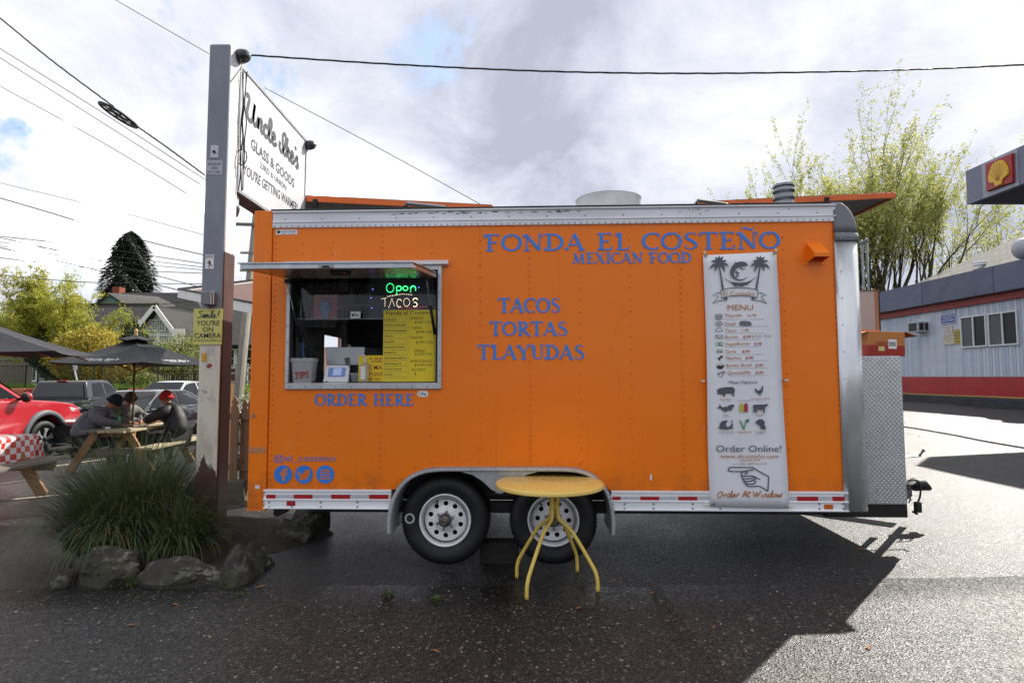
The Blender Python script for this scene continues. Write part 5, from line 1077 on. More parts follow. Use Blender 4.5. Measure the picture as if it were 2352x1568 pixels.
MB().box((-.22, 0, 0), (x1 - .045, .02, hz)).build('panel_face', pm('pale_panel', '#b59f98', .5, var=.06, scale=4), pn); MB().box((x1 - .045, -.004, 0), (x1 - .012, .024, hz)).build('panel_edge', pm('panel_wood', '#a86f49', .6, var=.2, scale=8), pn); MB().box((x1 - .011, -.006, 0), (x1, .03, hz)).build('panel_seal', BLACK, pn); MB().box((-.22, -.006, hz), (x1, .03, hz + .012)).build('panel_cap', pm('cap_brown', '#6c5148', .6), pn)
# ------------------------------------------------------------------ sign post
PX0, PX1, PY0, PY1 = -2.877, -2.667, 5.22, 5.43
POLE_TOP = at(505, 100, PY0).z
def pole_paint():
    t = NT('sign_post_paint'); s = t.sep(t.tc('Object')); z = s[2]; ge = t.sep(t.N.new('ShaderNodeNewGeometry').outputs['Normal']) 
    wob = t.math('MULTIPLY', t.math('SUBTRACT', t.noise(9, 6, .7), .5), .22)
    zw = t.math('ADD', z, wob); zr = t.math('ADD', z, t.math('MULTIPLY', t.math('SUBTRACT', t.noise(3, 6, .7, t.map((3, 3, .3))), .5), .9))
    grey = t.ramp(t.noise(3, 7, .7, t.map((1, 1, .35))), [(.3, srgb('#6c727e')), (.7, srgb('#868c97'))]); cream = t.ramp(t.noise(6, 8, .75, t.map((1, 1, .25))), [(.32, srgb('#a9a697')), (.5, srgb('#d2d0c2')), (.7, srgb('#dcdacd'))])
    brown = t.ramp(t.noise(5, 6), [(.3, srgb('#3e2a24')), (.7, srgb('#553c33'))]); teal = t.ramp(t.noise(5, 6), [(.3, srgb('#39474b')), (.7, srgb('#54636a'))])
    front = t.mix(t.math('GREATER_THAN', z, 1.88), cream, grey); front = t.mix(t.math('LESS_THAN', zr, .72), front, brown); front = t.mix(t.math('LESS_THAN', t.math('ADD', z, t.math('MULTIPLY', wob, .4)), .34), front, teal)
    white = t.ramp(t.noise(3, 6), [(.3, srgb('#c6c6c8')), (.7, srgb('#dcdcdc'))]); side = t.mix(t.math('LESS_THAN', t.math('ADD', z, t.math('MULTIPLY', wob, .3)), 2.66), white, brown)
    col = t.mix(t.math('GREATER_THAN', ge[0], .6), front, side)
    rust = t.math('MULTIPLY', t.ramp(t.noise(14, 6, .75, t.map((1, 1, .4))), [(.64, 0), (.70, 1)]), t.ramp(t.noise(2, 4), [(.48, 0), (.6, 1)]))
    col = t.mix(rust, col, (.14, .05, .02)); t.set(Base_Color=col, Roughness=.5, Normal=t.bump(t.noise(30, 5), .12, .004)); return t.m
post = thing('sign_post', 'tall square steel post painted grey, cream and brown, holding the roadside sign', 'sign post', ((PX0 + PX1) / 2, (PY0 + PY1) / 2, 0))
PO = Vector(post.location); hx, hy = (PX1 - PX0) / 2, (PY1 - PY0) / 2
MB().box((-hx, -hy, -.05), (hx, hy, POLE_TOP)).build('post_tube', pole_paint(), post, bevel=.022, seg=3)
def onpost(px, py, d=0.0): return at(px, py, PY0 - d) - PO
def pplate(name, p0, y0, p1, y1, d, mat, par=post, r=.1):
    a, b = onpost(p0, y1, d), onpost(p1, y0, d); return MB().box((a.x, a.y, a.z), (b.x, a.y + max(.002, d - .001), b.z)).build(name, mat, par)
sw_ = pplate('switch_plate', 483, 334, 502, 362, .006, pm('plate_white', '#c5c6cc', .4)); q = onpost(491, 348, .02); MB().lathe([(.008, 0), (.014, .02), (.012, .025), (0, .026)], 12, TR(q + Vector((0, .02, 0))) @ RX(90)).build('switch_knob', BLACK, sw_)
lb = pplate('maker_label', 472.5, 369, 511, 401, .003, pm('label_silver', '#aeb0ba', .4)); m = MB()
for t1, p0, p1, yb, h in (('SHORELINE', 476, 507, 380, 7), ('SIGN', 485, 500, 389, 6.5), ('120V 3.2 10/98', 475, 505, 398, 6)): a, b = onpost(p0, yb, .0045), onpost(p1, yb, .0045); m.text(t1, a, (1, 0, 0), (0, 0, 1), b.x - a.x, h * PY0 / F, .01, .15)
m.build('print', pm('print_grey', '#5c5d66', .5), lb)
s1 = pplate('running_man_sticker', 471, 585, 491.5, 617, .003, WHT); m = MB(); a, b = onpost(473, 594, .0045), onpost(489, 594, .0045); m.text('HTTP!!', a, (1, 0, 0), (0, 0, 1), b.x - a.x, .03, .01)
for poly in ([(479, 598), (482, 597), (482.5, 600), (480, 601)], [(477, 602), (483, 600), (485, 606), (481, 608)], [(482, 606), (486, 608), (488, 612), (485, 611)], [(480, 607), (482, 609), (480, 615), (478, 615)], [(474, 604), (478, 602), (478, 604)]): q = [onpost(x, y, .0045) for x, y in poly]; m.add(q, [tuple(range(len(q)))])
m.build('print', INK, s1)
for i, (poly, c) in enumerate(([[(462, 812), (474, 810), (475, 829), (463, 831)], '#c79a1e'], [[(474, 838), (482, 834), (488, 838), (482, 845), (476, 845)], '#8a2f22'], [[(482, 800), (489, 797), (490, 812), (484, 816), (480, 812)], '#b5babd'])):
    q = [onpost(x, y, .003) for x, y in poly]; MB().add(q, [tuple(range(len(q)))]).build('sticker', pm('sticker_%d' % i, c, .4, var=.25, scale=60), post)
# scratched sticker remains
m = MB(); rq = random.Random(4)
for k in range(60):
    x, y = rq.uniform(448, 486), rq.uniform(893, 922); q = [onpost(x + rq.uniform(-2, 2), y + rq.uniform(-3, 3), .003) for _ in range(3)]; m.add(q, [(0, 1, 2)])
m.build('torn_sticker', pm('torn_grey', '#777a80', .6), post)['kind'] = 'stuff'
# outlet box on the post
ob = pplate('outlet_box', 463, 668, 489, 700, .07, pm('outlet_grey', '#74777d', .5), post); ob.modifiers.new('b', 'BEVEL').width = .01; pplate('box_lid', 461, 672, 484, 698, .085, pm('outlet_grey', '#74777d', .5), ob)
q = onpost(482, 700, .05); MB().tube([q, q - Vector((0, 0, .03))], .008, 8).build('box_conduit', BLACK, ob)
# smile sign
sg = thing('camera_notice', 'yellow notice reading Smile you are on camera fixed to the post', 'sign', M=TR(onpost(478, 790, .012) + PO)); o = onpost(478, 790, .012)
def sgp(px, py, d=0.0): return onpost(px, py, .012) - o - Vector((0, d, 0))
a, b = sgp(442.5, 791), sgp(511.5, 708.5)
t = NT('notice_yellow'); t.set(Base_Color=t.ramp(t.noise(4, 4), [(.3, srgb('#c3c261')), (.7, srgb('#d4d27c'))]), Roughness=.45)
MB().box((a.x, a.y, a.z), (b.x, a.y + .004, b.z)).build('sign_plate', t.m, sg, bevel=.0)
DKS = pm('sign_ink_dark', '#3a3a3c', .5)
for t1, p0, p1, yb, h, bo in (("YOU'RE", 451, 504, 747.5, 11.5, .02), ('ON', 465, 490, 761.5, 11, .02), ('CAMERA', 446, 508, 776, 11.5, .02), ('(AND WE MIGHT BE LISTENING TOO)', 444, 508, 784, 4.6, .0)):
    a, b = sgp(p0, yb, .0015), sgp(p1, yb, .0015); MB().text(t1, a, (1, 0, 0), (0, 0, 1), b.x - a.x, h * PY0 / F, bo, .15 if h < 5 else 0).build('print', DKS, sg)
SM = [[(.5, .82), (.42, 1.0), (.22, .95), (.2, .75), (.4, .5), (.36, .2), (.15, .02), (-.02, .12)], [(.5, .0), (.62, .5), (.64, .42), (.6, .0), (.78, .5), (.82, .42), (.76, .0), (.95, .5), (.98, .4), (.94, .08), (1.05, .05)], [(1.12, .5), (1.08, .1), (1.2, .05)], [(1.22, .1), (1.45, .8), (1.42, 1.0), (1.34, .8), (1.32, .1), (1.42, .03)], [(1.45, .15), (1.66, .35), (1.6, .5), (1.48, .35), (1.5, .06), (1.66, .05), (1.78, .2)], [(2.05, 1.05), (1.92, .3)], [(1.88, .06), (1.86, .0)]]
a, b, c = sgp(453, 730, .0015), sgp(505, 730, .0015), sgp(453, 714, .0015); m = MB(); sx, sy = (b.x - a.x) / 2.1, c.z - a.z
for st in SM: m.stroke([(p[0] * sx, p[1] * sy, .0085) for p in st], a, (1, 0, 0), (0, 0, 1), (0, -1, 0), 4)
m.build('print', DKS, sg)
# ------------------------------------------------------------------ roadside sign cabinet
SX = -2.690; SYa, SYb = PY1 + .03, atx(703, 400, SX).y
def ons(px, py, X=SX): return atx(px, py, X)
zA = ons(556, 150).z; zB = ons(541, 438).z
sign = thing('roadside_sign', 'white two sided roadside sign box with script lettering above the trailer corner', 'sign', (SX, SYa, zB)); SO = Vector(sign.location)
SIGNW = pm('sign_face_white', '#c9cbcf', .35, var=.02, scale=2)
MB().box((-.16, .02, .02), (-.004, SYb - SYa - .02, zA - zB - .02)).build('sign_face', SIGNW, sign)
L_ = SYb - SYa; Hs = zA - zB; m = MB()
for lo, hi in (((0, 0), (L_, .035)), ((0, Hs - .035), (L_, Hs)), ((0, .035), (.03, Hs - .035)), ((L_ - .03, .035), (L_, Hs - .035))): m.box((-.19, lo[0], lo[1]), (.006, hi[0], hi[1]))
m.build('sign_frame', pm('sign_frame_grey', '#8f9298', .5, .2), sign, bevel=.004); MB().box((-.17, .03, -.012), (-.01, L_ - .03, -.001)).build('sign_soffit', pm('soffit_maroon', '#5d3a3a', .6), sign)
MB().tube([(-.09, L_ + .06, -SO.z - .05), (-.09, L_ + .06, Hs)], .05, 12).build('rear_pipe', pm('pipe_white', '#c9c9c9', .5), sign)
for z_ in (.2, Hs - .2): MB().bar((-.09, -.06, z_), (-.09, .02, z_), .08, .06).build('bracket', pm('bracket_grey', '#777b83', .5), sign); MB().bar((-.09, L_ - .01, z_), (-.09, L_ + .06, z_), .08, .06).build('bracket', pm('bracket_grey', '#777b83', .5), sign)
SGI = pm('sign_grey_ink', '#2b2d34', .5)
def sline(body, p0, y0, p1, y1, h, bold=.0, shear=0.0):
    a, b = ons(p0, y0) - SO, ons(p1, y1) - SO; a.x = b.x = -.0022; MB().text(body, a, (b - a).normalized(), (0, 0, 1), (b - a).length, h, bold, shear).build('lettering', SGI, sign)
hG = ons(577, 315).z - ons(577, 340).z
sline('GLASS & GOODS', 577, 340, 676, 432, hG, .015); sline('23RD & UNION', 597.5, 384, 658, 438, hG * .55, .005); hY = ons(560, 375).z - ons(560, 398.7).z; sline("YOU'RE GETTING WARMER!", 559.6, 398.7, 684, 487, hY, .012, .12)
UI = [[(.02, .92), (.12, 1.05), (.22, .92), (.12, .42), (.15, .10), (.30, .02), (.46, .22), (.57, .95), (.50, .42), (.53, .08), (.64, .05), (.74, .22)], [(.74, .22), (.83, .52), (.80, .02), (.84, .30), (.98, .54), (1.05, .44), (1.00, .12), (1.10, .02), (1.22, .16)], [(1.46, .42), (1.36, .54), (1.22, .36), (1.22, .10), (1.36, .0), (1.52, .16)], [(1.52, .16), (1.72, .72), (1.72, .98), (1.62, 1.0), (1.55, .68), (1.55, .14), (1.66, .0), (1.80, .14)], [(1.80, .22), (2.00, .36), (1.98, .52), (1.85, .50), (1.79, .24), (1.87, .02), (2.02, .04), (2.14, .2)], [(2.42, .46), (2.36, .2), (2.54, .02), (2.76, .42), (2.86, .92), (2.76, 1.06), (2.62, .9), (2.61, .48), (2.70, .08), (2.86, .02)], [(3.02, 1.02), (2.94, .5), (2.92, .0)], [(2.94, .28), (3.06, .52), (3.15, .42), (3.02, .27), (3.12, .06), (3.22, .02), (3.30, .16)], [(3.30, .22), (3.50, .36), (3.48, .52), (3.35, .50), (3.29, .24), (3.37, .02), (3.52, .04), (3.62, .2)], [(3.72, 1.02), (3.68, .84)], [(3.64, .2), (3.86, .56), (3.88, .34), (3.96, .14), (3.86, -.02), (3.74, .06)]]
a, b = ons(564, 268) - SO, ons(686, 388) - SO; a.x = b.x = -.0022; c = ons(564, 214) - SO; m = MB(); sx, sy = (b - a).length / 4.0, (c.z - a.z)
for st in UI: m.stroke([(p[0] * sx, p[1] * sy, .050) for p in st], a, (b - a).normalized(), (0, 0, 1), (1, 0, 0), 5)
m.build('lettering', SGI, sign)
# cables down the sign edge
CL = ['thickest black cable strapped down the edge of the white sign', 'black cable running down beside the sign, nearest the post', 'black cable running down against the sign face', 'short black cable at the top of the sign edge']
for k in range(4):
    rk = random.Random(k); pts = [Vector((PX1 + .012 + .012 * k, PY1 + .01 + rk.uniform(-.012, .012), z)) for z in [POLE_TOP - .16 - i * .17 for i in range(8 if k < 3 else 7)]]
    pts = [p + Vector((rk.uniform(-.012, .012), 0, 0)) for p in pts]; o_ = MB().tube(crom([tuple(p) for p in pts], 4), .006, 6).build('sign_cable', BLACK); tag(o_, CL[k], 'cable', 'cables strapped to the sign edge')
q = Vector((PX1 + .03, PY1 + .0, POLE_TOP - 1.0)); o_ = MB().tube([q + Vector((.05 * math.cos(i * .5), 0, .08 * math.sin(i * .5) - .02)) for i in range(14)], .005, 6).build('cable_loop', BLACK); tag(o_, 'small loop of spare black cable tied beside the sign', 'cable')
# cameras
def dome_cam(px, py, Y, yaw, label, s=1.0, down=False):
    p = at(px, py, Y); e = thing('security_camera', label, 'camera', p, R(yaw), 'security cameras on the sign')
    MB().cbox((-.05 * s, 0, .0), (.07 * s, .11 * s, .13 * s)).build('junction_box', pm('box_white', '#bdbec2', .45), e, bevel=.01)
    M_ = RY(90) if not down else TR((-.05, 0, -.06)) @ RX(180)
    MB().lathe([(.055 * s, -.015), (.062 * s, .01), (.060 * s, .045 * s), (.048 * s, .085 * s), (.030 * s, .10 * s), (0, .105 * s)], 20, M_).build('dome', pm('camera_black', '#1b1c1f', .3, coat=.3), e, smooth=True)
    MB().lathe([(.022 * s, .095 * s), (.024 * s, .112 * s), (0, .114 * s)], 12, M_).build('lens', pm('lens_grey', '#8a8c92', .2, .5), e, smooth=True)
    MB().tube(crom([(-.05 * s, .0, -.06 * s), (-.02 * s, -.03, -.12 * s), (-.06 * s, -.02, -.16 * s)], 4), .006, 6).build('camera_lead', BLACK, e)
dome_cam(549, 131, PY1 - .05, -15, 'black dome camera on white box at the very top of the sign post', 1.1)
dome_cam(707, 334, SYb, -10, 'black dome camera on the far corner of the white roadside sign', 1.0)
dome_cam(547, 462, PY1 + .1, 0, 'dark dome camera hanging under the sign beside the post', 1.0, True)
# conduit and valve at the foot of the post
a, b = gp(512, 1232), gp(606, 1232); pc = thing('ground_pipe', 'grey metal pipe running along the soil from the sign post', 'pipe', (a.x, a.y + .1, .0))
MB().tube([(0, 0, .065), (b.x - a.x, .02, .06)], .02, 10).build('pipe_run', pm('pipe_grey', '#8a8e90', .5, .4, var=.2), pc, smooth=True); MB().cbox((b.x - a.x + .02, .02, .02), (.07, .09, .14)).build('pipe_block', pm('rust_block', '#4a3a2c', .85, var=.3), pc, bevel=.012)
# ------------------------------------------------------------------ planting bed
SOIL = pm('dark_soil', (.030, .024, .017), .95, var=.5, scale=12, bump=.8, bscale=60)
bc = gp(300, 1270); bed = MB(); n = 30; ring = []
for k in range(7):
    t_ = k / 6
    for i in range(n):
        a = 2 * math.pi * i / n; rr = 1 - t_; x = bc.x + .38 + 1.18 * rr * math.cos(a) * (1 + .08 * math.sin(3 * a)); y = bc.y + .42 + .72 * rr * math.sin(a); z = gz(x, y) + .012 + .13 * (1 - rr ** 2.2) + .01 * math.sin(7 * a + k * 2); bed.v.append((x, y, z - (.03 if k == 0 else 0)))
for k in range(6):
    for i in range(n): bed.f.append((k * n + i, k * n + (i + 1) % n, (k + 1) * n + (i + 1) % n, (k + 1) * n + i)); bed.mi.append(0)
struct('planting_bed', bed.build('planting_bed', SOIL, smooth=True))
def rock_mat():
    t = NT('mossy_rock'); n = t.noise(5, 8, .7); lich = t.ramp(t.noise(7, 8, .75), [(.52, 0), (.62, 1)]); up = t.sep(t.N.new('ShaderNodeNewGeometry').outputs['Normal'])[2]
    base = t.ramp(n, [(.3, (.022, .020, .017)), (.55, (.052, .046, .038)), (.75, (.10, .09, .075))]); base = t.mix(t.math('MULTIPLY', lich, t.ramp(up, [(.2, 0), (.7, .8)])), base, (.26, .25, .21)); base = t.mix(t.ramp(t.noise(3, 6), [(.52, 0), (.66, .5)]), base, (.05, .065, .018))
    t.set(Base_Color=base, Roughness=.85, Normal=t.bump(t.noise(16, 9, .75), .9, .03)); return t.m
ROCK = rock_mat()
def rock(p0, p1, yt, yb, depth, label, seed, lean=0.0):
    """a boulder standing on the pixels of its foot; p0..p1 wide, yt its top, yb its foot"""
    g = gp((p0 + p1) / 2, yb); w = (p1 - p0) * g.y / F; h = (yb - yt) * g.y / F; rg_ = random.Random(seed)
    bm = bmesh.new(); bmesh.ops.create_icosphere(bm, subdivisions=4, radius=1)
    from mathutils import noise as MN
    off = Vector((seed * 3.1, seed * 1.7, seed)); planes = [(Vector((rg_.uniform(-1, 1), rg_.uniform(-1, .4), rg_.uniform(-.1, 1))).normalized(), rg_.uniform(.55, .85)) for _ in range(14)]
    for v in bm.verts:
        d = v.co.normalized(); r = 1.0
        for n_, k in planes:
            q = d.dot(n_)
            if q > .05: r = min(r, k / q)
        r += .10 * MN.noise(d * 1.7 + off) + .06 * MN.noise(d * 5 + off) + .035 * MN.noise(d * 11 + off) + .02 * MN.noise(d * 23 + off)
        v.co = Vector((d.x * r * w * .62, d.y * r * depth * .62, d.z * r * h * .78 + lean * d.x * h))
    z0 = min(v.co.z for v in bm.verts); zt = max(v.co.z for v in bm.verts)
    me = bpy.data.meshes.new('boulder'); bm.to_mesh(me); bm.free(); me.materials.append(ROCK); me.polygons.foreach_set('use_smooth', [True] * len(me.polygons)); me.set_sharp_from_angle(angle=R(24))
    o_ = bpy.data.objects.new('boulder', me); COL.objects.link(o_); o_.location = (g.x, g.y + depth * .45, g.z + h - zt); return tag(o_, label, 'rock', 'boulders round the planting bed')
rock(98, 150, 1318, 1355, .16, 'small angular grey boulder at the far left end of the planting bed', 1); rock(150, 306, 1268, 1350, .30, 'largest mossy boulder with sloping top under the grass clump', 2, .12)
rock(310, 498, 1290, 1353, .26, 'long low boulder with pale lichen top in front of the grass', 3, -.05); rock(494, 562, 1266, 1348, .22, 'upright knobbly pale boulder at the right end of the bed', 4)
rock(540, 595, 1256, 1322, .24, 'dark squarish boulder just behind the upright pale one', 5); rock(588, 622, 1284, 1304, .1, 'fist sized pale stone lying right of the dark boulder', 6)
rock(602, 692, 1198, 1252, .26, 'rounded mossy boulder on the soil by the ground pipe', 7); rock(650, 745, 1172, 1236, .3, 'wedge shaped boulder in the shade under the trailer corner', 8); rock(190, 330, 1222, 1262, .25, 'mossy boulder half hidden inside the grass clump', 9)
# ------------------------------------------------------------------ ornamental grass
GM = [leaf_mat('rush_green', (.060, .088, .036), .45, .5, .2), leaf_mat('rush_light', (.11, .16, .040), .35, .5, .25), leaf_mat('rush_tan', (.16, .12, .055), .35, .6, .2)]
def clump(c, r, cnt, hmin, hmax, spread, seed, droop, mats=(7, 1.5, 1)):
    rg_ = random.Random(seed); m = MB()
    for k in range(cnt):
        a = rg_.random() * 6.283; q = r * math.sqrt(rg_.random()); x, y = q * math.cos(a), q * math.sin(a) * .8
        a2 = a + rg_.gauss(0, .5); ln = rg_.uniform(hmin, hmax); lean = spread * (.15 + .85 * (q / r)) * rg_.uniform(.5, 1.25); w_ = rg_.uniform(.0018, .0038)
        m.cur = rg_.choices((0, 1, 2), mats)[0]; seg = 6; px_, py_ = -math.sin(a2) * w_, math.cos(a2) * w_; b = len(m.v); X, Y, Z = x, y, .0; th = lean * .35; L1 = ln / seg
        for i in range(seg + 1):
            f = 1 - (i / seg) ** 1.5 * .85; m.v.append((X - px_ * f, Y - py_ * f, Z)); m.v.append((X + px_ * f, Y + py_ * f, Z)); X += math.cos(a2) * math.sin(th) * L1; Y += math.sin(a2) * math.sin(th) * L1; Z += math.cos(th) * L1; th += lean * .22 * droop
        for i in range(seg): m.f.append((b + 2 * i, b + 2 * i + 1, b + 2 * i + 3, b + 2 * i + 2)); m.mi.append(m.cur)
    return m
g1 = gp(248, 1266); e = thing('ornamental_grass', 'big clump of dark green rush grass growing between the boulders', 'grass clump', (g1.x, g1.y + .36, gz(g1.x, g1.y) + .05))
clump(None, .42, 3600, .62, 1.12, 1.40, 3, 1.0, (6, 1.5, 1.3)).build('blades', GM, e)['kind'] = 'stuff'
g3 = gp(190, 1300); e = thing('ornamental_grass', 'low drooping grass spilling over the largest boulder at the left', 'grass clump', (g3.x, g3.y + .30, gz(g3.x, g3.y) + .06))
clump(None, .32, 1900, .45, .90, 1.7, 15, 1.15, (6, 1, 1.6)).build('blades', GM, e)['kind'] = 'stuff'
g2 = gp(352, 1302); e = thing('ornamental_grass', 'lower bright green grass clump in front of the sign post', 'grass clump', (g2.x, g2.y + .30, gz(g2.x, g2.y) + .05))
clump(None, .22, 1400, .28, .64, 1.45, 8, 1.25, (4, 3, .6)).build('blades', GM, e)['kind'] = 'stuff'
for k, (px, py, nn, hh) in enumerate(((372, 1352, 26, .07), (305, 1345, 40, .16), (250, 1352, 16, .08), (890, 1372, 30, .05), (545, 1372, 14, .03), (1000, 1383, 40, .04), (1340, 1342, 16, .035), (520, 1350, 20, .05))):
    p = gp(px, py); e = thing('weed_tuft', ['tiny leafy weed at the foot of the long low boulder', 'tuft of green grass between the two big boulders', 'short grass sprig before the largest boulder', 'green tuft in the pavement crack left of the wheels', 'small moss tuft on the bare pavement below the upright boulder', 'flat weed in the pavement crack before the left wheel', 'thin grass sprig in the joint near the yellow table', 'thin tuft at the foot of the upright boulder'][k], 'weed', p + Vector((0, .02, .008)))
    clump(None, .03 + hh * .3, nn * 2, hh * .5, hh * 1.1, 1.3, 20 + k, 1.2, (2, 5, .3)).build('blades', GM, e)['kind'] = 'stuff'
# ------------------------------------------------------------------ picket fence
FW = pm('cedar_weathered', '#83644a', .8, var=.25, scale=4, stretch=(6, 6, .6), bump=.4, bscale=30); FWR = pm('cedar_red', '#7d4a26', .75, var=.2, scale=4, stretch=(6, 6, .6), bump=.3)
FY = 7.2; f0 = at(515, 1100, FY); fen_ = thing('picket_fence', 'short brown picket fence with a tall board post between sign post and trailer', 'fence', (f0.x, FY, gz(f0.x, FY))); FO = Vector(fen_.location)
def fpt(px, py): return at(px, py, FY) - FO
a, b = fpt(513, 1104), fpt(531, 880); MB().box((a.x, -.06, a.z), (b.x, .06, b.z)).build('post', FWR, fen_, bevel=.006)
for px, top in ((542, 909), (557, 915), (571, 916), (590, 912), (610, 912), (630, 912), (650, 912), (670, 912)):
    a = fpt(px, 1107); zt_ = fpt(px, top).z; w_ = .048 if px < 550 else .045; MB().prism([(-w_, a.z), (w_, a.z), (w_, zt_ - .14), (w_ * .55, zt_ - .11), (w_ * .9, zt_ - .07), (0, zt_), (-w_ * .9, zt_ - .07), (-w_ * .55, zt_ - .11), (-w_, zt_ - .14)], .022, (a.x, -.09 if px < 550 else -.04 + .02 * (px % 3), 0)).build('picket', FW, fen_, bevel=.004)
for py in (955, 1072): a, b = fpt(520, py), fpt(690, py); MB().box((a.x, -.035, a.z - .04), (b.x, .0, a.z + .04)).build('rail', FW, fen_)
a, b = fpt(530, 1075), fpt(575, 1040); MB().bar(a, b, .03, .06).build('brace', FW, fen_)
CON = pm('concrete_old', '#5d5a50', .9, var=.25, scale=6, bump=.5)
for px, lab in ((536, 'mossy concrete footing block under the brown fence post'), (572, 'concrete footing block under the fence next to the trailer')):
    p = gp(px, 1150); o_ = MB().prism([(-.14, 0), (.14, 0), (.10, .26), (-.10, .26)], .26, (0, -.13, 0)).build('footing_block', CON, bevel=.015); o_.location = (p.x, FY - .02 + (.3 if px > 550 else 0), gz(p.x, FY) - .02); tag(o_, lab, 'block', 'footings of the fence')
# ------------------------------------------------------------------ picnic tables
WOODS = [pm('picnic_grey_wood', '#6f685e', .8, var=.25, scale=3, stretch=(7, .5, 7), bump=.4, bscale=20), pm('picnic_pale_wood', '#a99c7e', .75, var=.2, scale=3, stretch=(7, .5, 7), bump=.3, bscale=20), pm('picnic_leg_wood', '#9a6e45', .75, var=.2, scale=4, bump=.2)]
def picnic(label, cx, cy, rz, L=1.85, tops=(0, 0, 1, 1, 0), bench=(0, 0)):
    e = thing('picnic_table', label, 'picnic table', (cx, cy, gz(cx, cy)), R(rz), 'picnic tables on the lot'); h = .74
    for k in range(5): x = -.30 + .15 * k; MB().box((x - .068, -L / 2, h - .04), (x + .068, L / 2, h)).build('top_plank', WOODS[tops[k]], e, bevel=.004)
    for s_ in (-1, 1):
        for k in range(2): x = s_ * (.62 + .15 * k); MB().box((x - .068, -L / 2, .42), (x + .068, L / 2, .46)).build('bench_plank', WOODS[bench[0 if s_ < 0 else 1]], e, bevel=.004)
    for y in (-L / 2 + .28, L / 2 - .28):
        for s_ in (-1, 1): MB().bar((s_ * .70, y, -.01), (s_ * .26, y, h - .05), .045, .13, (s_ * 1, 0, .5)).build('leg', WOODS[2], e, bevel=.004)
        MB().box((-.80, y + .03, .30), (.80, y + .07, .415)).build('cross_beam', WOODS[0], e, bevel=.004); MB().box((-.36, y + .03, h - .13), (.36, y + .07, h - .045)).build('top_beam', WOODS[2], e, bevel=.004)
        MB().bar((0, y + (.05 if y < 0 else .05), .32), (0, y + (.5 if y < 0 else -.5), h - .06), .04, .08).build('brace', WOODS[2], e)
    return e
T1 = (-6.86, 10.45); picnic('wooden picnic table where three men sit under the open black umbrella', *T1, 2, 1.85, (0, 0, 1, 1, 1), (0, 1))
T2 = (-6.62, 6.62); picnic('wooden picnic table under the checkered tablecloth at the left edge', *T2, 6, 1.95)
picnic('picnic table standing further back, half hidden by the sign post', -6.35, 13.4, 80, 1.8, (1, 1, 1, 1, 1), (0, 0))
# ------------------------------------------------------------------ checkered tablecloth
def check_mat():
    t = NT('red_white_check'); uv = t.N.new('ShaderNodeUVMap'); ck = t.N.new('ShaderNodeTexChecker'); t.L.new(uv.outputs[0], ck.inputs[0]); ck.inputs['Scale'].default_value = 1; ck.inputs['Color1'].default_value = (*srgb('#c2311d'), 1); ck.inputs['Color2'].default_value = (*srgb('#d9d6da'), 1)
    t.set(Base_Color=ck.outputs[0], Roughness=.35); return t.m
tc_ = thing('tablecloth', 'red and white checkered plastic cloth hanging over the left picnic table', 'tablecloth', (T2[0], T2[1], gz(*T2) + .742), R(6)); m = MB(); NU, NV = 52, 44; W2, L2, D2 = .39, .99, .36; uvs = []
def cl(u, v):
    x = max(-W2, min(W2, u)); y = max(-L2, min(L2, v)); ox, oy = abs(u) - W2, abs(v) - L2; z = .004; 
    if ox > 0: z -= ox; x += math.copysign(.02 + .035 * math.sin(v * 9 + 1) * ox / .3 + .03 * math.sin(v * 23) * ox / .4, u)
    if oy > 0: z -= oy; y += math.copysign(.02 + .04 * math.sin(u * 12) * oy / .3, v)
    if ox > 0 and oy > 0: z = -max(ox, oy) - .1 * min(ox, oy); x += math.copysign(.10 * min(ox, oy) / .3, u)
    return (x, y, max(z, -.40))
for j in range(NV + 1):
    for i in range(NU + 1): m.v.append(cl(-W2 - D2 + (2 * W2 + 2 * D2) * i / NU, -L2 - D2 + (2 * L2 + 2 * D2) * j / NV)); uvs.append(((-W2 - D2 + (2 * W2 + 2 * D2) * i / NU) / .075, (-L2 - D2 + (2 * L2 + 2 * D2) * j / NV) / .075))
m.f = [(j * (NU + 1) + i, j * (NU + 1) + i + 1, (j + 1) * (NU + 1) + i + 1, (j + 1) * (NU + 1) + i) for j in range(NV) for i in range(NU)]; m.mi = [0] * len(m.f)
ob = m.build('cloth', check_mat(), tc_, smooth=True); ul = ob.data.uv_layers.new(name='UVMap')
for lp in ob.data.loops: ul.data[lp.index].uv = uvs[lp.vertex_index]
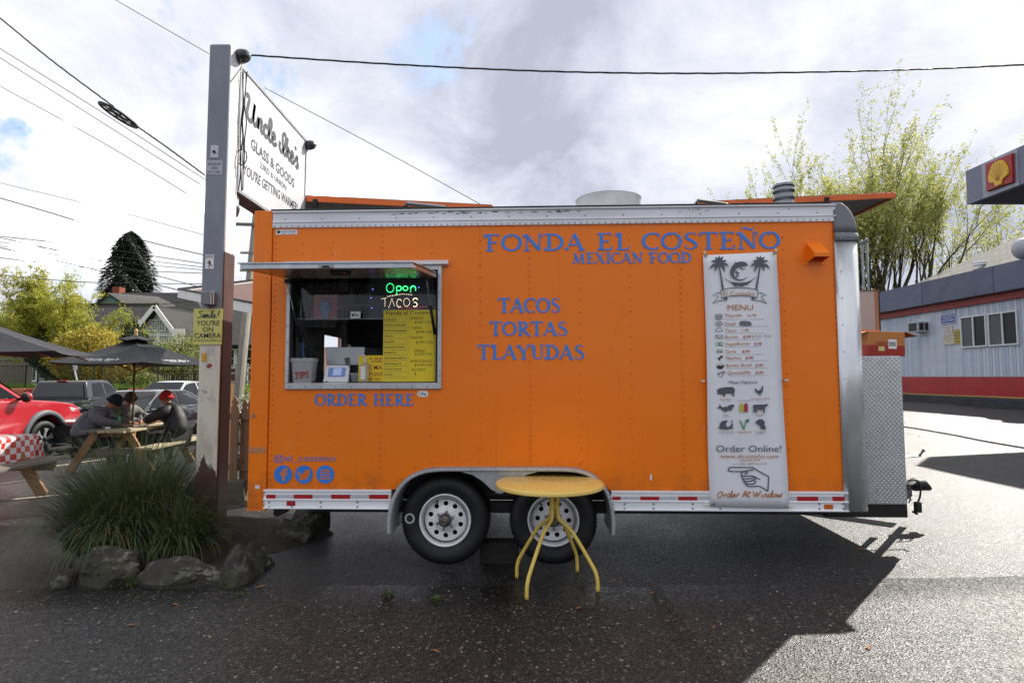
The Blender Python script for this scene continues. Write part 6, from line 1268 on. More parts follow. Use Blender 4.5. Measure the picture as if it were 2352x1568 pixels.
# ------------------------------------------------------------------ umbrellas
FAB = pm('umbrella_fabric', '#131419', .62, var=.12, scale=6); UWOOD = pm('umbrella_wood', '#a9662c', .55, var=.2, scale=10, stretch=(6, 6, .5))
def umbrella(label, cx, cy, zr, za, Rr, rot, tilt=0, words=True):
    g = gz(cx, cy); e = thing('patio_umbrella', label, 'umbrella', (cx, cy, g), R(rot), 'umbrellas over the picnic tables'); zr -= g; za -= g
    MB().tube([(0, 0, .10), (0, 0, za + .02)], .022, 12).build('pole', UWOOD, e, smooth=True); MB().lathe([(0, za + .16), (.02, za + .15), (.035, za + .12), (.018, za + .09), (.034, za + .06), (.02, za + .03), (.03, za)], 14).build('finial', pm('finial_wood', '#c9a374', .5), e, smooth=True)
    MB().lathe([(.03, .0), (.22, .0), (.22, .04), (.05, .09), (.035, .30), (.02, .30)], 20).build('base_weight', BLKM, e)
    N_ = 6; K = 8; can_ = None
    for k in range(N_):
        m = MB(); a0, a1 = 2 * math.pi * k / N_, 2 * math.pi * (k + 1) / N_; p0, p1 = Vector((Rr * math.cos(a0), Rr * math.sin(a0), zr)), Vector((Rr * math.cos(a1), Rr * math.sin(a1), zr)); ap = Vector((0, 0, za))
        for i in range(K + 1):
            t_ = i / K
            for j in range(K + 1):
                u = j / K; p = ap.lerp(p0.lerp(p1, u), t_); sag = 4 * u * (1 - u); p.z += -.05 * math.sin(math.pi * t_) * .8 - .055 * sag * t_ * (1 if t_ < 1 else .6); p -= Vector((math.cos((a0 + a1) / 2), math.sin((a0 + a1) / 2), 0)) * .05 * sag * (t_ ** 4); m.v.append(tuple(p))
        m.f = [(i * (K + 1) + j, (i + 1) * (K + 1) + j, (i + 1) * (K + 1) + j + 1, i * (K + 1) + j + 1) for i in range(K) for j in range(K)]; m.mi = [0] * len(m.f); ob = m.build('canopy_panel', FAB, e, smooth=True)
        if words and k in words:
            mid = (a0 + a1) / 2; c = Vector((math.cos(mid), math.sin(mid), 0)); s_ = Vector((-math.sin(mid), math.cos(mid), 0)); sl = (za - zr) / (Rr * .866); up_ = Vector((-c.x, -c.y, sl)).normalized(); o = c * (Rr * .866 * .88) + Vector((0, 0, zr + (za - zr) * .12 - .022)); m = MB()
            m.text('Uncle Ike\'s', o - s_ * .26 + up_ * .0, s_, up_, .52, .075, .012, .3); m.text('SEATTLE, WA', o - s_ * .16 - up_ * .06, s_, up_, .32, .035); m.build('print', WHT, ob)
        MB().bar(ap * .99 - Vector((0, 0, .03)), p0 * .95 + Vector((0, 0, .006)), .016, .016).build('rib', UWOOD, e); MB().bar(Vector((0, 0, zr - .25 + (za - zr) * .2)), ap.lerp(p0, .5) - Vector((0, 0, .06)), .015, .02).build('strut', UWOOD, e)
    m = MB()
    for i in range(4):
        for j in range(24): a = 2 * math.pi * j / 24; r_ = .30 * i / 3; m.v.append((r_ * math.cos(a), r_ * math.sin(a), za + .045 - .10 * i / 3 + (.015 * math.cos(6 * a) if i == 3 else 0)))
    m.f = [(i * 24 + j, (i + 1) * 24 + j, (i + 1) * 24 + (j + 1) % 24, i * 24 + (j + 1) % 24) for i in range(3) for j in range(24)]; m.mi = [0] * len(m.f); m.build('vent_cap', FAB, e, smooth=True)
    return e
umbrella('open black umbrella with white script over the occupied picnic table', T1[0] - .03, T1[1] - .05, 1.74, 2.22, 1.42, 8, words=(3, 4, 5))
umbrella('black umbrella cut by the left edge of the picture', T2[0] - .1, T2[1] + .1, 1.80, 2.34, 1.50, -8, words=())
# ------------------------------------------------------------------ people
SKIN = pm('skin_tone', '#a9704f', .55, var=.1, scale=20)
def skinmesh(chains, name):
    """chains: lists of (x, y, z, radius); points that coincide are joined"""
    vs_, rad, ed, idx = [], [], [], {}
    for ch in chains:
        prev = None
        for p in ch:
            k = tuple(round(q, 3) for q in p[:3])
            if k not in idx: idx[k] = len(vs_); vs_.append(k); rad.append(p[3])
            if prev is not None and prev != idx[k]: ed.append((prev, idx[k]))
            prev = idx[k]
    me = bpy.data.meshes.new(name); me.from_pydata(vs_, ed, []); ob = bpy.data.objects.new(name, me); COL.objects.link(ob)
    ob.modifiers.new('skin', 'SKIN'); sb = ob.modifiers.new('sub', 'SUBSURF'); sb.levels = 2; sb.render_levels = 2
    for i, d in enumerate(me.skin_vertices[0].data):
        r_ = rad[i]; d.radius = r_ if isinstance(r_, tuple) else (r_, r_); d.use_root = (i == 0)
    out = bpy.data.meshes.new_from_object(ob.evaluated_get(bpy.context.evaluated_depsgraph_get())); bpy.data.objects.remove(ob); out.name = name
    out.polygons.foreach_set('use_smooth', [True] * len(out.polygons)); return out
def person(label, loc, rz, jacket, trousers, hat, hat_roll, hunch=.0, headtilt=20, elbow=(.42, .27, .86), wrist=(.58, .10, .80), face=True, turn=0):
    e = thing('person', label, 'person', loc, R(rz)); e.scale = (1.05, 1.08, 1.05)
    hip = (0, 0, .56); wa = (.03, 0, .72); ch = (.13 + hunch, 0, .95); nk = (.20 + hunch * 1.5, 0, 1.12 - hunch * .3); hd = Vector((.25 + hunch * 1.9, 0, 1.25 - hunch * .55))
    def arm(s_, r): return [ch + (r[0],), (.12 + hunch, s_ * .10, 1.0, r[1]), (.13 + hunch, s_ * .195, 1.0, r[2]), (elbow[0] * .5 + .03, s_ * .27, (elbow[2] + 1.0) / 2 - .02, r[3]), (elbow[0], s_ * elbow[1], elbow[2], r[4]), (wrist[0], s_ * wrist[1], wrist[2], r[5])]
    def leg(s_, r): return [hip + (r[0],), (.04, s_ * .10, .53, r[1]), (.26, s_ * .15, .54, r[2]), (.47, s_ * .17, .54, r[3]), (.46, s_ * .17, .30, r[4]), (.42, s_ * .16, .09, r[5])]
    ch_b = [[hip + (.11,), wa + (.10,), ch + (.10,), nk + (.05,), (hd.x - .02, 0, hd.z - .04, .055)]]
    for s_ in (-1, 1): ch_b += [arm(s_, (.10, .05, .045, .04, .035, .026)), leg(s_, (.13, .09, .075, .055, .05, .035))]
    bm = bmesh.new(); bm.from_mesh(skinmesh(ch_b, 'b'))
    hm = MB(); M_ = RZ(turn) @ RY(headtilt); M3 = M_.to_3x3()
    for i in range(13):
        t_ = math.pi * i / 12
        for j in range(16):
            a = 2 * math.pi * j / 16; x, y, z = math.sin(t_) * math.cos(a), math.sin(t_) * math.sin(a), math.cos(t_); jaw = 1 - .22 * max(0, -z); p = Vector((x * .098 * jaw + (.012 if z < 0 and x > 0 else 0), y * .076 * jaw, z * .118))
            hm.v.append(tuple(hd + M3 @ p))
    hm.f = [(i * 16 + j, (i + 1) * 16 + j, (i + 1) * 16 + (j + 1) % 16, i * 16 + (j + 1) % 16) for i in range(12) for j in range(16)]; hm.mi = [0] * len(hm.f)
    def hp(x, y, z): return hd + M3 @ Vector((x, y, z))
    hm.tube([hp(.085, 0, .025), hp(.112, 0, -.012), hp(.118, 0, -.022), hp(.09, 0, -.034)], [.008, .012, .014, .01], 6)
    for s_ in (-1, 1): hm.sphere(hp(-.005, s_ * .076, -.005), (.012, .008, .026), 8, 6)
    for s_ in (-1, 1):
        w = Vector((wrist[0], s_ * wrist[1], wrist[2])); f = Vector((.92, -s_ * .38, -.10)).normalized(); sd = f.cross(Vector((0, 0, 1))); hm.sphere(w + f * .045, (.05, .036, .017), 10, 6, RZ(math.degrees(math.atan2(f.y, f.x))).to_3x3())
        for q, (off, ln) in enumerate(((-.027, .065), (-.009, .076), (.009, .07), (.026, .055))): b_ = w + f * .08 + sd * off; hm.tube([b_, b_ + f * ln * .5 + Vector((0, 0, -.004)), b_ + f * ln + Vector((0, 0, -.022))], [.0095, .009, .007], 6)
        b_ = w + f * .03 + sd * (.03 * s_); hm.tube([b_, b_ + f * .03 + sd * .025 * s_, b_ + f * .06 + sd * .03 * s_], [.011, .010, .008], 6)
    me2 = bpy.data.meshes.new('h'); me2.from_pydata(hm.v, [], hm.f); bm.from_mesh(me2); me = bpy.data.meshes.new('body'); bm.to_mesh(me); bm.free(); me.materials.append(SKIN); me.polygons.foreach_set('use_smooth', [True] * len(me.polygons)); bo = bpy.data.objects.new('body', me); COL.objects.link(bo); bo.parent = e
    jm = skinmesh([[(.0, 0, .58, (.17, .20)), (.02, 0, .72, (.16, .19)), (ch[0], 0, .95, (.175, .21)), (nk[0] - .03, 0, nk[2] - .05, .12), (hd.x - .045, 0, hd.z - .085, .086)]] + [[(ch[0], 0, .95, (.175, .21))] + arm(s_, (.165, .145, .125, .088, .074, .052))[1:] for s_ in (-1, 1)], 'jacket'); jm.materials.append(jacket); jo = bpy.data.objects.new('jacket', jm); COL.objects.link(jo); jo.parent = e
    cr = jo.modifiers.new('folds', 'DISPLACE'); tx = bpy.data.textures.get('folds') or bpy.data.textures.new('folds', 'CLOUDS'); tx.noise_scale = .12; cr.texture = tx; cr.strength = .035; cr.mid_level = .5
    tm = skinmesh([leg(s_, (.15, .115, .10, .082, .075, .06)) for s_ in (-1, 1)], 'trousers'); tm.materials.append(trousers); to = bpy.data.objects.new('trousers', tm); COL.objects.link(to); to.parent = e
    for s_ in (-1, 1): MB().sphere((.50, s_ * .17, .045), (.135, .05, .05), 12, 8).build('shoe', pm('shoe_dark', '#1d1d1f', .6), e, smooth=True)
    hb = MB()
    for i in range(8):
        t_ = 1.9 * (i / 7)
        for j in range(18): a = 2 * math.pi * j / 18; p = Vector((math.sin(t_) * math.cos(a) * .108 - .004, math.sin(t_) * math.sin(a) * .089, math.cos(t_) * .128 + .008 + (.012 if math.cos(a) > .3 and t_ > 1.6 else 0))); hb.v.append(tuple(hd + M3 @ p))
    hb.f = [(i * 18 + j, (i + 1) * 18 + j, (i + 1) * 18 + (j + 1) % 18, i * 18 + (j + 1) % 18) for i in range(7) for j in range(18)]; hb.mi = [0] * len(hb.f); ho = hb.build('beanie', hat, e, smooth=True); sd_ = ho.modifiers.new('t', 'SOLIDIFY'); sd_.thickness = .008; sd_.offset = 1
    rb = MB(); rb.tube([hd + M3 @ Vector((.113 * math.cos(a), .094 * math.sin(a), .006 + (.02 if math.cos(a) > 0 else -.03))) for a in [i * math.pi / 10 for i in range(21)]], .018, 8); rb.build('beanie_roll', hat_roll, ho, smooth=True)
    if face:
        for s_ in (-1, 1): MB().sphere(hp(.086, s_ * .032, .012), .010, 8, 6).build('eye', pm('eye_dark', '#221a16', .3), bo, smooth=True); MB().bar(hp(.094, s_ * .015, .032), hp(.090, s_ * .048, .032), .006, .006).build('eyebrow', pm('hair_dark', '#1a1512', .7), bo)
        MB().tube([hp(.093, -.024, -.055), hp(.102, 0, -.058), hp(.093, .024, -.055)], .006, 6).build('mouth', pm('lip', '#7a4438', .5), bo)
    return e
def knit(n, c): return pm(n, c, .9, var=.2, scale=30, bump=.5, bscale=120)
G1 = gz(-7.5, 10)
person('man in grey jacket and dark blue beanie, hunched with his back turned', (-7.50, 9.98, G1 - .08), 28, pm('grey_jacket', '#5d5b63', .8, var=.15, scale=8, bump=.3), pm('dark_jeans', '#34353d', .85, var=.2), knit('navy_knit', '#181b2c'), knit('navy_knit', '#181b2c'), .10, 42, face=False)
person('man in grey shirt and camouflage cap looking down behind the umbrella pole', (-7.66, 11.12, G1 - .08), -24, pm('grey_shirt', '#66645f', .8, var=.15, scale=8, bump=.3), pm('black_jeans', '#1d1d20', .85), pm('camo_cap', '#3a3128', .9, var=.6, scale=25), pm('camo_cap', '#3a3128', .9), .05, 34, turn=-22)
person('man in black puffer jacket and red beanie with his back to the camera', (-6.14, 10.55, G1 - .06), 158, pm('black_puffer', '#1b1a1c', .6, var=.2, scale=8, bump=.5), pm('black_jeans', '#1d1d20', .85), knit('red_knit', '#a81f1f'), knit('red_knit2', '#c0262a'), .04, 18, face=False)
# ------------------------------------------------------------------ on the table
zt1 = gz(*T1) + .742
def on_table(px, py): 
    d = ray(px, py); return CAM + d * ((zt1 - CAMZ) / d.z)
p = on_table(272, 982); e = thing('beer_bottle', 'green glass bottle on the picnic table', 'bottle', p)
MB().lathe([(0, 0), (.030, .002), (.031, .01), (.031, .14), (.026, .165), (.014, .20), (.0125, .245), (.0145, .25), (.0145, .262), (0, .262)], 16).build('bottle_glass', pm('green_glass', '#1f7a2c', .12, var=.1, coat=.4), e, smooth=True, autosm=50); MB().lathe([(.0315, .05), (.0315, .11)], 16).build('label', pm('green_label', '#2f6b3a', .5), e)
p = on_table(322, 976); e = thing('orange_drink', 'tall clear cup of orange drink beside the umbrella pole', 'drink', p); MB().lathe([(0, 0), (.03, 0), (.031, .09), (0, .09)], 14).build('juice', pm('juice_orange', '#d9701a', .3), e, smooth=True); MB().lathe([(.032, 0), (.033, .15), (.02, .18), (.014, .21)], 14).build('cup', pm('cup_clear', '#c9cdd0', .2, alpha=.35), e, smooth=True)
p = on_table(248, 986); m = MB(); rn_ = random.Random(5)
bm = bmesh.new(); bmesh.ops.create_icosphere(bm, subdivisions=3, radius=.045)
for v in bm.verts: v.co *= rn_.uniform(.75, 1.15); v.co.z *= .5
me = bpy.data.meshes.new('napkin'); bm.to_mesh(me); bm.free(); me.materials.append(pm('napkin_white', '#d0cfca', .8)); o_ = bpy.data.objects.new('paper_napkin', me); COL.objects.link(o_); o_.location = p + Vector((0, 0, .022)); tag(o_, 'crumpled white paper napkin on the picnic table', 'napkin')
# ------------------------------------------------------------------ vehicles
CARG = pm('car_glass', '#0b0d10', .05, var=.1, rvar=.02, spec=.3); CHROME = tin('chrome_trim', '#b8babd', .18); LAMPW = pm('headlamp_clear', '#c9ccd0', .15, .2, var=.15, scale=20, coat=.5); DARKT = pm('tinted_dark', '#0d0e10', .12, var=.1, coat=.6)
def carpaint(n, c, metal=.25): return pm(n, c, .25, metal, var=.06, scale=2, coat=.9, rvar=.05)
def car_wheel(par, x, y, r, side, rimc, spokes=6):
    e = bpy.data.objects.new('wheel', None); COL.objects.link(e); e.parent = par; e.location = (x, y, r); M_ = RX(90 if side < 0 else -90)
    MB().lathe([(r * .64, -.06), (r * .68, .0), (r * .80, .02), (r * .95, .012), (r, -.03), (r, -.20), (r * .64, -.22)], 36, M_).build('tyre', BLACK, e, smooth=True)
    m = MB()
    for i in range(48):
        a = 2 * math.pi * i / 48
        for o in (0, 1): h0, h1 = ((-.03, -.10), (-.12, -.19))[o]; a2 = a + o * .06; m.add([M_ @ Vector((rr * math.cos(a2 + d), rr * math.sin(a2 + d), h)) for rr, d, h in ((r * 1.015, -.04, h0), (r * 1.015, .04, h0), (r * 1.015, .04, h1), (r * 1.015, -.04, h1))], [(0, 1, 2, 3)])
    m.build('tread', BLACK, e)['kind'] = 'stuff'
    MB().lathe([(r * .66, .002), (r * .60, .004), (r * .58, -.04), (0, -.05)], 30, M_).build('rim', pm('rim_black', '#1a1b1d', .35, .5), e, smooth=True)
    for k in range(spokes):
        a = 2 * math.pi * k / spokes + .3; c, s_ = math.cos(a), math.sin(a); m = MB(); pts = [(r * .13, r * .06), (r * .40, r * .05), (r * .60, r * .15), (r * .62, .03 * 0 + r * .02), (r * .44, 0), (r * .62, -r * .02), (r * .60, -r * .15), (r * .40, -r * .05), (r * .13, -r * .06)]
        vs_ = [M_ @ Vector((u * c - v * s_, u * s_ + v * c, h)) for h in (-.03, .004) for u, v in pts]; n = len(pts); m.add(vs_, [tuple(range(n)), tuple(range(n, 2 * n))] + [(i, (i + 1) % n, (i + 1) % n + n, i + n) for i in range(n)]); m.build('spoke', rimc, e)
    MB().lathe([(r * .14, -.03), (r * .13, .008), (0, .010)], 14, M_).build('hub_cap', pm('rim_black', '#1a1b1d', .35, .5), e)
def pickup(name, label, loc, rz, paint, flare, zs=1.0, lift=0.0, rim=None, rear=True):
    e = thing(name, label, 'pickup truck', loc, R(rz), 'vehicles parked behind the tables'); e.scale = (1, 1, zs); r = .385; xf, xr = 1.66, -1.60; W_ = .90
    def arch(cx, n=12, R_=.50): return [(cx - R_ * math.cos(math.pi * i / n), .40 + R_ * .98 * math.sin(math.pi * i / n)) for i in range(n + 1)]
    poly = [(2.52, .46), (2.62, .58), (2.64, .86), (2.56, .99), (2.42, 1.07), (2.0, 1.13), (1.25, 1.20), (-.95, 1.20), (-2.62, 1.20), (-2.66, .55), (-2.5, .46)]
    body_low = arch(xr)[0:1]; lower = [(-2.5, .46)] + arch(xr) + [(xr + .6, .36), (xf - .6, .36)] + arch(xf) + [(2.52, .46)]
    full = lower + [(2.62, .58), (2.66, .86), (2.58, 1.0), (2.42, 1.08), (2.0, 1.14), (1.25, 1.20), (-.92, 1.20), (-.92, 1.14), (-2.62, 1.14), (-2.66, .58)]
    m = MB(); n = len(full)
    rows = [(-W_, 1), (-W_ * .97, 1)]
    def prof(y, shrink): return [(x * (1 if abs(x) < 2.3 else 1 - shrink * .035), y if z < .75 else y * (1 - .05 * min(1, (z - .75) / .4)), z + (0 if z < .7 else shrink * .0)) for x, z in full]
    a = prof(-W_, 0); b = prof(W_, 0); m.add(a + b, [tuple(range(n)), tuple(range(2 * n - 1, n - 1, -1))] + [(i, i + n, (i + 1) % n + n, (i + 1) % n) for i in range(n)])
    m.build('body', paint, e, bevel=.045, seg=3, smooth=True, autosm=30)
    # cab
    cp = [(1.22, 1.19), (.45, 1.70), (.2, 1.735), (-.62, 1.735), (-.80, 1.70), (-.95, 1.19)]
    def hw(z): return .84 - .18 * (z - 1.19) / .55
    m = MB(); n = len(cp); m.add([(x, -hw(z), z) for x, z in cp] + [(x, hw(z), z) for x, z in cp], [tuple(range(n)), tuple(range(2 * n - 1, n - 1, -1))] + [(i, i + n, (i + 1) % n + n, (i + 1) % n) for i in range(n)]); m.build('cab', paint, e, bevel=.035, seg=3, smooth=True, autosm=30)
    for s_ in (-1, 1):
        for nm, q in (('front_window', [(1.02, 1.24), (.42, 1.63), (.12, 1.66), (.12, 1.24)]), ('rear_window', [(.02, 1.24), (.02, 1.66), (-.52, 1.65), (-.66, 1.24)])): MB().add([(x, s_ * (hw(z) + .006), z) for x, z in q], [tuple(range(4))]).build(nm, CARG, e)
        mr = MB(); mr.sphere((1.0, s_ * 1.03, 1.26), (.07, .11, .10), 12, 8); mo = mr.build('mirror', paint if s_ else paint, e, smooth=True); MB().bar((1.0, s_ * .84, 1.22), (1.0, s_ * .96, 1.24), .04, .05).build('mirror_arm', BLACK, mo); MB().sphere((.955, s_ * 1.03, 1.26), (.06, .095, .085), 12, 8).build('mirror_back', BLACK, mo, smooth=True)
        if flare is not None:
            for cx in (xf, xr):
                m = MB(); N_ = 16
                for i in range(N_ + 1):
                    an = math.pi * i / N_; 
                    for R_, dy in ((.49, .0), (.50, .055), (.585, .05), (.60, -.01)): m.v.append((cx - R_ * math.cos(an), s_ * (W_ * .985 + dy), .40 + R_ * .98 * math.sin(an)))
                m.f = [(i * 4 + j, i * 4 + j + 1, (i + 1) * 4 + j + 1, (i + 1) * 4 + j) for i in range(N_) for j in range(3)]; m.mi = [0] * len(m.f); m.build('wheel_flare', flare, e, smooth=True)
        for cx in (xf, xr): MB().lathe([(.0, 0), (.495, 0)], 24, TR((cx, s_ * .55, .40)) @ RX(90)).build('arch_liner', BLKM, e); car_wheel(e, cx, s_ * .87, r, s_, rim or CHROME)
        MB().prism([(2.30, 1.02), (2.52, .98), (2.60, .90), (2.62, .80), (2.44, .86)], .012, (0, s_ * (W_ * .965) - (.006 if s_ > 0 else .006), 0)).build('headlamp', LAMPW, e); MB().box((-2.685, s_ * .82 - .08, .78), (-2.60, s_ * .82 + .07, 1.10)).build('tail_lamp', pm('tail_red', '#8f1414', .2, coat=.5), e, bevel=.012); MB().box((-2.692, s_ * .82 - .07, .96), (-2.66, s_ * .82 + .075, 1.05)).build('turn_lamp', pm('turn_amber', '#c9661a', .2, coat=.5), e)
        MB().box((.15, s_ * .895 - .012, 1.02), (.33, s_ * .895 + .012, 1.06)).build('door_handle', paint, e)
    MB().add([(1.21, -.78, 1.215), (1.21, .78, 1.215), (.50, .66, 1.69), (.50, -.66, 1.69)], [(0, 1, 2, 3)]).build('windscreen', CARG, e, M=TR((.008, 0, .012)))
    MB().add([(-.955, -.72, 1.26), (-.955, .72, 1.26), (-.83, .62, 1.64), (-.83, -.62, 1.64)], [(0, 1, 2, 3)]).build('back_window', DARKT, e, M=TR((-.012, 0, .0)))
    MB().box((-.84, -.14, 1.70), (-.78, .14, 1.745)).build('brake_lamp', pm('tail_red', '#8f1414', .2), e)
    MB().box((-2.60, -.78, 1.142), (-.96, .78, 1.146)).build('bed_floor', BLKM, e); MB().box((2.60, -.55, .62), (2.665, .55, .92)).build('grille', pm('grille_black', '#151618', .4), e); MB().box((-2.78, -.86, .48), (-2.67, .86, .64)).build('rear_bumper', CHROME, e, bevel=.02)
    return e
red = pickup('pickup_truck', 'red pickup truck with grey wheel flares behind the checkered table', (-11.32, 11.12, gz(-10.5, 12) - .06), 88, carpaint('red_paint', '#b01421', .1), pm('flare_grey', '#55575c', .6, var=.1), 1.1, 0, pm('rim_silver', '#b9bcc0', .3, .6))
MB().text('TACOMA', (.75, -.903, .72), (1, 0, 0), (0, 0, 1), .52, .062, .02).build('badge', CHROME, red)
pickup('pickup_truck', 'dark grey pickup truck seen from behind with pale wheel flare', (-14.0, 18.4, gz(-13, 17) + .0), 98, carpaint('dark_truck_paint', '#26282e', .3), pm('flare_pale', '#a9acae', .4, var=.1), 1.03)
def sedan(label, loc, rz, paint, sc=(1, 1, 1)):
    e = thing('parked_car', label, 'car', loc, R(rz), 'vehicles parked behind the tables'); e.scale = sc
    st = [(2.44, .50, .36, .60, .62), (2.36, .76, .26, .74, .77), (2.1, .88, .22, .83, .86), (1.6, .92, .22, .90, .94), (1.0, .93, .22, .96, 1.0), (.2, .93, .22, .98, 1.0), (-.8, .93, .22, 1.0, 1.02), (-1.7, .92, .24, 1.04, 1.08), (-2.2, .86, .30, 1.02, 1.06), (-2.42, .70, .42, .92, .95)]
    m = MB(); rows = []
    for x, w, zb, zs_, zc in st:
        half = [(w * .75, zb), (w * .97, zb + .06), (w, zb + .30), (w * .985, zs_ - .12), (w * .92, zs_ - .02), (w * .6, zc - .015), (0, zc)]; full = [(-y, z) for y, z in half[:-1]] + [(0, zc)] + [(y, z) for y, z in reversed(half[:-1])]; rows.append([(x, y, z) for y, z in full])
    K = len(rows[0]); m.v = [p for r_ in rows for p in r_]; m.f = [(i * K + j, i * K + j + 1, (i + 1) * K + j + 1, (i + 1) * K + j) for i in range(len(rows) - 1) for j in range(K - 1)] + [(i * K + K - 1, i * K, (i + 1) * K, (i + 1) * K + K - 1) for i in range(len(rows) - 1)] + [tuple(range(K)), tuple(range((len(rows)) * K - 1, (len(rows) - 1) * K - 1, -1))]; m.mi = [0] * len(m.f)
    m.build('body', paint, e, smooth=True, sub=2)
    cab = [(1.15, .80, .98, .78, .99), (.35, .84, .98, .63, 1.40), (-.1, .85, .98, .62, 1.46), (-.9, .85, 1.0, .61, 1.44), (-1.45, .83, 1.02, .62, 1.30), (-2.05, .74, 1.05, .70, 1.08)]
    m = MB(); rows = [[(x, -wb, zb - .03), (x, -wt, zt), (x, -wt * .5, zt + .018), (x, wt * .5, zt + .018), (x, wt, zt), (x, wb, zb - .03)] for x, wb, zb, wt, zt in cab]; m.v = [p for r_ in rows for p in r_]; m.f = [(i * 6 + j, i * 6 + j + 1, (i + 1) * 6 + j + 1, (i + 1) * 6 + j) for i in range(5) for j in range(5)] + [(0, 1, 2, 3, 4, 5), (35, 34, 33, 32, 31, 30)]; m.mi = [0] * len(m.f); m.build('cabin', paint, e, bevel=.02, smooth=True, autosm=35)
    def side(i, u, v, s_): a, b = cab[i], cab[i + 1]; x = a[0] + (b[0] - a[0]) * u; wb = a[1] + (b[1] - a[1]) * u; zb = a[2] + (b[2] - a[2]) * u; wt = a[3] + (b[3] - a[3]) * u; zt = a[4] + (b[4] - a[4]) * u; return (x, s_ * (wb + (wt - wb) * v + .006), zb + (zt - zb) * v)
    for s_ in (-1, 1):
        MB().add([side(0, .25, .12, s_), side(0, .98, .12, s_), side(0, .98, .90, s_), side(0, .60, .82, s_)], [(0, 1, 2, 3)]).build('quarter_window', CARG, e); MB().add([side(1, .02, .10, s_), side(1, .98, .10, s_), side(2, .25, .10, s_), side(2, .25, .90, s_), side(1, .98, .90, s_), side(1, .02, .90, s_)], [(0, 1, 2, 3, 4, 5)]).build('front_window', CARG, e); MB().add([side(2, .34, .10, s_), side(2, .98, .10, s_), side(3, .7, .12, s_), side(3, .5, .85, s_), side(2, .98, .9, s_), side(2, .34, .9, s_)], [(0, 1, 2, 3, 4, 5)]).build('rear_window', CARG, e)
        MB().tube([side(0, .3, .99, s_), side(1, .02, .98, s_), side(1, .98, .97, s_), side(2, .98, .97, s_), side(3, .6, .95, s_)], .010, 6).build('window_trim', CHROME, e); MB().tube([side(0, .3, .06, s_), side(2, .98, .05, s_)], .010, 6).build('belt_trim', CHROME, e)
        MB().sphere((.72, s_ * .98, 1.03), (.10, .10, .07), 12, 8).build('mirror', paint, e, smooth=True)
        for hx in (.05, -.95): MB().box((hx - .1, s_ * .925 - .014, .82), (hx + .1, s_ * .925 + .014, .85)).build('door_handle', CHROME, e, bevel=.006)
        hl = MB(); hl.add([(2.34, s_ * .50, .62), (2.20, s_ * .80, .66), (1.95, s_ * .905, .74), (2.02, s_ * .90, .79), (2.26, s_ * .75, .72), (2.37, s_ * .50, .67)], [tuple(range(6))]); ho = hl.build('headlamp', LAMPW, e, M=TR((.03, s_ * .02, .01))); MB().tube([(2.36, s_ * .50, .61), (2.24, s_ * .80, .64), (2.0, s_ * .93, .72)], .012, 6).build('lamp_trim', CHROME, ho)
        for cx in (1.5, -1.38): MB().lathe([(0, 0), (.385, 0), (.40, .01)], 26, TR((cx, s_ * .925, .36)) @ RX(90 if s_ < 0 else -90)).build('wheel_arch', BLKM, e); car_wheel(e, cx, s_ * .94, .33, s_, CHROME, 8)
    for k in range(7): MB().tube([(2.42 - .004 * k, -.42, .36 + .05 * k), (2.46 - .006 * k, 0, .36 + .05 * k), (2.42 - .004 * k, .42, .36 + .05 * k)], .008, 6).build('grille_bar', CHROME, e)
    MB().prism([(-.45, .33), (.45, .33), (.50, .70), (-.50, .70)], .02, (2.425, 0, 0), (0, 1, 0), (0, 0, 1), (1, 0, 0)).build('grille', pm('grille_black', '#151618', .4), e); MB().tube([(2.36, -.78, .33), (2.47, -.3, .30), (2.47, .3, .30), (2.36, .78, .33)], .022, 8).build('bumper_trim', CHROME, e)
    MB().add([(1.12, -.76, 1.0), (1.12, .76, 1.0), (.36, .60, 1.415), (.36, -.60, 1.415)], [(0, 1, 2, 3)]).build('windscreen', CARG, e, M=TR((.012, 0, .012))); MB().add([(-2.02, -.66, 1.10), (-2.02, .66, 1.10), (-1.50, .58, 1.31), (-1.50, -.58, 1.31)], [(0, 1, 2, 3)]).build('back_window', CARG, e, M=TR((-.01, 0, .012)))
    return e
sedan('black sedan parked nose forward behind the three men', (-9.98, 15.45, gz(-9, 14.5) + .05), -90, carpaint('black_blue_paint', '#14161f', .3))
sedan('white car behind the black sedan, only its cabin showing', (-13.25, 22.4, gz(-13, 20) + .05), -90, carpaint('white_paint', '#c9ccd0', .05), (1, 1, 1.15))
sedan('silver car glimpsed between the sign post and the trailer', (-6.35, 16.6, gz(-6, 15)), -92, carpaint('silver_paint', '#a9adb5', .5))
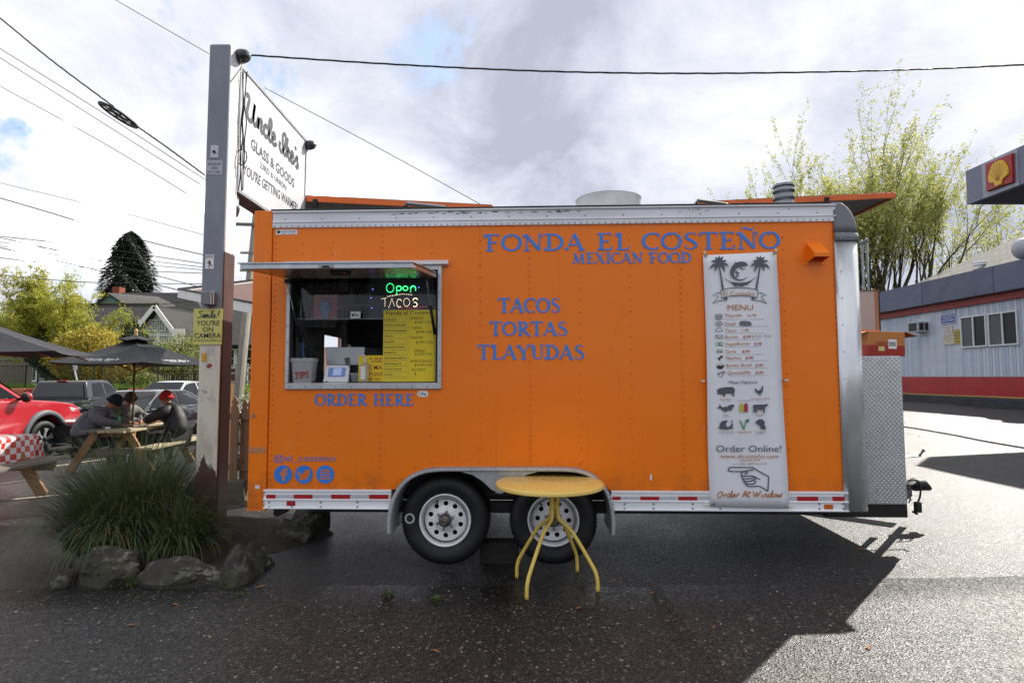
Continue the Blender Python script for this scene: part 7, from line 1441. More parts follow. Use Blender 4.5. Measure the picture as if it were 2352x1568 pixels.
# ------------------------------------------------------------------ trees
BARK = pm('bark_grey_brown', '#4a4038', .9, var=.35, scale=6, stretch=(3, 3, .6), bump=.6); BARKM = pm('bark_mossy', '#4f4a30', .9, var=.4, scale=4, bump=.5)
def grow(m, tips, p, d, L, r, lv, rg_, kids=3, spread=.55, up=.15, wig=.12, shrink=.72, seg=4, sides=6, tipr=.25):
    pts, rs_ = [p], [r]; q = p.copy(); dd = d.copy()
    for i in range(seg):
        dd = (dd + Vector((rg_.gauss(0, wig), rg_.gauss(0, wig), rg_.gauss(0, wig) + up * .3))).normalized(); q = q + dd * (L / seg); pts.append(q.copy()); rs_.append(r * (1 - (1 - (.62 if lv else tipr)) * (i + 1) / seg))
        if lv <= 1: tips.append((q.copy(), dd.copy(), lv))
    m.tube(pts, rs_, max(3, sides), caps=False)
    if lv:
        for k in range(kids):
            t_ = rg_.uniform(.45, 1.0) if k else 1.0; i = min(seg, max(1, int(t_ * seg))); a = rg_.random() * 6.283; x, y = basis(dd); sp = spread * rg_.uniform(.5, 1.2) * (1 if k else .45)
            nd = (dd * math.cos(sp) + (x * math.cos(a) + y * math.sin(a)) * math.sin(sp) + Vector((0, 0, up))).normalized()
            grow(m, tips, pts[i], nd, L * shrink * rg_.uniform(.75, 1.15), rs_[i] * (.74 if k == 0 else .56), lv - 1, rg_, kids, spread, up, wig, shrink, seg, sides - 1, tipr)
def leafquads(m, p, n, size, rad, rg_, droop=0.0, elong=1.6):
    for _ in range(n):
        c = p + Vector((rg_.gauss(0, rad), rg_.gauss(0, rad), rg_.gauss(0, rad) - droop * rg_.random())); a, b = Vector((rg_.gauss(0, 1), rg_.gauss(0, 1), rg_.gauss(0, 1) - droop * 4)).normalized(), Vector((rg_.gauss(0, 1), rg_.gauss(0, 1), rg_.gauss(0, 1))).normalized(); s_ = size * rg_.uniform(.6, 1.3); b = (b - a * a.dot(b)).normalized()
        m.add([c - a * s_ * elong * .5, c + b * s_ * .35, c + a * s_ * elong * .5, c - b * s_ * .35], [(0, 1, 2, 3)])
def broad(name, label, x, y, z, trunks, L, r, lv, seed, leafc, nl, ls, lrad, bark, kids=3, spread=.5, up=.15, wig=.1, shrink=.72, droop=0.0, cat='tree', group=None, elong=1.6, leafy=1.0, sides=6, sx=1.0):
    rg_ = random.Random(seed); e = thing(name, label, cat, (x, y, z), 0, group); e.scale = (sx, sx, 1); m = MB(); tips = []
    for (tx, ty, tz) in trunks: grow(m, tips, Vector((tx * .15, ty * .15, -.1)), Vector((tx, ty, tz)).normalized(), L * rg_.uniform(.85, 1.1), r, lv, rg_, kids, spread, up, wig, shrink, sides=sides)
    m.build('trunk', bark, e, smooth=True)
    if nl:
        lm = MB(); mats = leafc if isinstance(leafc, list) else [leafc]
        zm = max(p.z for p, _, _ in tips)
        for p, d, q in tips:
            if rg_.random() > leafy * sstep(.22, .62, p.z / zm) * 1.35: continue
            lm.cur = rg_.randrange(len(mats)); leafquads(lm, p, nl, ls, lrad, rg_, droop, elong)
        c = lm.build('crown', mats, e); c['kind'] = 'stuff'
    return e
# big budding maple on the right
LM = [leaf_mat('maple_buds', (.34, .36, .09), .3, trl=.45), leaf_mat('maple_buds_light', (.46, .46, .16), .25, trl=.45)]
broad('budding_maple', 'tall tree with many upright limbs and pale yellow green spring buds', 19.2, 29, .65, [(-.16, 0, 1), (.10, .05, 1), (-.02, -.1, 1), (.26, .0, 1), (-.34, .05, 1), (.5, .1, 1), (-.55, 0, 1)], 4.6, .27, 5, 12, LM, 6, .085, .09, BARKM, 3, .44, .10, .07, .775, .10, elong=2.0, leafy=.62)
broad('budding_maple', 'smaller budding tree with spreading twigs left of the tall one, over the trailer corner', 15.6, 30.5, .65, [(-.5, 0, 1), (-.12, .1, 1), (.2, 0, 1), (-.3, -.1, 1), (.0, .2, 1)], 3.7, .19, 5, 33, LM, 5, .085, .07, BARKM, 3, .45, .10, .08, .77, .10, elong=2.0, leafy=.75)
broad('budding_maple', 'thin budding tree behind the station roof under the canopy', 27.6, 34, .65, [(-.2, 0, 1), (.15, .1, 1), (.0, -.1, 1)], 4.0, .14, 4, 44, LM, 2, .11, .14, BARKM, 3, .45, .12, .08, .80, .06, elong=1.9)
broad('bare_tree', 'bare twiggy tree behind the right end of the station roof', 31.5, 36, .65, [(-.2, 0, 1), (.25, 0, 1)], 3.6, .14, 4, 45, None, 0, 0, 0, BARK, 3, .5, .08, .1, .80)
# left: bare tree, curly willow, golden bush
broad('bare_tree', 'grey bare tree with crooked branches at the left edge', -36.5, 37.5, 1.1, [(.12, 0, 1), (-.2, .1, 1), (.35, -.05, 1)], 3.3, .2, 4, 51, None, 0, 0, 0, pm('bark_pale', '#5b544e', .9, var=.3), 3, .6, .04, .16, .80)
broad('bare_tree', 'small bare tree behind the utility pole beside the sign post', -18.6, 39, 1.1, [(.1, 0, 1), (-.2, .1, 1), (.3, 0, 1)], 2.9, .13, 4, 52, None, 0, 0, 0, BARK, 3, .5, .06, .14, .82)
broad('bare_birch', 'slim grey tree with fine drooping twigs behind the willow', -32.5, 44, 1.2, [(0, 0, 1), (.08, .05, 1), (-.08, 0, 1)], 2.5, .08, 4, 53, None, 0, 0, 0, BARK, 3, .35, .12, .1, .80)
WL = [leaf_mat('willow_yellowgreen', (.48, .47, .06), .3, trl=.4), leaf_mat('willow_lime', (.38, .40, .05), .3, trl=.4)]
def willow():
    x, y = at(152, 880, 30).x, 30.0; rg_ = random.Random(61); e = thing('curly_willow', 'yellow green curly willow with twisting branches behind the chain link fence', 'tree', (x, y, vz(x, y))); m = MB(); tips = []
    for tx, ty in ((.0, .1), (-.28, 0), (.26, .1), (-.5, .1), (.5, -.1), (.1, -.25), (-.15, .2)): grow(m, tips, Vector((tx * .1, ty * .1, -.1)), Vector((tx, ty, 1)).normalized(), 2.35 * rg_.uniform(.9, 1.1), .11, 3, rg_, 3, .55, .06, .17, .74, 4, 6)
    lm = MB()
    for p, d, lv in tips:
        lm.cur = rg_.randrange(2)
        for _ in range(3):   # a short corkscrew twig with small leaves
            q = p.copy(); dd = Vector((rg_.gauss(0, 1), rg_.gauss(0, 1), rg_.gauss(.1, .7))).normalized(); pts = [q.copy()]
            for i in range(7):
                dd = (dd + Vector((rg_.gauss(0, .55), rg_.gauss(0, .55), rg_.gauss(-.08, .5)))).normalized(); q = q + dd * .10; pts.append(q.copy()); leafquads(lm, q, 2, .065, .04, rg_, .05, 2.4)
            m.tube(pts, .005, 3, caps=False)
    m.build('trunk', pm('willow_bark', '#6b6238', .85, var=.3), e, smooth=True); lm.build('crown', WL, e)['kind'] = 'stuff'
willow()
def shrub(name, label, px, py, Y, w, h, n, ls, mats, seed, power=1.0, cat='shrub', group=None, stems=9, low=0.0, elong=1.8, base_z=None, fill=.35):
    p = at(px, py, Y); z = base_z if base_z is not None else vz(p.x, Y); rg_ = random.Random(seed); e = thing(name, label, cat, (p.x, Y, z), 0, group); m = MB(); lm = MB()
    for k in range(stems): a = rg_.random() * 6.28; m.tube([(0, 0, -.05), (w * .2 * math.cos(a), w * .2 * math.sin(a), h * .5), (w * .38 * math.cos(a), w * .38 * math.sin(a), h * .92)], [.03, .02, .006], 4)
    m.build('stem', BARK, e)
    cl_ = [(Vector((rg_.gauss(0, 1), rg_.gauss(0, 1), rg_.gauss(0, 1))).normalized(), rg_.uniform(.82, 1.12)) for _ in range(14)]
    for k in range(n):
        u = Vector((rg_.gauss(0, 1), rg_.gauss(0, 1), rg_.gauss(0, 1))).normalized(); rr = (fill + (1 - fill) * rg_.random() ** .5); s_ = max(c[1] * max(.0, u.dot(c[0])) ** 2 for c in cl_); rr *= .55 + .52 * s_
        zz_ = u.z * rr; pf = (1 - low * max(0, zz_)) if power == 1 else max(.04, 1 - max(0, (zz_ + .7) / 1.7)) ** power * 1.25
        lm.cur = rg_.randrange(len(mats)); leafquads(lm, Vector((u.x * rr * w / 2 * pf, u.y * rr * w / 2 * pf, h / 2 + zz_ * h / 2)), 1, ls, .02, rg_, .0, elong)
    lm.build('foliage', mats, e)['kind'] = 'stuff'; return e
FOR = [leaf_mat('golden_leaf', (.50, .40, .055), .3, trl=.4), leaf_mat('golden_leaf_dark', (.30, .25, .04), .3, trl=.35)]
shrub('golden_bush', 'golden yellow bush in full spring leaf behind the parked pickup', 208, 890, 28.2, 4.1, 3.0, 11000, .10, FOR, 71, low=.35)
HG = [leaf_mat('hedge_dark', (.035, .055, .015), .4, trl=.2), leaf_mat('hedge_mid', (.055, .080, .022), .4, trl=.2)]
shrub('dark_hedge', 'dark evergreen hedge filling the space under the willow', 128, 885, 30.5, 3.4, 3.9, 9000, .12, HG, 72, low=.25)
shrub('dark_hedge', 'broad dark evergreen bush right of the golden bush', 305, 880, 31.5, 2.4, 3.2, 6000, .11, HG, 73, low=.2)
TH = [leaf_mat('thuja_olive', (.060, .075, .016), .35, trl=.2), leaf_mat('thuja_dark', (.035, .05, .012), .35, trl=.2)]
shrub('columnar_cypress', 'slim dark columnar cypress left of the white gable', 287, 870, 33, .95, 3.9, 4200, .12, TH, 74, low=.35, group='cypresses before the white gable'); shrub('columnar_cypress', 'slim columnar cypress touching the white gable wall', 305, 870, 32.6, .85, 3.6, 4000, .12, TH, 75, low=.35, group='cypresses before the white gable')
shrub('columnar_cypress', 'short rounded cypress in front of the white gable wall', 325, 870, 31.8, 1.0, 2.7, 3600, .11, TH, 76, low=.3, group='cypresses before the white gable')
LG = [leaf_mat('budding_green', (.13, .18, .04), .3, trl=.4), leaf_mat('budding_yellow', (.26, .26, .06), .3, trl=.4)]
shrub('budding_shrub', 'loose green shrub just leafing out beside the sign post', 418, 880, 30, 2.9, 2.9, 3800, .085, LG, 77, fill=.2); shrub('low_shrub', 'low green plant by the chain link fence', 330, 892, 26.8, 1.6, .75, 1500, .08, LG, 78)
BL = [pm('blossom_white', '#d9d6d2', .7, var=.1), leaf_mat('blossom_leaf', (.14, .22, .05), .3)]
shrub('blossom_bush', 'bush with white blossom glimpsed between fence and trailer', 572, 925, 12.2, 1.1, 1.35, 1500, .055, [BL[0], BL[0], BL[1]], 79, base_z=gz(-5.6, 12.2)); shrub('roadside_bush', 'green bush beyond the picket fence under the utility pole', 560, 880, 23, 2.0, 1.3, 2200, .08, LG, 80, base_z=-.2)
# tall dark conifer
def conifer():
    Y = 62.0; p = at(288, 865, Y); top = at(288, 533, Y).z; e = thing('tall_conifer', 'very tall dark conifer rising behind the roofs', 'tree', (p.x, Y, 1.2)); H = top - 1.2; rg_ = random.Random(91); m = MB(); m.tube([(0, 0, 0), (0, 0, H * .97)], [.45, .05], 8); m.build('trunk', BARK, e, smooth=True)
    lm = MB(); half = 76 * Y / F
    def prof(t_): return half * (.30 + .70 * min(1, (1 - t_) / .62) ** .75) if t_ < .86 else half * .52 * ((1 - t_) / .14) ** .6 + .1
    for k in range(24000):
        t_ = rg_.random() ** .92; z = H * t_; a = rg_.random() * 6.283; R_ = prof(t_) * (.86 + .16 * math.sin(a * 5 + z * 1.3) + .10 * math.sin(a * 11 + z * 3)); rr = R_ * (1 - .45 * rg_.random() ** 2.2); c = Vector((rr * math.cos(a), rr * math.sin(a), z)); out = Vector((math.cos(a), math.sin(a), rg_.uniform(-.7, .25))).normalized(); sd = Vector((-math.sin(a), math.cos(a), rg_.uniform(-.3, .3))); s_ = rg_.uniform(.2, .5)
        lm.cur = rg_.randrange(2); lm.add([c - out * s_ * .5 - sd * s_ * .28, c - out * s_ * .5 + sd * s_ * .28, c + out * s_ * .9 + Vector((0, 0, -.12))], [(0, 1, 2)])
    lm.build('crown', [leaf_mat('conifer_dark', (.014, .022, .012), .4, trl=.1), leaf_mat('conifer_green', (.026, .036, .017), .4, trl=.1)], e)['kind'] = 'stuff'
conifer()
# ------------------------------------------------------------------ houses on the left
def shingles(name, c1, c2):
    t = NT(name); br = t.N.new('ShaderNodeTexBrick'); t.L.new(t.map((1, 1, 1)), br.inputs[0]); br.inputs['Scale'].default_value = 1; br.inputs['Brick Width'].default_value = .3; br.inputs['Row Height'].default_value = .15; br.inputs['Mortar Size'].default_value = .012; br.inputs['Color1'].default_value = (*c1, 1); br.inputs['Color2'].default_value = (*c2, 1); br.inputs['Mortar'].default_value = (*[q * .4 for q in c1], 1)
    moss = t.ramp(t.noise(.7, 6, .7), [(.60, 0), (.72, .5)]); t.set(Base_Color=t.mix(moss, br.outputs[0], (.10, .085, .03)), Roughness=.9, Normal=t.bump(br.outputs['Fac'], -.5, .02)); return t.m
SH1 = shingles('roof_shingles_dark', (.030, .029, .028), (.05, .047, .044)); SH2 = shingles('roof_shingles_grey', (.055, .053, .05), (.085, .08, .075))
WHW = pm('white_house_paint', '#e6e6e2', .7, var=.05, scale=2); SAGE = pm('sage_infill', '#bfc4b8', .7, var=.06); PANE = pm('house_pane', '#15181c', .08, var=.3, scale=3); GREYS = pm('grey_siding', '#8f938c', .7, var=.08)
def win(par, o, w, h, un=Vector((0, -1, 0)), nx=2, frame=WHW, ny=1, fr=.07):
    """a window standing proud of a wall; o = lower-left corner"""
    un = Vector(un); ux = Vector((-un.y, un.x, 0)); uz = Vector((0, 0, 1)); o = Vector(o)
    def bx(a, b, c, d, k0, k1, nm, mt, p):
        vs_ = [o + ux * x + uz * z + un * k for k in (k0, k1) for x, z in ((a, c), (b, c), (b, d), (a, d))]; return MB().add(vs_, [(0, 3, 2, 1), (4, 5, 6, 7), (0, 1, 5, 4), (1, 2, 6, 5), (2, 3, 7, 6), (3, 0, 4, 7)]).build(nm, mt, p)
    e = bx(0, w, 0, h, -.02, .015, 'window', PANE, par)
    for a, b, c, d in ((-fr, w + fr, -fr, 0), (-fr, w + fr, h, h + fr), (-fr, 0, 0, h), (w, w + fr, 0, h)): bx(a, b, c, d, -.02, .05, 'frame', frame, e)
    for i in range(1, nx): bx(w * i / nx - .02, w * i / nx + .02, 0, h, .016, .04, 'mullion', frame, e)
    for i in range(1, ny): bx(0, w, h * i / ny - .015, h * i / ny + .015, .016, .038, 'mullion', frame, e)
    return e
def siding(par, x0, x1, y, z0, z1, mat, pitch=.16, gable=None):
    m = MB(); z = z0; b0 = None; k = 0
    while z < z1 - .01:
        za = min(z + pitch, z1); a, b = (x0, x1)
        if gable: t_ = (za - z0) / (z1 - z0); a, b = x0 + (gable - x0) * t_, x1 + (gable - x1) * t_
        ob = MB().add([(a, y, z), (b, y, z), (b, y - .022, z), (a, y - .022, z), (a, y, za), (b, y, za), (b, y - .006, za), (a, y - .006, za)], [(0, 3, 2, 1), (4, 5, 6, 7), (3, 2, 6, 7), (0, 4, 7, 3), (1, 2, 6, 5)]).build('siding_board', mat, par); z = za
def slab(par, pts, th, mat, nm='roof_slope'):
    pts = [Vector(p) for p in pts]; n = (pts[1] - pts[0]).cross(pts[3] - pts[0]).normalized(); n = n if n.z > 0 else -n; L_ = pts + [p - n * th for p in pts]
    # local frame so that the shingle courses run along the slope
    x = (pts[1] - pts[0]).normalized(); y = n.cross(x); M_ = Matrix((x, y, n)).transposed().to_4x4(); M_.translation = pts[0]; I = M_.inverted(); o = MB().add([I @ p for p in L_], [(0, 1, 2, 3), (7, 6, 5, 4), (0, 4, 5, 1), (1, 5, 6, 2), (2, 6, 7, 3), (3, 7, 4, 0)]).build(nm, mat, par); o.matrix_local = M_; return o
# house with the white cross gable
YA = 37.0; pk = at(355, 699, YA - 1.5); zg = 1.1; ha_ = thing('white_gable_house', 'long dark roofed house with a white half timbered gable', 'house', (pk.x, YA - 1.0, zg)); O_ = Vector((pk.x, YA - 1.5, zg))
rt_e = at(421, 788, YA - 1.5) - O_; lf = Vector((-rt_e.x, 0, rt_e.z)); pkl = pk - O_; DG = 6.0
siding(ha_, lf.x + .55, rt_e.x - .55, 0, 0, rt_e.z, WHW, .2)
MB().add([(lf.x + .5, -.0, rt_e.z + .0), (rt_e.x - .5, 0, rt_e.z), (0, 0, pkl.z - .25)], [(0, 1, 2)]).build('gable_wall', SAGE, ha_)
for s_ in (-1, 1):
    slab(ha_, [(0, -.5, pkl.z), (s_ * rt_e.x, -.5, rt_e.z), (s_ * rt_e.x, DG, rt_e.z), (0, DG, pkl.z)], .12, SH1); MB().bar((0, -.52, pkl.z - .12), (s_ * rt_e.x, -.52, rt_e.z - .12), .06, .26, (0, 0, 1)).build('barge_board', WHW, ha_)
gw = at(308, 756, YA - 1.5) - O_; step_ = (at(337, 756, YA - 1.5) - at(321, 756, YA - 1.5)).x
for k in range(4): win(ha_, (gw.x - .0 + step_ * (k + .05), -.03, gw.z), step_ * .68, at(0, 735, YA - 1.5).z - at(0, 756, YA - 1.5).z, nx=3, ny=4, fr=.09)
for x_, z0_, z1_ in ((-.75, .0, 9), (.05, gw.z - O_.z * 0 + .8, 9), (.75, 0, 9), (1.5, 0, 9), (2.2, 0, 9)):
    zt_ = rt_e.z + (pkl.z - rt_e.z) * (1 - abs(x_) / rt_e.x) - .28
    if zt_ > rt_e.z + .1: MB().box((x_ - .06, -.05, rt_e.z), (x_ + .06, -.002, zt_)).build('timber', WHW, ha_)
for z_ in (rt_e.z + .02, rt_e.z + (pkl.z - rt_e.z) * .22, gw.z + .95): 
    hw_ = (1 - (z_ - rt_e.z) / (pkl.z - rt_e.z)) * rt_e.x - .3
    MB().box((-hw_, -.055, z_ - .07), (hw_, -.004, z_ + .07)).build('timber', WHW, ha_)
# its long side roof, chimney and left wing
e0, e1 = at(-40, 800, YA) - O_, at(300, 800, YA) - O_; r0, r1 = at(-150, 697, YA + 3.2) - O_, at(356, 697, YA + 3.2) - O_; hp0 = at(65, 697, YA + 3.2) - O_
slab(ha_, [(e0.x - 3, .2, e0.z), (e1.x + 2, .2, e1.z), (r1.x, 4.7, hp0.z), (hp0.x, 4.7, hp0.z)], .12, SH1)
MB().tube([(hp0.x, 4.7, hp0.z + .03), (r1.x, 4.7, hp0.z + .03)], .09, 6).build('ridge_cap', pm('ridge_moss', '#5b5530', .9, var=.3), ha_)
siding(ha_, e0.x - 2.6, e1.x + 1, 1.2, 0, e0.z, GREYS, .2)
for px in (-8, 37): q = at(px, 873, YA) - O_; win(ha_, (q.x, 1.16, q.z), 1.15, 1.1, nx=2, ny=1, fr=.1)
pm('chimney_brick', '#7d4030', .9, var=.2, scale=8, bump=.4); MB().box((-13.0, 1.5, hp0.z - 1.35), (-12.3, 1.9, hp0.z - 1.2)).build('roof_vent', pm('vent_grey', '#4f4f50', .7), ha_)
# bigger roof behind
YB = 48.0; pb = at(365, 671, YB + 4); hb_ = thing('tall_roof_house', 'house with a high grey shingle roof behind the white gable', 'house', (pb.x, YB, 1.2)); O2 = Vector(hb_.location)
a, b, c, d = at(250, 775, YB) - O2, at(505, 790, YB) - O2, at(440, 672, YB + 4) - O2, at(275, 672, YB + 4) - O2
slab(hb_, [(a.x, 0, a.z), (b.x, 0, a.z), (c.x, 4, c.z), (d.x, 4, c.z)], .15, SH2); slab(hb_, [(b.x, 0, a.z), (b.x, 9, a.z), (c.x, 4.2, c.z), (c.x, 4, c.z)], .15, SH1); MB().box((a.x + .5, .4, 0), (b.x - .5, 8, a.z)).build('wall', WHW, hb_)
q1, q2, q3 = at(225, 702, YB - 1) - O2, at(292, 702, YB - 1) - O2, at(252, 676, YB - 1) - O2
MB().add([q1, q2, q3], [(0, 1, 2)]).build('dormer_gable', pm('dormer_green', '#5f8076', .7, var=.1), hb_); slab(hb_, [q3 + Vector((0, -.3, .1)), q2 + Vector((.3, -.3, -.05)), q2 + Vector((2.4, 5, .5)), q3 + Vector((1.2, 5, .5))], .12, SH2, 'dormer_roof'); slab(hb_, [q3 + Vector((0, -.3, .1)), q1 + Vector((-.3, -.3, -.05)), q1 + Vector((-.3, 5, .2)), q3 + Vector((0, 5, .5))], .12, SH2, 'dormer_roof')
for px, py, w_ in ((273, 660, .65), (173, 678, .5)): q = at(px, py, YB + 4) - O2; MB().box((q.x - w_ / 2, 3.6, q.z - 2.4), (q.x + w_ / 2, 4.4, q.z)).build('chimney', MATS['chimney_brick'], hb_)
# house right of the sign post
YC = 33.0; pc_ = at(560, 866, YC); hc_ = thing('porch_house', 'brown house with steep dark roof and white porch windows behind the utility pole', 'house', (pc_.x, YC, 1.0)); O3 = Vector(hc_.location)
a, b = at(430, 793, YC) - O3, at(720, 793, YC) - O3; t0 = at(520, 705, YC + 4) - O3; t1 = at(720, 705, YC + 4) - O3
slab(hc_, [(a.x, -.6, a.z), (b.x, -.6, a.z), (t1.x, 4, t0.z), (t0.x, 4, t0.z)], .15, SH1); MB().box((a.x + .5, .1, -.2), (b.x, 6, a.z)).build('wall', pm('brown_wall', '#6b4a40', .8, var=.15), hc_)
for px in (518, 543, 566): q = at(px, 843, YC) - O3; win(hc_, (q.x, .06, q.z), .45, 1.0, nx=1, ny=2, fr=.08)
siding(hc_, (at(440, 0, YC) - O3).x, (at(468, 0, YC) - O3).x, -.75, 0, a.z + .9, WHW, .2)
# ------------------------------------------------------------------ fences along the verge
FYV = WALLY + 1.1; FBL = pm('fence_black', '#1a1b1c', .6); 
def chainlink(p0, p1, label):
    a, b = at(p0, 890, FYV), at(p1, 890, FYV); e = thing('chain_link_fence', label, 'fence', (a.x, FYV, vz(a.x, FYV)), 0, 'chain link fence runs'); L_ = b.x - a.x; H = 1.02; n = max(1, round(L_ / 2.3))
    for i in range(n + 1): x = L_ * i / n; MB().tube([(x, 0, -.1), (x, 0, H + .06)], .035, 8).build('post', FBL, e)
    MB().tube([(0, 0, H), (L_, 0, H)], .022, 6).build('top_rail', FBL, e); m = MB(); x = -H
    while x < L_:
        for s_ in (1, -1):
            xa, xb = x, x + H; za, zb = (0, H) if s_ > 0 else (H, 0)
            if xa < 0: za += (0 - xa) * (zb - za) / H; xa = 0
            if xb > L_: zb = za + (L_ - xa) * ((H if s_ > 0 else -H)) / H; xb = L_
            if xb > xa: m.tube([(xa, .0 + .006 * s_, za), (xb, .006 * s_, zb)], .0055, 3, caps=False)
        x += .085
    m.build('wire_mesh', FBL, e)['kind'] = 'stuff'
chainlink(-30, 58, 'black chain link fence run at the left edge of the verge'); chainlink(85, 215, 'black chain link fence run in front of the dark hedge'); chainlink(232, 362, 'black chain link fence run behind the umbrella pole')
GB = pm('grey_board', '#6b665c', .85, var=.2, scale=3, bump=.3); e = thing('board_fence', 'grey wooden board fence behind the chain link at far left', 'fence', (at(-30, 860, 31).x, 31, vz(-28, 31))); L_ = at(70, 860, 31).x - at(-30, 860, 31).x; k = 0; x = 0
bp = MB().box((0, 0, 0), (.13, .02, 1.35)).build('board', GB, e); bp.location = (0, 0, 0)
while x < L_ - .15: x += .145; share(bp, 'board', TR((x, 0, 0)) , e)
MB().box((0, -.03, 1.352), (L_, .06, 1.40)).build('cap_rail', GB, e)
DR = pm('deck_rail_wood', '#4f4538', .85, var=.2); e = thing('deck_fence', 'brown slatted deck fence with a lattice top beside the white gable', 'fence', (at(348, 870, 29.5).x, 29.5, vz(-18, 29.5))); L_ = at(480, 870, 29.5).x - at(348, 870, 29.5).x
zt_ = at(350, 836, 29.5).z - vz(-18, 29.5); sl_ = MB().box((0, 0, .1), (.07, .02, zt_ * .66)).build('slat', DR, e); x = 0
while x < L_: x += .125; share(sl_, 'slat', TR((x, 0, 0)), e)
for z_ in (zt_ * .66, zt_ * .98): MB().box((0, -.03, z_), (L_, .05, z_ + .07)).build('rail', DR, e)
x = 0
while x < L_: MB().box((x - .05, -.05, 0), (x + .05, .05, zt_)).build('post', DR, e); x += 1.1
x = 0
while x < L_: MB().box((x, 0, zt_ * .7), (x + .025, .02, zt_)).build('baluster', DR, e); x += .28
# white rails on the right of the post
e = thing('garden_fence', 'pale wooden garden fence behind the picket fence', 'fence', (at(520, 860, 27).x, 27, vz(-13, 27) - .1)); L_ = at(590, 860, 27).x - at(520, 860, 27).x; PALE = pm('pale_fence', '#8d8a80', .8)
for z_ in (.35, .75, 1.1): MB().box((0, -.02, z_), (L_, .03, z_ + .08)).build('rail', PALE, e)
for k in range(4): MB().box((L_ * k / 3 - .05, -.04, 0), (L_ * k / 3 + .05, .05, 1.25)).build('post', PALE, e)
# ------------------------------------------------------------------ street sign, utility pole, shelter roof
a = at(181, 893, 25.0); b = at(168, 835, 25.0); e = thing('street_sign', 'leaning grey street sign post seen from behind over the pickup', 'sign post', (a.x, 25.0, a.z - .9)); O_ = Vector(e.location)
MB().tube([(.15, 0, 0), a - O_, b - O_, at(163, 815, 25) - O_], .035, 8).build('post', tin('galv_post', '#a9adaf', .4), e); MB().add([at(156, 817, 24.95) - O_, at(176, 815, 24.95) - O_, at(177, 826, 24.95) - O_, at(158, 828, 24.95) - O_], [(0, 1, 2, 3)]).build('sign_back', tin('sign_back_grey', '#8e9092', .5), e); MB().cbox(at(173, 843, 24.93) - O_, (.12, .08, .25)).build('sign_clamp', tin('galv_post', '#a9adaf', .4), e)
UPW = pm('utility_pole_wood', '#8d877c', .9, var=.25, scale=5, stretch=(5, 5, .5), bump=.4); YU = 20.5
a, b = at(548, 905, YU), at(592, 470, YU); e = thing('utility_pole', 'leaning weathered utility pole between the sign post and the trailer', 'utility pole', (a.x, YU, gz(a.x, YU))); O_ = Vector(e.location); MB().tube([(0, 0, -.1), a - O_, b - O_ + (b - a) * .3], [.17, .165, .12], 12).build('pole', UPW, e, smooth=True); MB().tube([Vector((0, 0, .1)), Vector((.02, 0, 1.1))], .18, 12).build('pole_wrap', pm('wrap_dark', '#3a2f2a', .8), e)
c = at(577, 517, YU) - O_; MB().bar(c + Vector((-.6, -.15, 0)), c + Vector((.9, -.15, -.05)), .09, .1).build('crossarm', pm('arm_grey', '#6f7168', .8), e); MB().tube([c + Vector((-.52, -.15, .05)), c + Vector((-.52, -.15, .2))], .04, 8).build('insulator', tin('insul', '#7b7f80', .5), e)
for dy in (.25, .9): MB().bar(c + Vector((-.3, -.12, -dy - .8)), c + Vector((.5, -.12, -dy - .8)), .06, .07).build('cable_bracket', UPW, e)
# flat shelter roof behind post and trailer
S0 = [at(411, 676, 9.2), at(590, 652, 7.4), at(600, 640, 10.6), at(470, 668, 11.5)]
e = thing('shelter_roof', 'flat white edged shelter roof with brown underside behind the sign post', 'shelter', (S0[1].x, 9, gz(-3, 9))); O_ = Vector(e.location); zz_ = sum(p.z for p in S0) / 4
A, B = at(411, 677, 9.6) , at(600, 650, 8.2); C, D = B + Vector((.6, 2.8, .15)), A + Vector((.6, 2.8, .15))
A2, B2 = at(500, 686, 7.9), at(590, 722, 6.9)
pts = [A - O_, B2 - O_, at(600, 700, 9.0) - O_, B - O_]; 
UNDB = pm('shelter_under', '#6a5048', .8, var=.25, scale=6, stretch=(1, 8, 1))
q = [at(411, 679, 10.2), at(586, 716, 8.2), at(640, 690, 9.6), at(586, 656, 11.6)]; q = [p - O_ for p in q]; up_ = Vector((0, 0, .07))
MB().add(q + [p + up_ for p in q], [(0, 1, 2, 3), (7, 6, 5, 4), (0, 4, 5, 1), (1, 5, 6, 2), (2, 6, 7, 3), (3, 7, 4, 0)]).build('roof_board', UNDB, e)
for p_, r_ in ((q[3], q[0]), (q[0], q[1])): MB().bar(p_ + up_ * .6, r_ + up_ * .6, .04, .15).build('fascia', WHW, e); MB().bar(p_ + up_ * 1.8, r_ + up_ * 1.8, .06, .03).build('drip_edge', BLKM, e)
for t_ in (.75, .95): p_ = q[1].lerp(q[2], t_); MB().tube([(p_.x, p_.y, -.1), p_], .04, 8).build('post', BLKM, e)
# ------------------------------------------------------------------ overhead wires
WIRE = pm('wire_black', '#141415', .5)
def wire(pts, Y, r, label, twist=0, Y2=None):
    P3 = [at(px, py, Y if Y2 is None else Y + (Y2 - Y) * i / (len(pts) - 1)) for i, (px, py) in enumerate(pts)]; P3 = [Vector(p) for p in crom([tuple(p) for p in P3], 10)]
    m = MB()
    if twist:
        fin = [Vector(p) for p in crom([tuple(p) for p in P3], 6)]
        for s_ in range(3): m.tube([p + Vector((0, math.cos(i * .22 + s_ * 2.09), math.sin(i * .22 + s_ * 2.09))) * r * .85 for i, p in enumerate(fin)], r * .75, 5)
        o = m.build('overhead_cable', WIRE, smooth=True)
    else: o = m.tube(P3, r * 1.5, 5).build('overhead_wire', WIRE, smooth=True)
    tag(o, label, 'cable' if twist else 'wire', 'overhead wires')
wire([(560, 126), (900, 148), (1250, 164), (1600, 169), (2000, 163), (2352, 149), (2700, 128)], 5.6, .0062, 'thick twisted black cable crossing the sky above the whole trailer', 1)
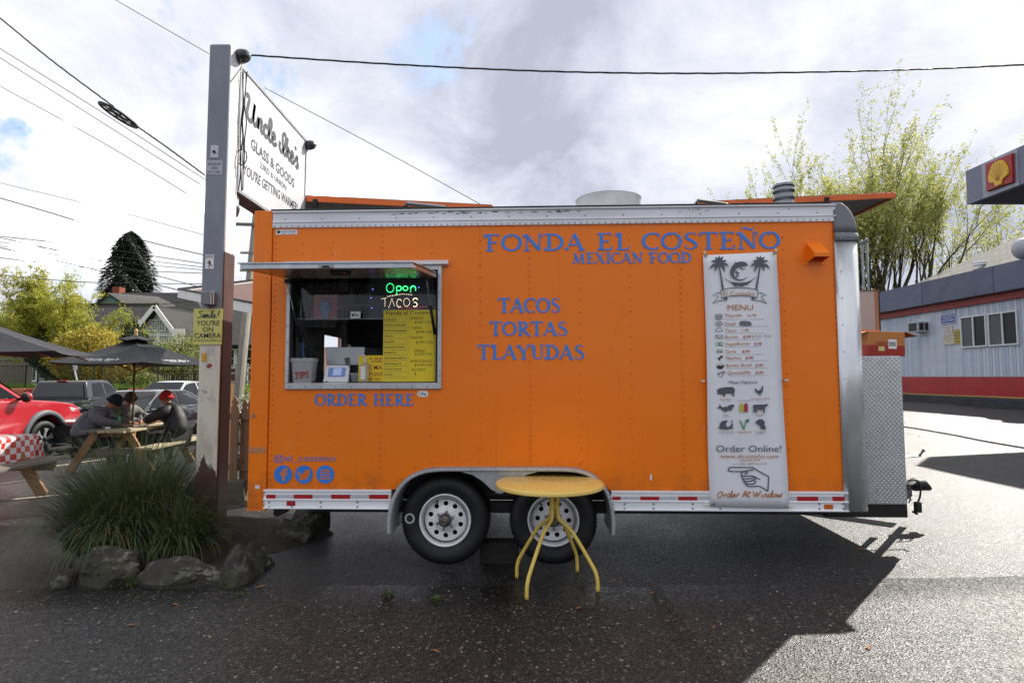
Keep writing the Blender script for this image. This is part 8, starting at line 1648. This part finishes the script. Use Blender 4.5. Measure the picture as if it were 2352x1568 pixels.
wire([(-160, -85), (0, 42), (120, 140), (262, 246)], 9.5, .010, 'thick black cable running from upper left down to the cable loop', 1); wire([(300, 280), (380, 336), (470, 402)], 9.5, .010, 'thick black cable from the cable loop down to the sign post', 1)
for i, (pts, Y, r, lab) in enumerate((([(200, -40), (268, 2), (480, 124)], 14, .006, 'thin wire meeting the very top of the sign post'), ([(608, 202), (860, 335), (1112, 474)], 14, .006, 'thin wire descending from the sign to the trailer roof'), ([(-80, 62), (0, 112), (240, 262), (470, 412)], 16, .007, 'thin wire passing just under the cable loop'), ([(-80, 82), (0, 133), (240, 285), (470, 430)], 17, .007, 'second thin wire under the cable loop'), ([(-80, 152), (0, 198), (240, 330), (470, 470)], 18, .007, 'thin wire ending halfway down the grey post'), ([(-80, 398), (0, 420), (240, 478), (470, 540)], 22, .006, 'pale thin wire sloping above the conifer top'), ([(-60, 540), (0, 543), (200, 566), (470, 606)], 26, .012, 'uppermost of the level wires crossing the conifer'), ([(-60, 541), (0, 546), (200, 592), (470, 662)], 26, .012, 'wire slanting steeply across the conifer to the post'), ([(-60, 552), (0, 556), (200, 582), (470, 614)], 27, .010, 'second of the level wires crossing the conifer'), ([(-60, 561), (0, 565), (200, 595), (470, 620)], 27.5, .010, 'third of the level wires crossing the conifer'), ([(-60, 564), (0, 569), (200, 615), (450, 676)], 25, .014, 'pale wavy wire slanting down across the conifer foot'), ([(-60, 588), (0, 592), (200, 615), (470, 628)], 28, .012, 'level wire crossing the lower part of the conifer'), ([(-60, 627), (0, 631), (200, 648), (470, 652)], 28, .013, 'lowest level wire over the willow top'), ([(-60, 697), (0, 699), (200, 704), (330, 702), (460, 690)], 29, .010, 'wire running along the dark roof ridge'))): wire(pts, Y, r, lab)
wire([(-60, 440), (0, 455), (120, 490), (250, 530), (360, 560), (470, 586)], 18, .010, 'wavy black service cable above the conifer', 1)
# snowshoe loop on the cable
c = at(272, 265, 9.5); e = thing('cable_snowshoe', 'oval black cable storage bracket hanging in the overhead cable', 'cable loop', c); d = (at(308, 286, 9.5) - at(236, 250, 9.5)); L_ = d.length / 2; ux = d.normalized(); uy = Vector((.15, .95, -.22)).normalized(); uy = (uy - ux * uy.dot(ux)).normalized()
ring = [ux * (L_ * math.cos(i * math.pi / 16)) + uy * (.30 * math.sin(i * math.pi / 16)) for i in range(33)]; MB().tube(ring, .022, 8).build('ring', WIRE, e, smooth=True); MB().tube([p * .9 for p in ring], .014, 6).build('cable_turn', WIRE, e, smooth=True)
for i in range(0, 32, 4): MB().bar(Vector((0, 0, 0)) + ring[i] * .25, ring[i] * .95, .02, .02).build('spoke', WIRE, e)
MB().tube([p * .26 for p in ring], .016, 6).build('inner_ring', WIRE, e)
# ------------------------------------------------------------------ filling station shop
XW = 15.06; ZB = .89; Y0s, Y1s = 9.5, 26.5
st = thing('station_shop', 'blue grey filling station shop with red base, navy fascia and two white windows', 'shop', (XW, 20, .6)); SO2 = Vector(st.location)
def w3(px, py, X=XW): return atx(px, py, X) - SO2
WB = [pm('shop_siding', '#c0c9d8', .7, var=.10, scale=2.5, stretch=(1, 1, .5)), pm('shop_siding_b', '#b5c0d1', .7, var=.12, scale=2.5, stretch=(1, 1, .5)), pm('shop_siding_c', '#c8cfdb', .7, var=.10, scale=2.5)]
zr1 = 1.5; zf0 = w3(2024, 722).z + SO2.z
proto = {}
y = Y0s; k = 0; rgk = random.Random(3)
MB().box((.03, Y0s - SO2.y, ZB - SO2.z), (.5, Y1s - SO2.y, 4.9 - SO2.z)).build('wall_core', pm('groove_shadow', '#4d5a68', .8), st)
base = [MB().box((0, 0, 0), (.03, .110, zf0 - zr1 + .3)).build('siding_board', wb, st, bevel=.003, seg=1) for wb in WB]
while y < Y1s - .12:
    b = base[k % 3 if k < 3 else rgk.randrange(3)]; M_ = TR((0, y - SO2.y, zr1 - SO2.z))
    if k < 3: base[k].matrix_local = M_
    else: share(b, 'siding_board', M_, st)
    y += .121; k += 1
MB().box((-.012, Y0s - SO2.y, ZB - SO2.z), (.03, Y1s - SO2.y, zr1 - .002 - SO2.z)).build('red_base', pm('red_base_paint', '#a30f16', .45, var=.15, scale=1.5, coat=.15), st)
XF = XW - .32; f0, f1 = w3(2024, 670, XF), w3(2024, 717, XF)
NAVY = [pm('fascia_navy', '#555b76', .5, var=.06, scale=1), pm('fascia_navy_b', '#515770', .5, var=.06, scale=1)]
seam = [Y1s + .3, atx(2024 + 168 / 2.24 * .5742 * 0 + (3500 + 424 / 2.24) / 1.7415 - 2024, 690, XF).y, atx((3500 + 1058 / 2.24) / 1.7415, 640, XF).y, 14.2, 11.5, Y0s - .5]
for i, (a, b) in enumerate(zip(seam, seam[1:])): MB().box((-.32, b + .012 - SO2.y, f1.z), (-.27, a - .012 - SO2.y, f0.z)).build('fascia_panel', NAVY[i % 2], st)
MB().box((-.265, Y0s - .5 - SO2.y, f1.z - .01), (.5, Y1s + .28 - SO2.y, f1.z + .03)).build('soffit', pm('soffit_grey', '#6d727a', .7), st); MB().box((-.10, Y0s - SO2.y, f1.z - .24), (.04, Y1s - SO2.y, f1.z - .011)).build('red_band', pm('red_band_paint', '#8f1118', .5, var=.1), st)
# hip roof
zE = f0.z + .04; C1 = (.25, 22.0 - SO2.y, zE); RG = (4.4, 17.6 - SO2.y, 7.4 - SO2.z + .1); RG2 = (4.4, 11 - SO2.y, 7.4 - SO2.z + .1)
SH3 = shingles('roof_shingles_station', (.13, .12, .11), (.19, .18, .165))
def slab3(par, pts, mat):
    pts = [Vector(p) for p in pts]; x = (pts[1] - pts[0]).normalized(); n = x.cross((pts[-1] - pts[0])).normalized(); n = n if n.z > 0 else -n; y_ = n.cross(x); M_ = Matrix((x, y_, n)).transposed().to_4x4(); M_.translation = pts[0]; I = M_.inverted(); L_ = [I @ p for p in pts]; K = len(L_); o = MB().add(L_ + [p - Vector((0, 0, .1)) for p in L_], [tuple(range(K)), tuple(range(2 * K - 1, K - 1, -1))] + [(i, (i + 1) % K, (i + 1) % K + K, i + K) for i in range(K)]).build('roof_slope', mat, par); o.matrix_local = M_
slab3(st, [(.25, 6 - SO2.y, zE), C1, RG, RG2], SH3); slab3(st, [C1, (8.6, 22 - SO2.y, zE), RG], SH3); MB().box((.1, 6 - SO2.y, zE - .02), (.26, 22.05 - SO2.y, zE + .06)).build('gutter', pm('gutter_grey', '#8d9399', .5), st)
q = w3(2250, 618, XW + .7); MB().lathe([(.14, -.25), (.14, .12), (.20, .13), (.20, .16), (.16, .17), (.16, .21), (.20, .22), (.17, .27), (0, .28)], 20, TR(q)).build('roof_vent', WHT, st, smooth=True, autosm=40); q = w3(2200, 640, XW + .5); MB().sphere(q, .09, 12, 8).build('roof_cap', pm('cap_grey', '#a9adb0', .5), st, smooth=True)
# windows, air conditioner, notices
def swin(p0, yt, p1, yb):
    a = w3(p0, yb); b = w3(p1, yb); zt = w3(p0, yt).z; w_ = a.y - b.y; h_ = zt - a.z
    wn = MB().box((-.02, b.y, a.z), (-.008, a.y, zt)).build('window', pm('shop_pane', '#0d1013', .06, var=.3, scale=2, spec=.25), st); fr = .045; WF = pm('upvc_white', '#dadcdd', .4, var=.03)
    for lo, hi in (((b.y - fr, a.z - fr), (a.y + fr, a.z)), ((b.y - fr, zt), (a.y + fr, zt + fr)), ((b.y - fr, a.z), (b.y, zt)), ((a.y, a.z), (a.y + fr, zt)), (((a.y + b.y) / 2 - .025, a.z), ((a.y + b.y) / 2 + .025, zt))): MB().box((-.06, lo[0], lo[1]), (-.005, hi[0], hi[1])).build('frame', WF, wn, bevel=.004)
    MB().box((-.026, (a.y + b.y) / 2 + .03, a.z + .01), (-.021, a.y - .02, zt - .02)).build('fly_screen', pm('fly_screen', '#5c6064', .7, var=.1), wn)
swin(2213.5, 731, 2268, 796); swin(2277, 723, 2340, 792)
a, b = w3(2112, 764), w3(2135, 764); z1 = w3(2112, 741).z; yc_ = (a.y + b.y) / 2
ac = thing('air_conditioner', 'boxy window air conditioner sticking out of the shop wall', 'air conditioner', Vector((XW, yc_ + SO2.y, a.z + SO2.z))); hA = z1 - a.z; wA = a.y - b.y
MB().box((-.42, -wA / 2, 0), (.0, wA / 2, hA)).build('casing', pm('ac_casing', '#b9bcbd', .5, var=.08), ac, bevel=.01); MB().box((-.425, -wA / 2 + .04, .04), (-.421, wA / 2 - .04, hA - .04)).build('condenser_grille', pm('ac_dark', '#24262a', .6), ac); MB().box((-.36, -wA / 2 - .004, .05), (-.20, -wA / 2 - .001, hA - .05)).build('side_louvre', pm('ac_dark', '#24262a', .6), ac); MB().box((-.16, -wA / 2 - .004, .05), (-.04, -wA / 2 - .001, hA - .05)).build('side_louvre', pm('ac_dark', '#24262a', .6), ac); MB().box((-.02, -wA / 2 - .12, -.12), (-.002, wA / 2 + .05, hA + .15)).build('wall_board', WB[0], ac)
def wall_sign(label, p0, y0, p1, y1, bg, rows, ink, name='wall_notice'):
    a, b = w3(p0, y1), w3(p1, y1); zt = w3(p0, y0).z; e = thing(name, label, 'sign', a + SO2 + Vector((-.03, 0, 0)), 0); w_ = a.y - b.y; h_ = zt - a.z
    MB().box((0, -w_, 0), (.012, 0, h_)).build('plate', bg, e)
    for t1, u0, u1, v0, hh in rows: MB().text(t1, (-.003, -w_ * u0, h_ * v0), (0, -1, 0), (0, 0, 1), w_ * (u1 - u0), h_ * hh, .01).build('print', ink, e)
    return e, w_, h_
e, w_, h_ = wall_sign('blue and white towing notice high on the shop wall', 2163, 711, 2197, 745, pm('towing_white', '#c3c8d8', .5), (('UNAUTHORIZED VEHICLES WILL BE', .05, .95, .88, .06), ('IMPOUNDED AT OWNER EXPENSE', .08, .92, .78, .06), ('TOW AWAY ZONE 24 HOURS', .12, .88, .68, .06)), pm('towing_blue', '#3450a0', .5))
MB().box((-.002, -w_ * .96, h_ * .05), (-.0005, -w_ * .04, h_ * .62)).build('blue_field', pm('towing_blue', '#3450a0', .5), e)
for t1, u0, u1, v0, hh in (("GARY'S WESTSIDE", .08, .92, .46, .11), ('TOWING, LLC', .18, .82, .31, .11), ('(206) 762-8881', .12, .88, .16, .11)): MB().text(t1, (-.005, -w_ * u0, h_ * v0), (0, -1, 0), (0, 0, 1), w_ * (u1 - u0), h_ * hh, .012).build('print', WHT, e)
wall_sign('small red and white video notice under the towing notice', 2173, 748, 2189.5, 768, pm('notice_white', '#d3d0d0', .5), (('NOTICE:', .12, .88, .78, .14), ('THIS SITE', .2, .8, .56, .08), ('UNDER 24 HR', .15, .85, .42, .08), ('VIDEO', .1, .9, .14, .18)), pm('notice_red', '#b03038', .5))
wall_sign('cream conditions of entry notice low on the shop wall', 2168, 770, 2193, 792, pm('notice_cream', '#c9c4b2', .5), (('CONDITIONS OF ENTRY', .08, .92, .82, .08), ('no loitering or trespassing', .15, .85, .66, .05), ('premises monitored daily', .15, .85, .54, .05), ('thank you for your help', .18, .82, .42, .05), ('STAFF', .35, .65, .2, .08)), pm('notice_ink', '#55504a', .5))
wall_sign('yellow staff parking only notice beside the left shop window', 2193.5, 757, 2211.5, 790, pm('notice_gold', '#b9a648', .5), (('STAFF', .1, .9, .70, .13), ('PARKING', .1, .9, .53, .10), ('ONLY', .15, .85, .32, .13), ('THANKS!', .1, .9, .10, .11)), pm('notice_dark', '#3a3524', .5))
# walkway kerb along the wall and yellow hose
kb = MB().box((13.95, Y0s - 3, .2), (XW + .1, Y1s + 2, ZB - .004)); struct('walkway_kerb', kb.build('walkway_kerb', pm('kerb_dark', '#37373a', .8, var=.25, scale=3, bump=.3), bevel=.03))
hp_ = [Vector((14.15 + .12 * math.sin(i * .9) - (.0 if i > 2 else .0), 24.5 - i * .9, ZB + .012)) for i in range(16)]; o_ = MB().tube(crom([tuple(p) for p in hp_], 6), .014, 6).build('yellow_hose', pm('hose_yellow', '#c9a52a', .5), smooth=True); tag(o_, 'thin yellow hose lying along the shop kerb', 'hose')
# globe on the roof edge
q = atx(2356, 571, XW + .1); o = thing('globe_dish', 'round pale grey dish at the right edge above the fascia', 'dish', q); MB().sphere((0, 0, 0), .33, 24, 14).build('globe', pm('globe_grey', '#a9adb6', .4), o, smooth=True); MB().tube([(0, 0, -.3), (.1, 0, -.9)], .04, 8).build('stand', pm('globe_grey', '#a9adb6', .4), o)
# tank vent pipes
for i, (px, top, lab) in enumerate(((1985, 560, 'grey vent pipe standing just behind the trailer corner'), (1996, 556, 'second grey vent pipe, right of the first, before the tree'))):
    p = at(px, 700, 19.0); zt = at(px, top, 19.0).z; e = thing('vent_pipe', lab, 'pipe', (p.x, 19.0, gz(p.x, 19)), 0, 'tank vent pipes'); MB().tube([(0, 0, -.05), (0, 0, zt - gz(p.x, 19))], .045, 10).build('pipe', pm('vent_pipe_grey', '#80868c', .5, .3), e, smooth=True); MB().lathe([(.05, 0), (.07, .04), (.05, .12), (0, .14)], 10, TR((0, 0, zt - gz(p.x, 19)))).build('pipe_cap', pm('vent_pipe_grey', '#80868c', .5), e)
# ------------------------------------------------------------------ forecourt canopy with shell emblem
XC = 10.55; YCF = atx(2219, 420, XC).y; zc0_ = atx(2222, 470, XC).z; zc1_ = atx(2219, 393, XC).z
cn = thing('forecourt_canopy', 'grey forecourt canopy with yellow underside and red shell panel at upper right', 'canopy', (XC, YCF, 0)); GREYC = pm('canopy_grey', '#6f7389', .45, var=.05); GREYL = pm('canopy_light', '#9a9fae', .45, var=.05)
def cp_(px, py, d=0.0): p = atx(px, py, XC) - Vector((XC, YCF, 0)); p.x = -d; return p
pa, pb2 = cp_(2256, 400), cp_(2341, 400)
MB().box((0, -14, zc0_), (.12, pb2.y, zc1_)).build('fascia', GREYC, cn); MB().box((-.006, pb2.y + .01, zc0_), (.12, pa.y, zc1_)).build('fascia_light', GREYL, cn); MB().box((0, pa.y + .01, zc0_), (.12, 0, zc1_)).build('fascia', GREYC, cn)
MB().box((.12, -.12, zc0_), (10, 0, zc1_)).build('end_fascia', GREYC, cn); MB().box((.13, -14, zc1_ - .15), (10, -.13, zc1_ - .05)).build('deck', GREYC, cn); MB().box((.125, -14, zc0_ + .0), (10, -.125, zc0_ + .04)).build('underside', pm('under_dark', '#55555c', .6), cn)
MB().box((.55, -14, zc0_ - .26), (.62, -.9, zc0_ - .001)).build('yellow_band', pm('canopy_yellow', '#d3a81c', .45, var=.05), cn); MB().box((.62, -.97, zc0_ - .26), (9, -.9, zc0_ - .001)).build('yellow_band', pm('canopy_yellow', '#d3a81c', .45), cn)
for y_ in (-4.5, -11): MB().box((3.4, y_ - .2, gz(14, 9) - .1), (3.8, y_ + .2, zc0_)).build('column', GREYL, cn)
rp = MB().add([cp_(2272, 440, .02), cp_(2333, 418, .02), cp_(2331, 352, .02), cp_(2270, 377, .02)] + [cp_(2272, 440, .07), cp_(2333, 418, .07), cp_(2331, 352, .07), cp_(2270, 377, .07)], [(0, 1, 2, 3), (4, 5, 6, 7), (0, 1, 5, 4), (1, 2, 6, 5), (2, 3, 7, 6), (3, 0, 4, 7)]).build('emblem_panel', pm('emblem_red', '#9c1018', .4, var=.05), cn, bevel=.01)
cx = cp_(2301.5, 398, .0); ya = cp_(2278, 398).y; yb_ = cp_(2326, 398).y; hw = (ya - yb_) / 2; yc = (ya + yb_) / 2; zc = (cp_(2302, 428).z + cp_(2302, 368).z) / 2; hh = (cp_(2302, 368).z - cp_(2302, 428).z) / 2
def shell(u, v, d): return Vector((-d, yc - u * hw, zc + v * hh))
fan = [(-.30, -.95), (-.42, -.62), (-.95, -.42)] + [(1.0 * math.sin(R(a)) * (1 + .035 * abs(math.sin(R(a * 3.3)))), -.35 + 1.32 * math.cos(R(a)) * (1 + .03 * abs(math.sin(R(a * 3.3))))) for a in [-78 + 156 * i / 24 for i in range(25)]] + [(.95, -.42), (.42, -.62), (.30, -.95)]
fan = [(max(-1, min(1, u)), v) for u, v in fan]; n = len(fan); m = MB(); m.add([shell(u, v, .072) for u, v in fan] + [shell(u * .96, v * .97, .10) for u, v in fan], [tuple(range(n, 2 * n))] + [(i, (i + 1) % n, (i + 1) % n + n, i + n) for i in range(n)]); sh = m.build('shell', pm('shell_yellow', '#dcae18', .4, var=.04), rp)
for a in (-58, -39, -20, 0, 20, 39, 58): MB().add([shell(-.02 + .10 * math.sin(R(a)), -.55, .102), shell(.02 + .10 * math.sin(R(a)), -.55, .102), shell(.92 * math.sin(R(a)) * .97 + .018, -.35 + 1.22 * math.cos(R(a)), .102), shell(.92 * math.sin(R(a)) * .97 - .018, -.35 + 1.22 * math.cos(R(a)), .102)], [(0, 1, 2, 3)]).build('rib_line', pm('emblem_red', '#9c1018', .4), sh)
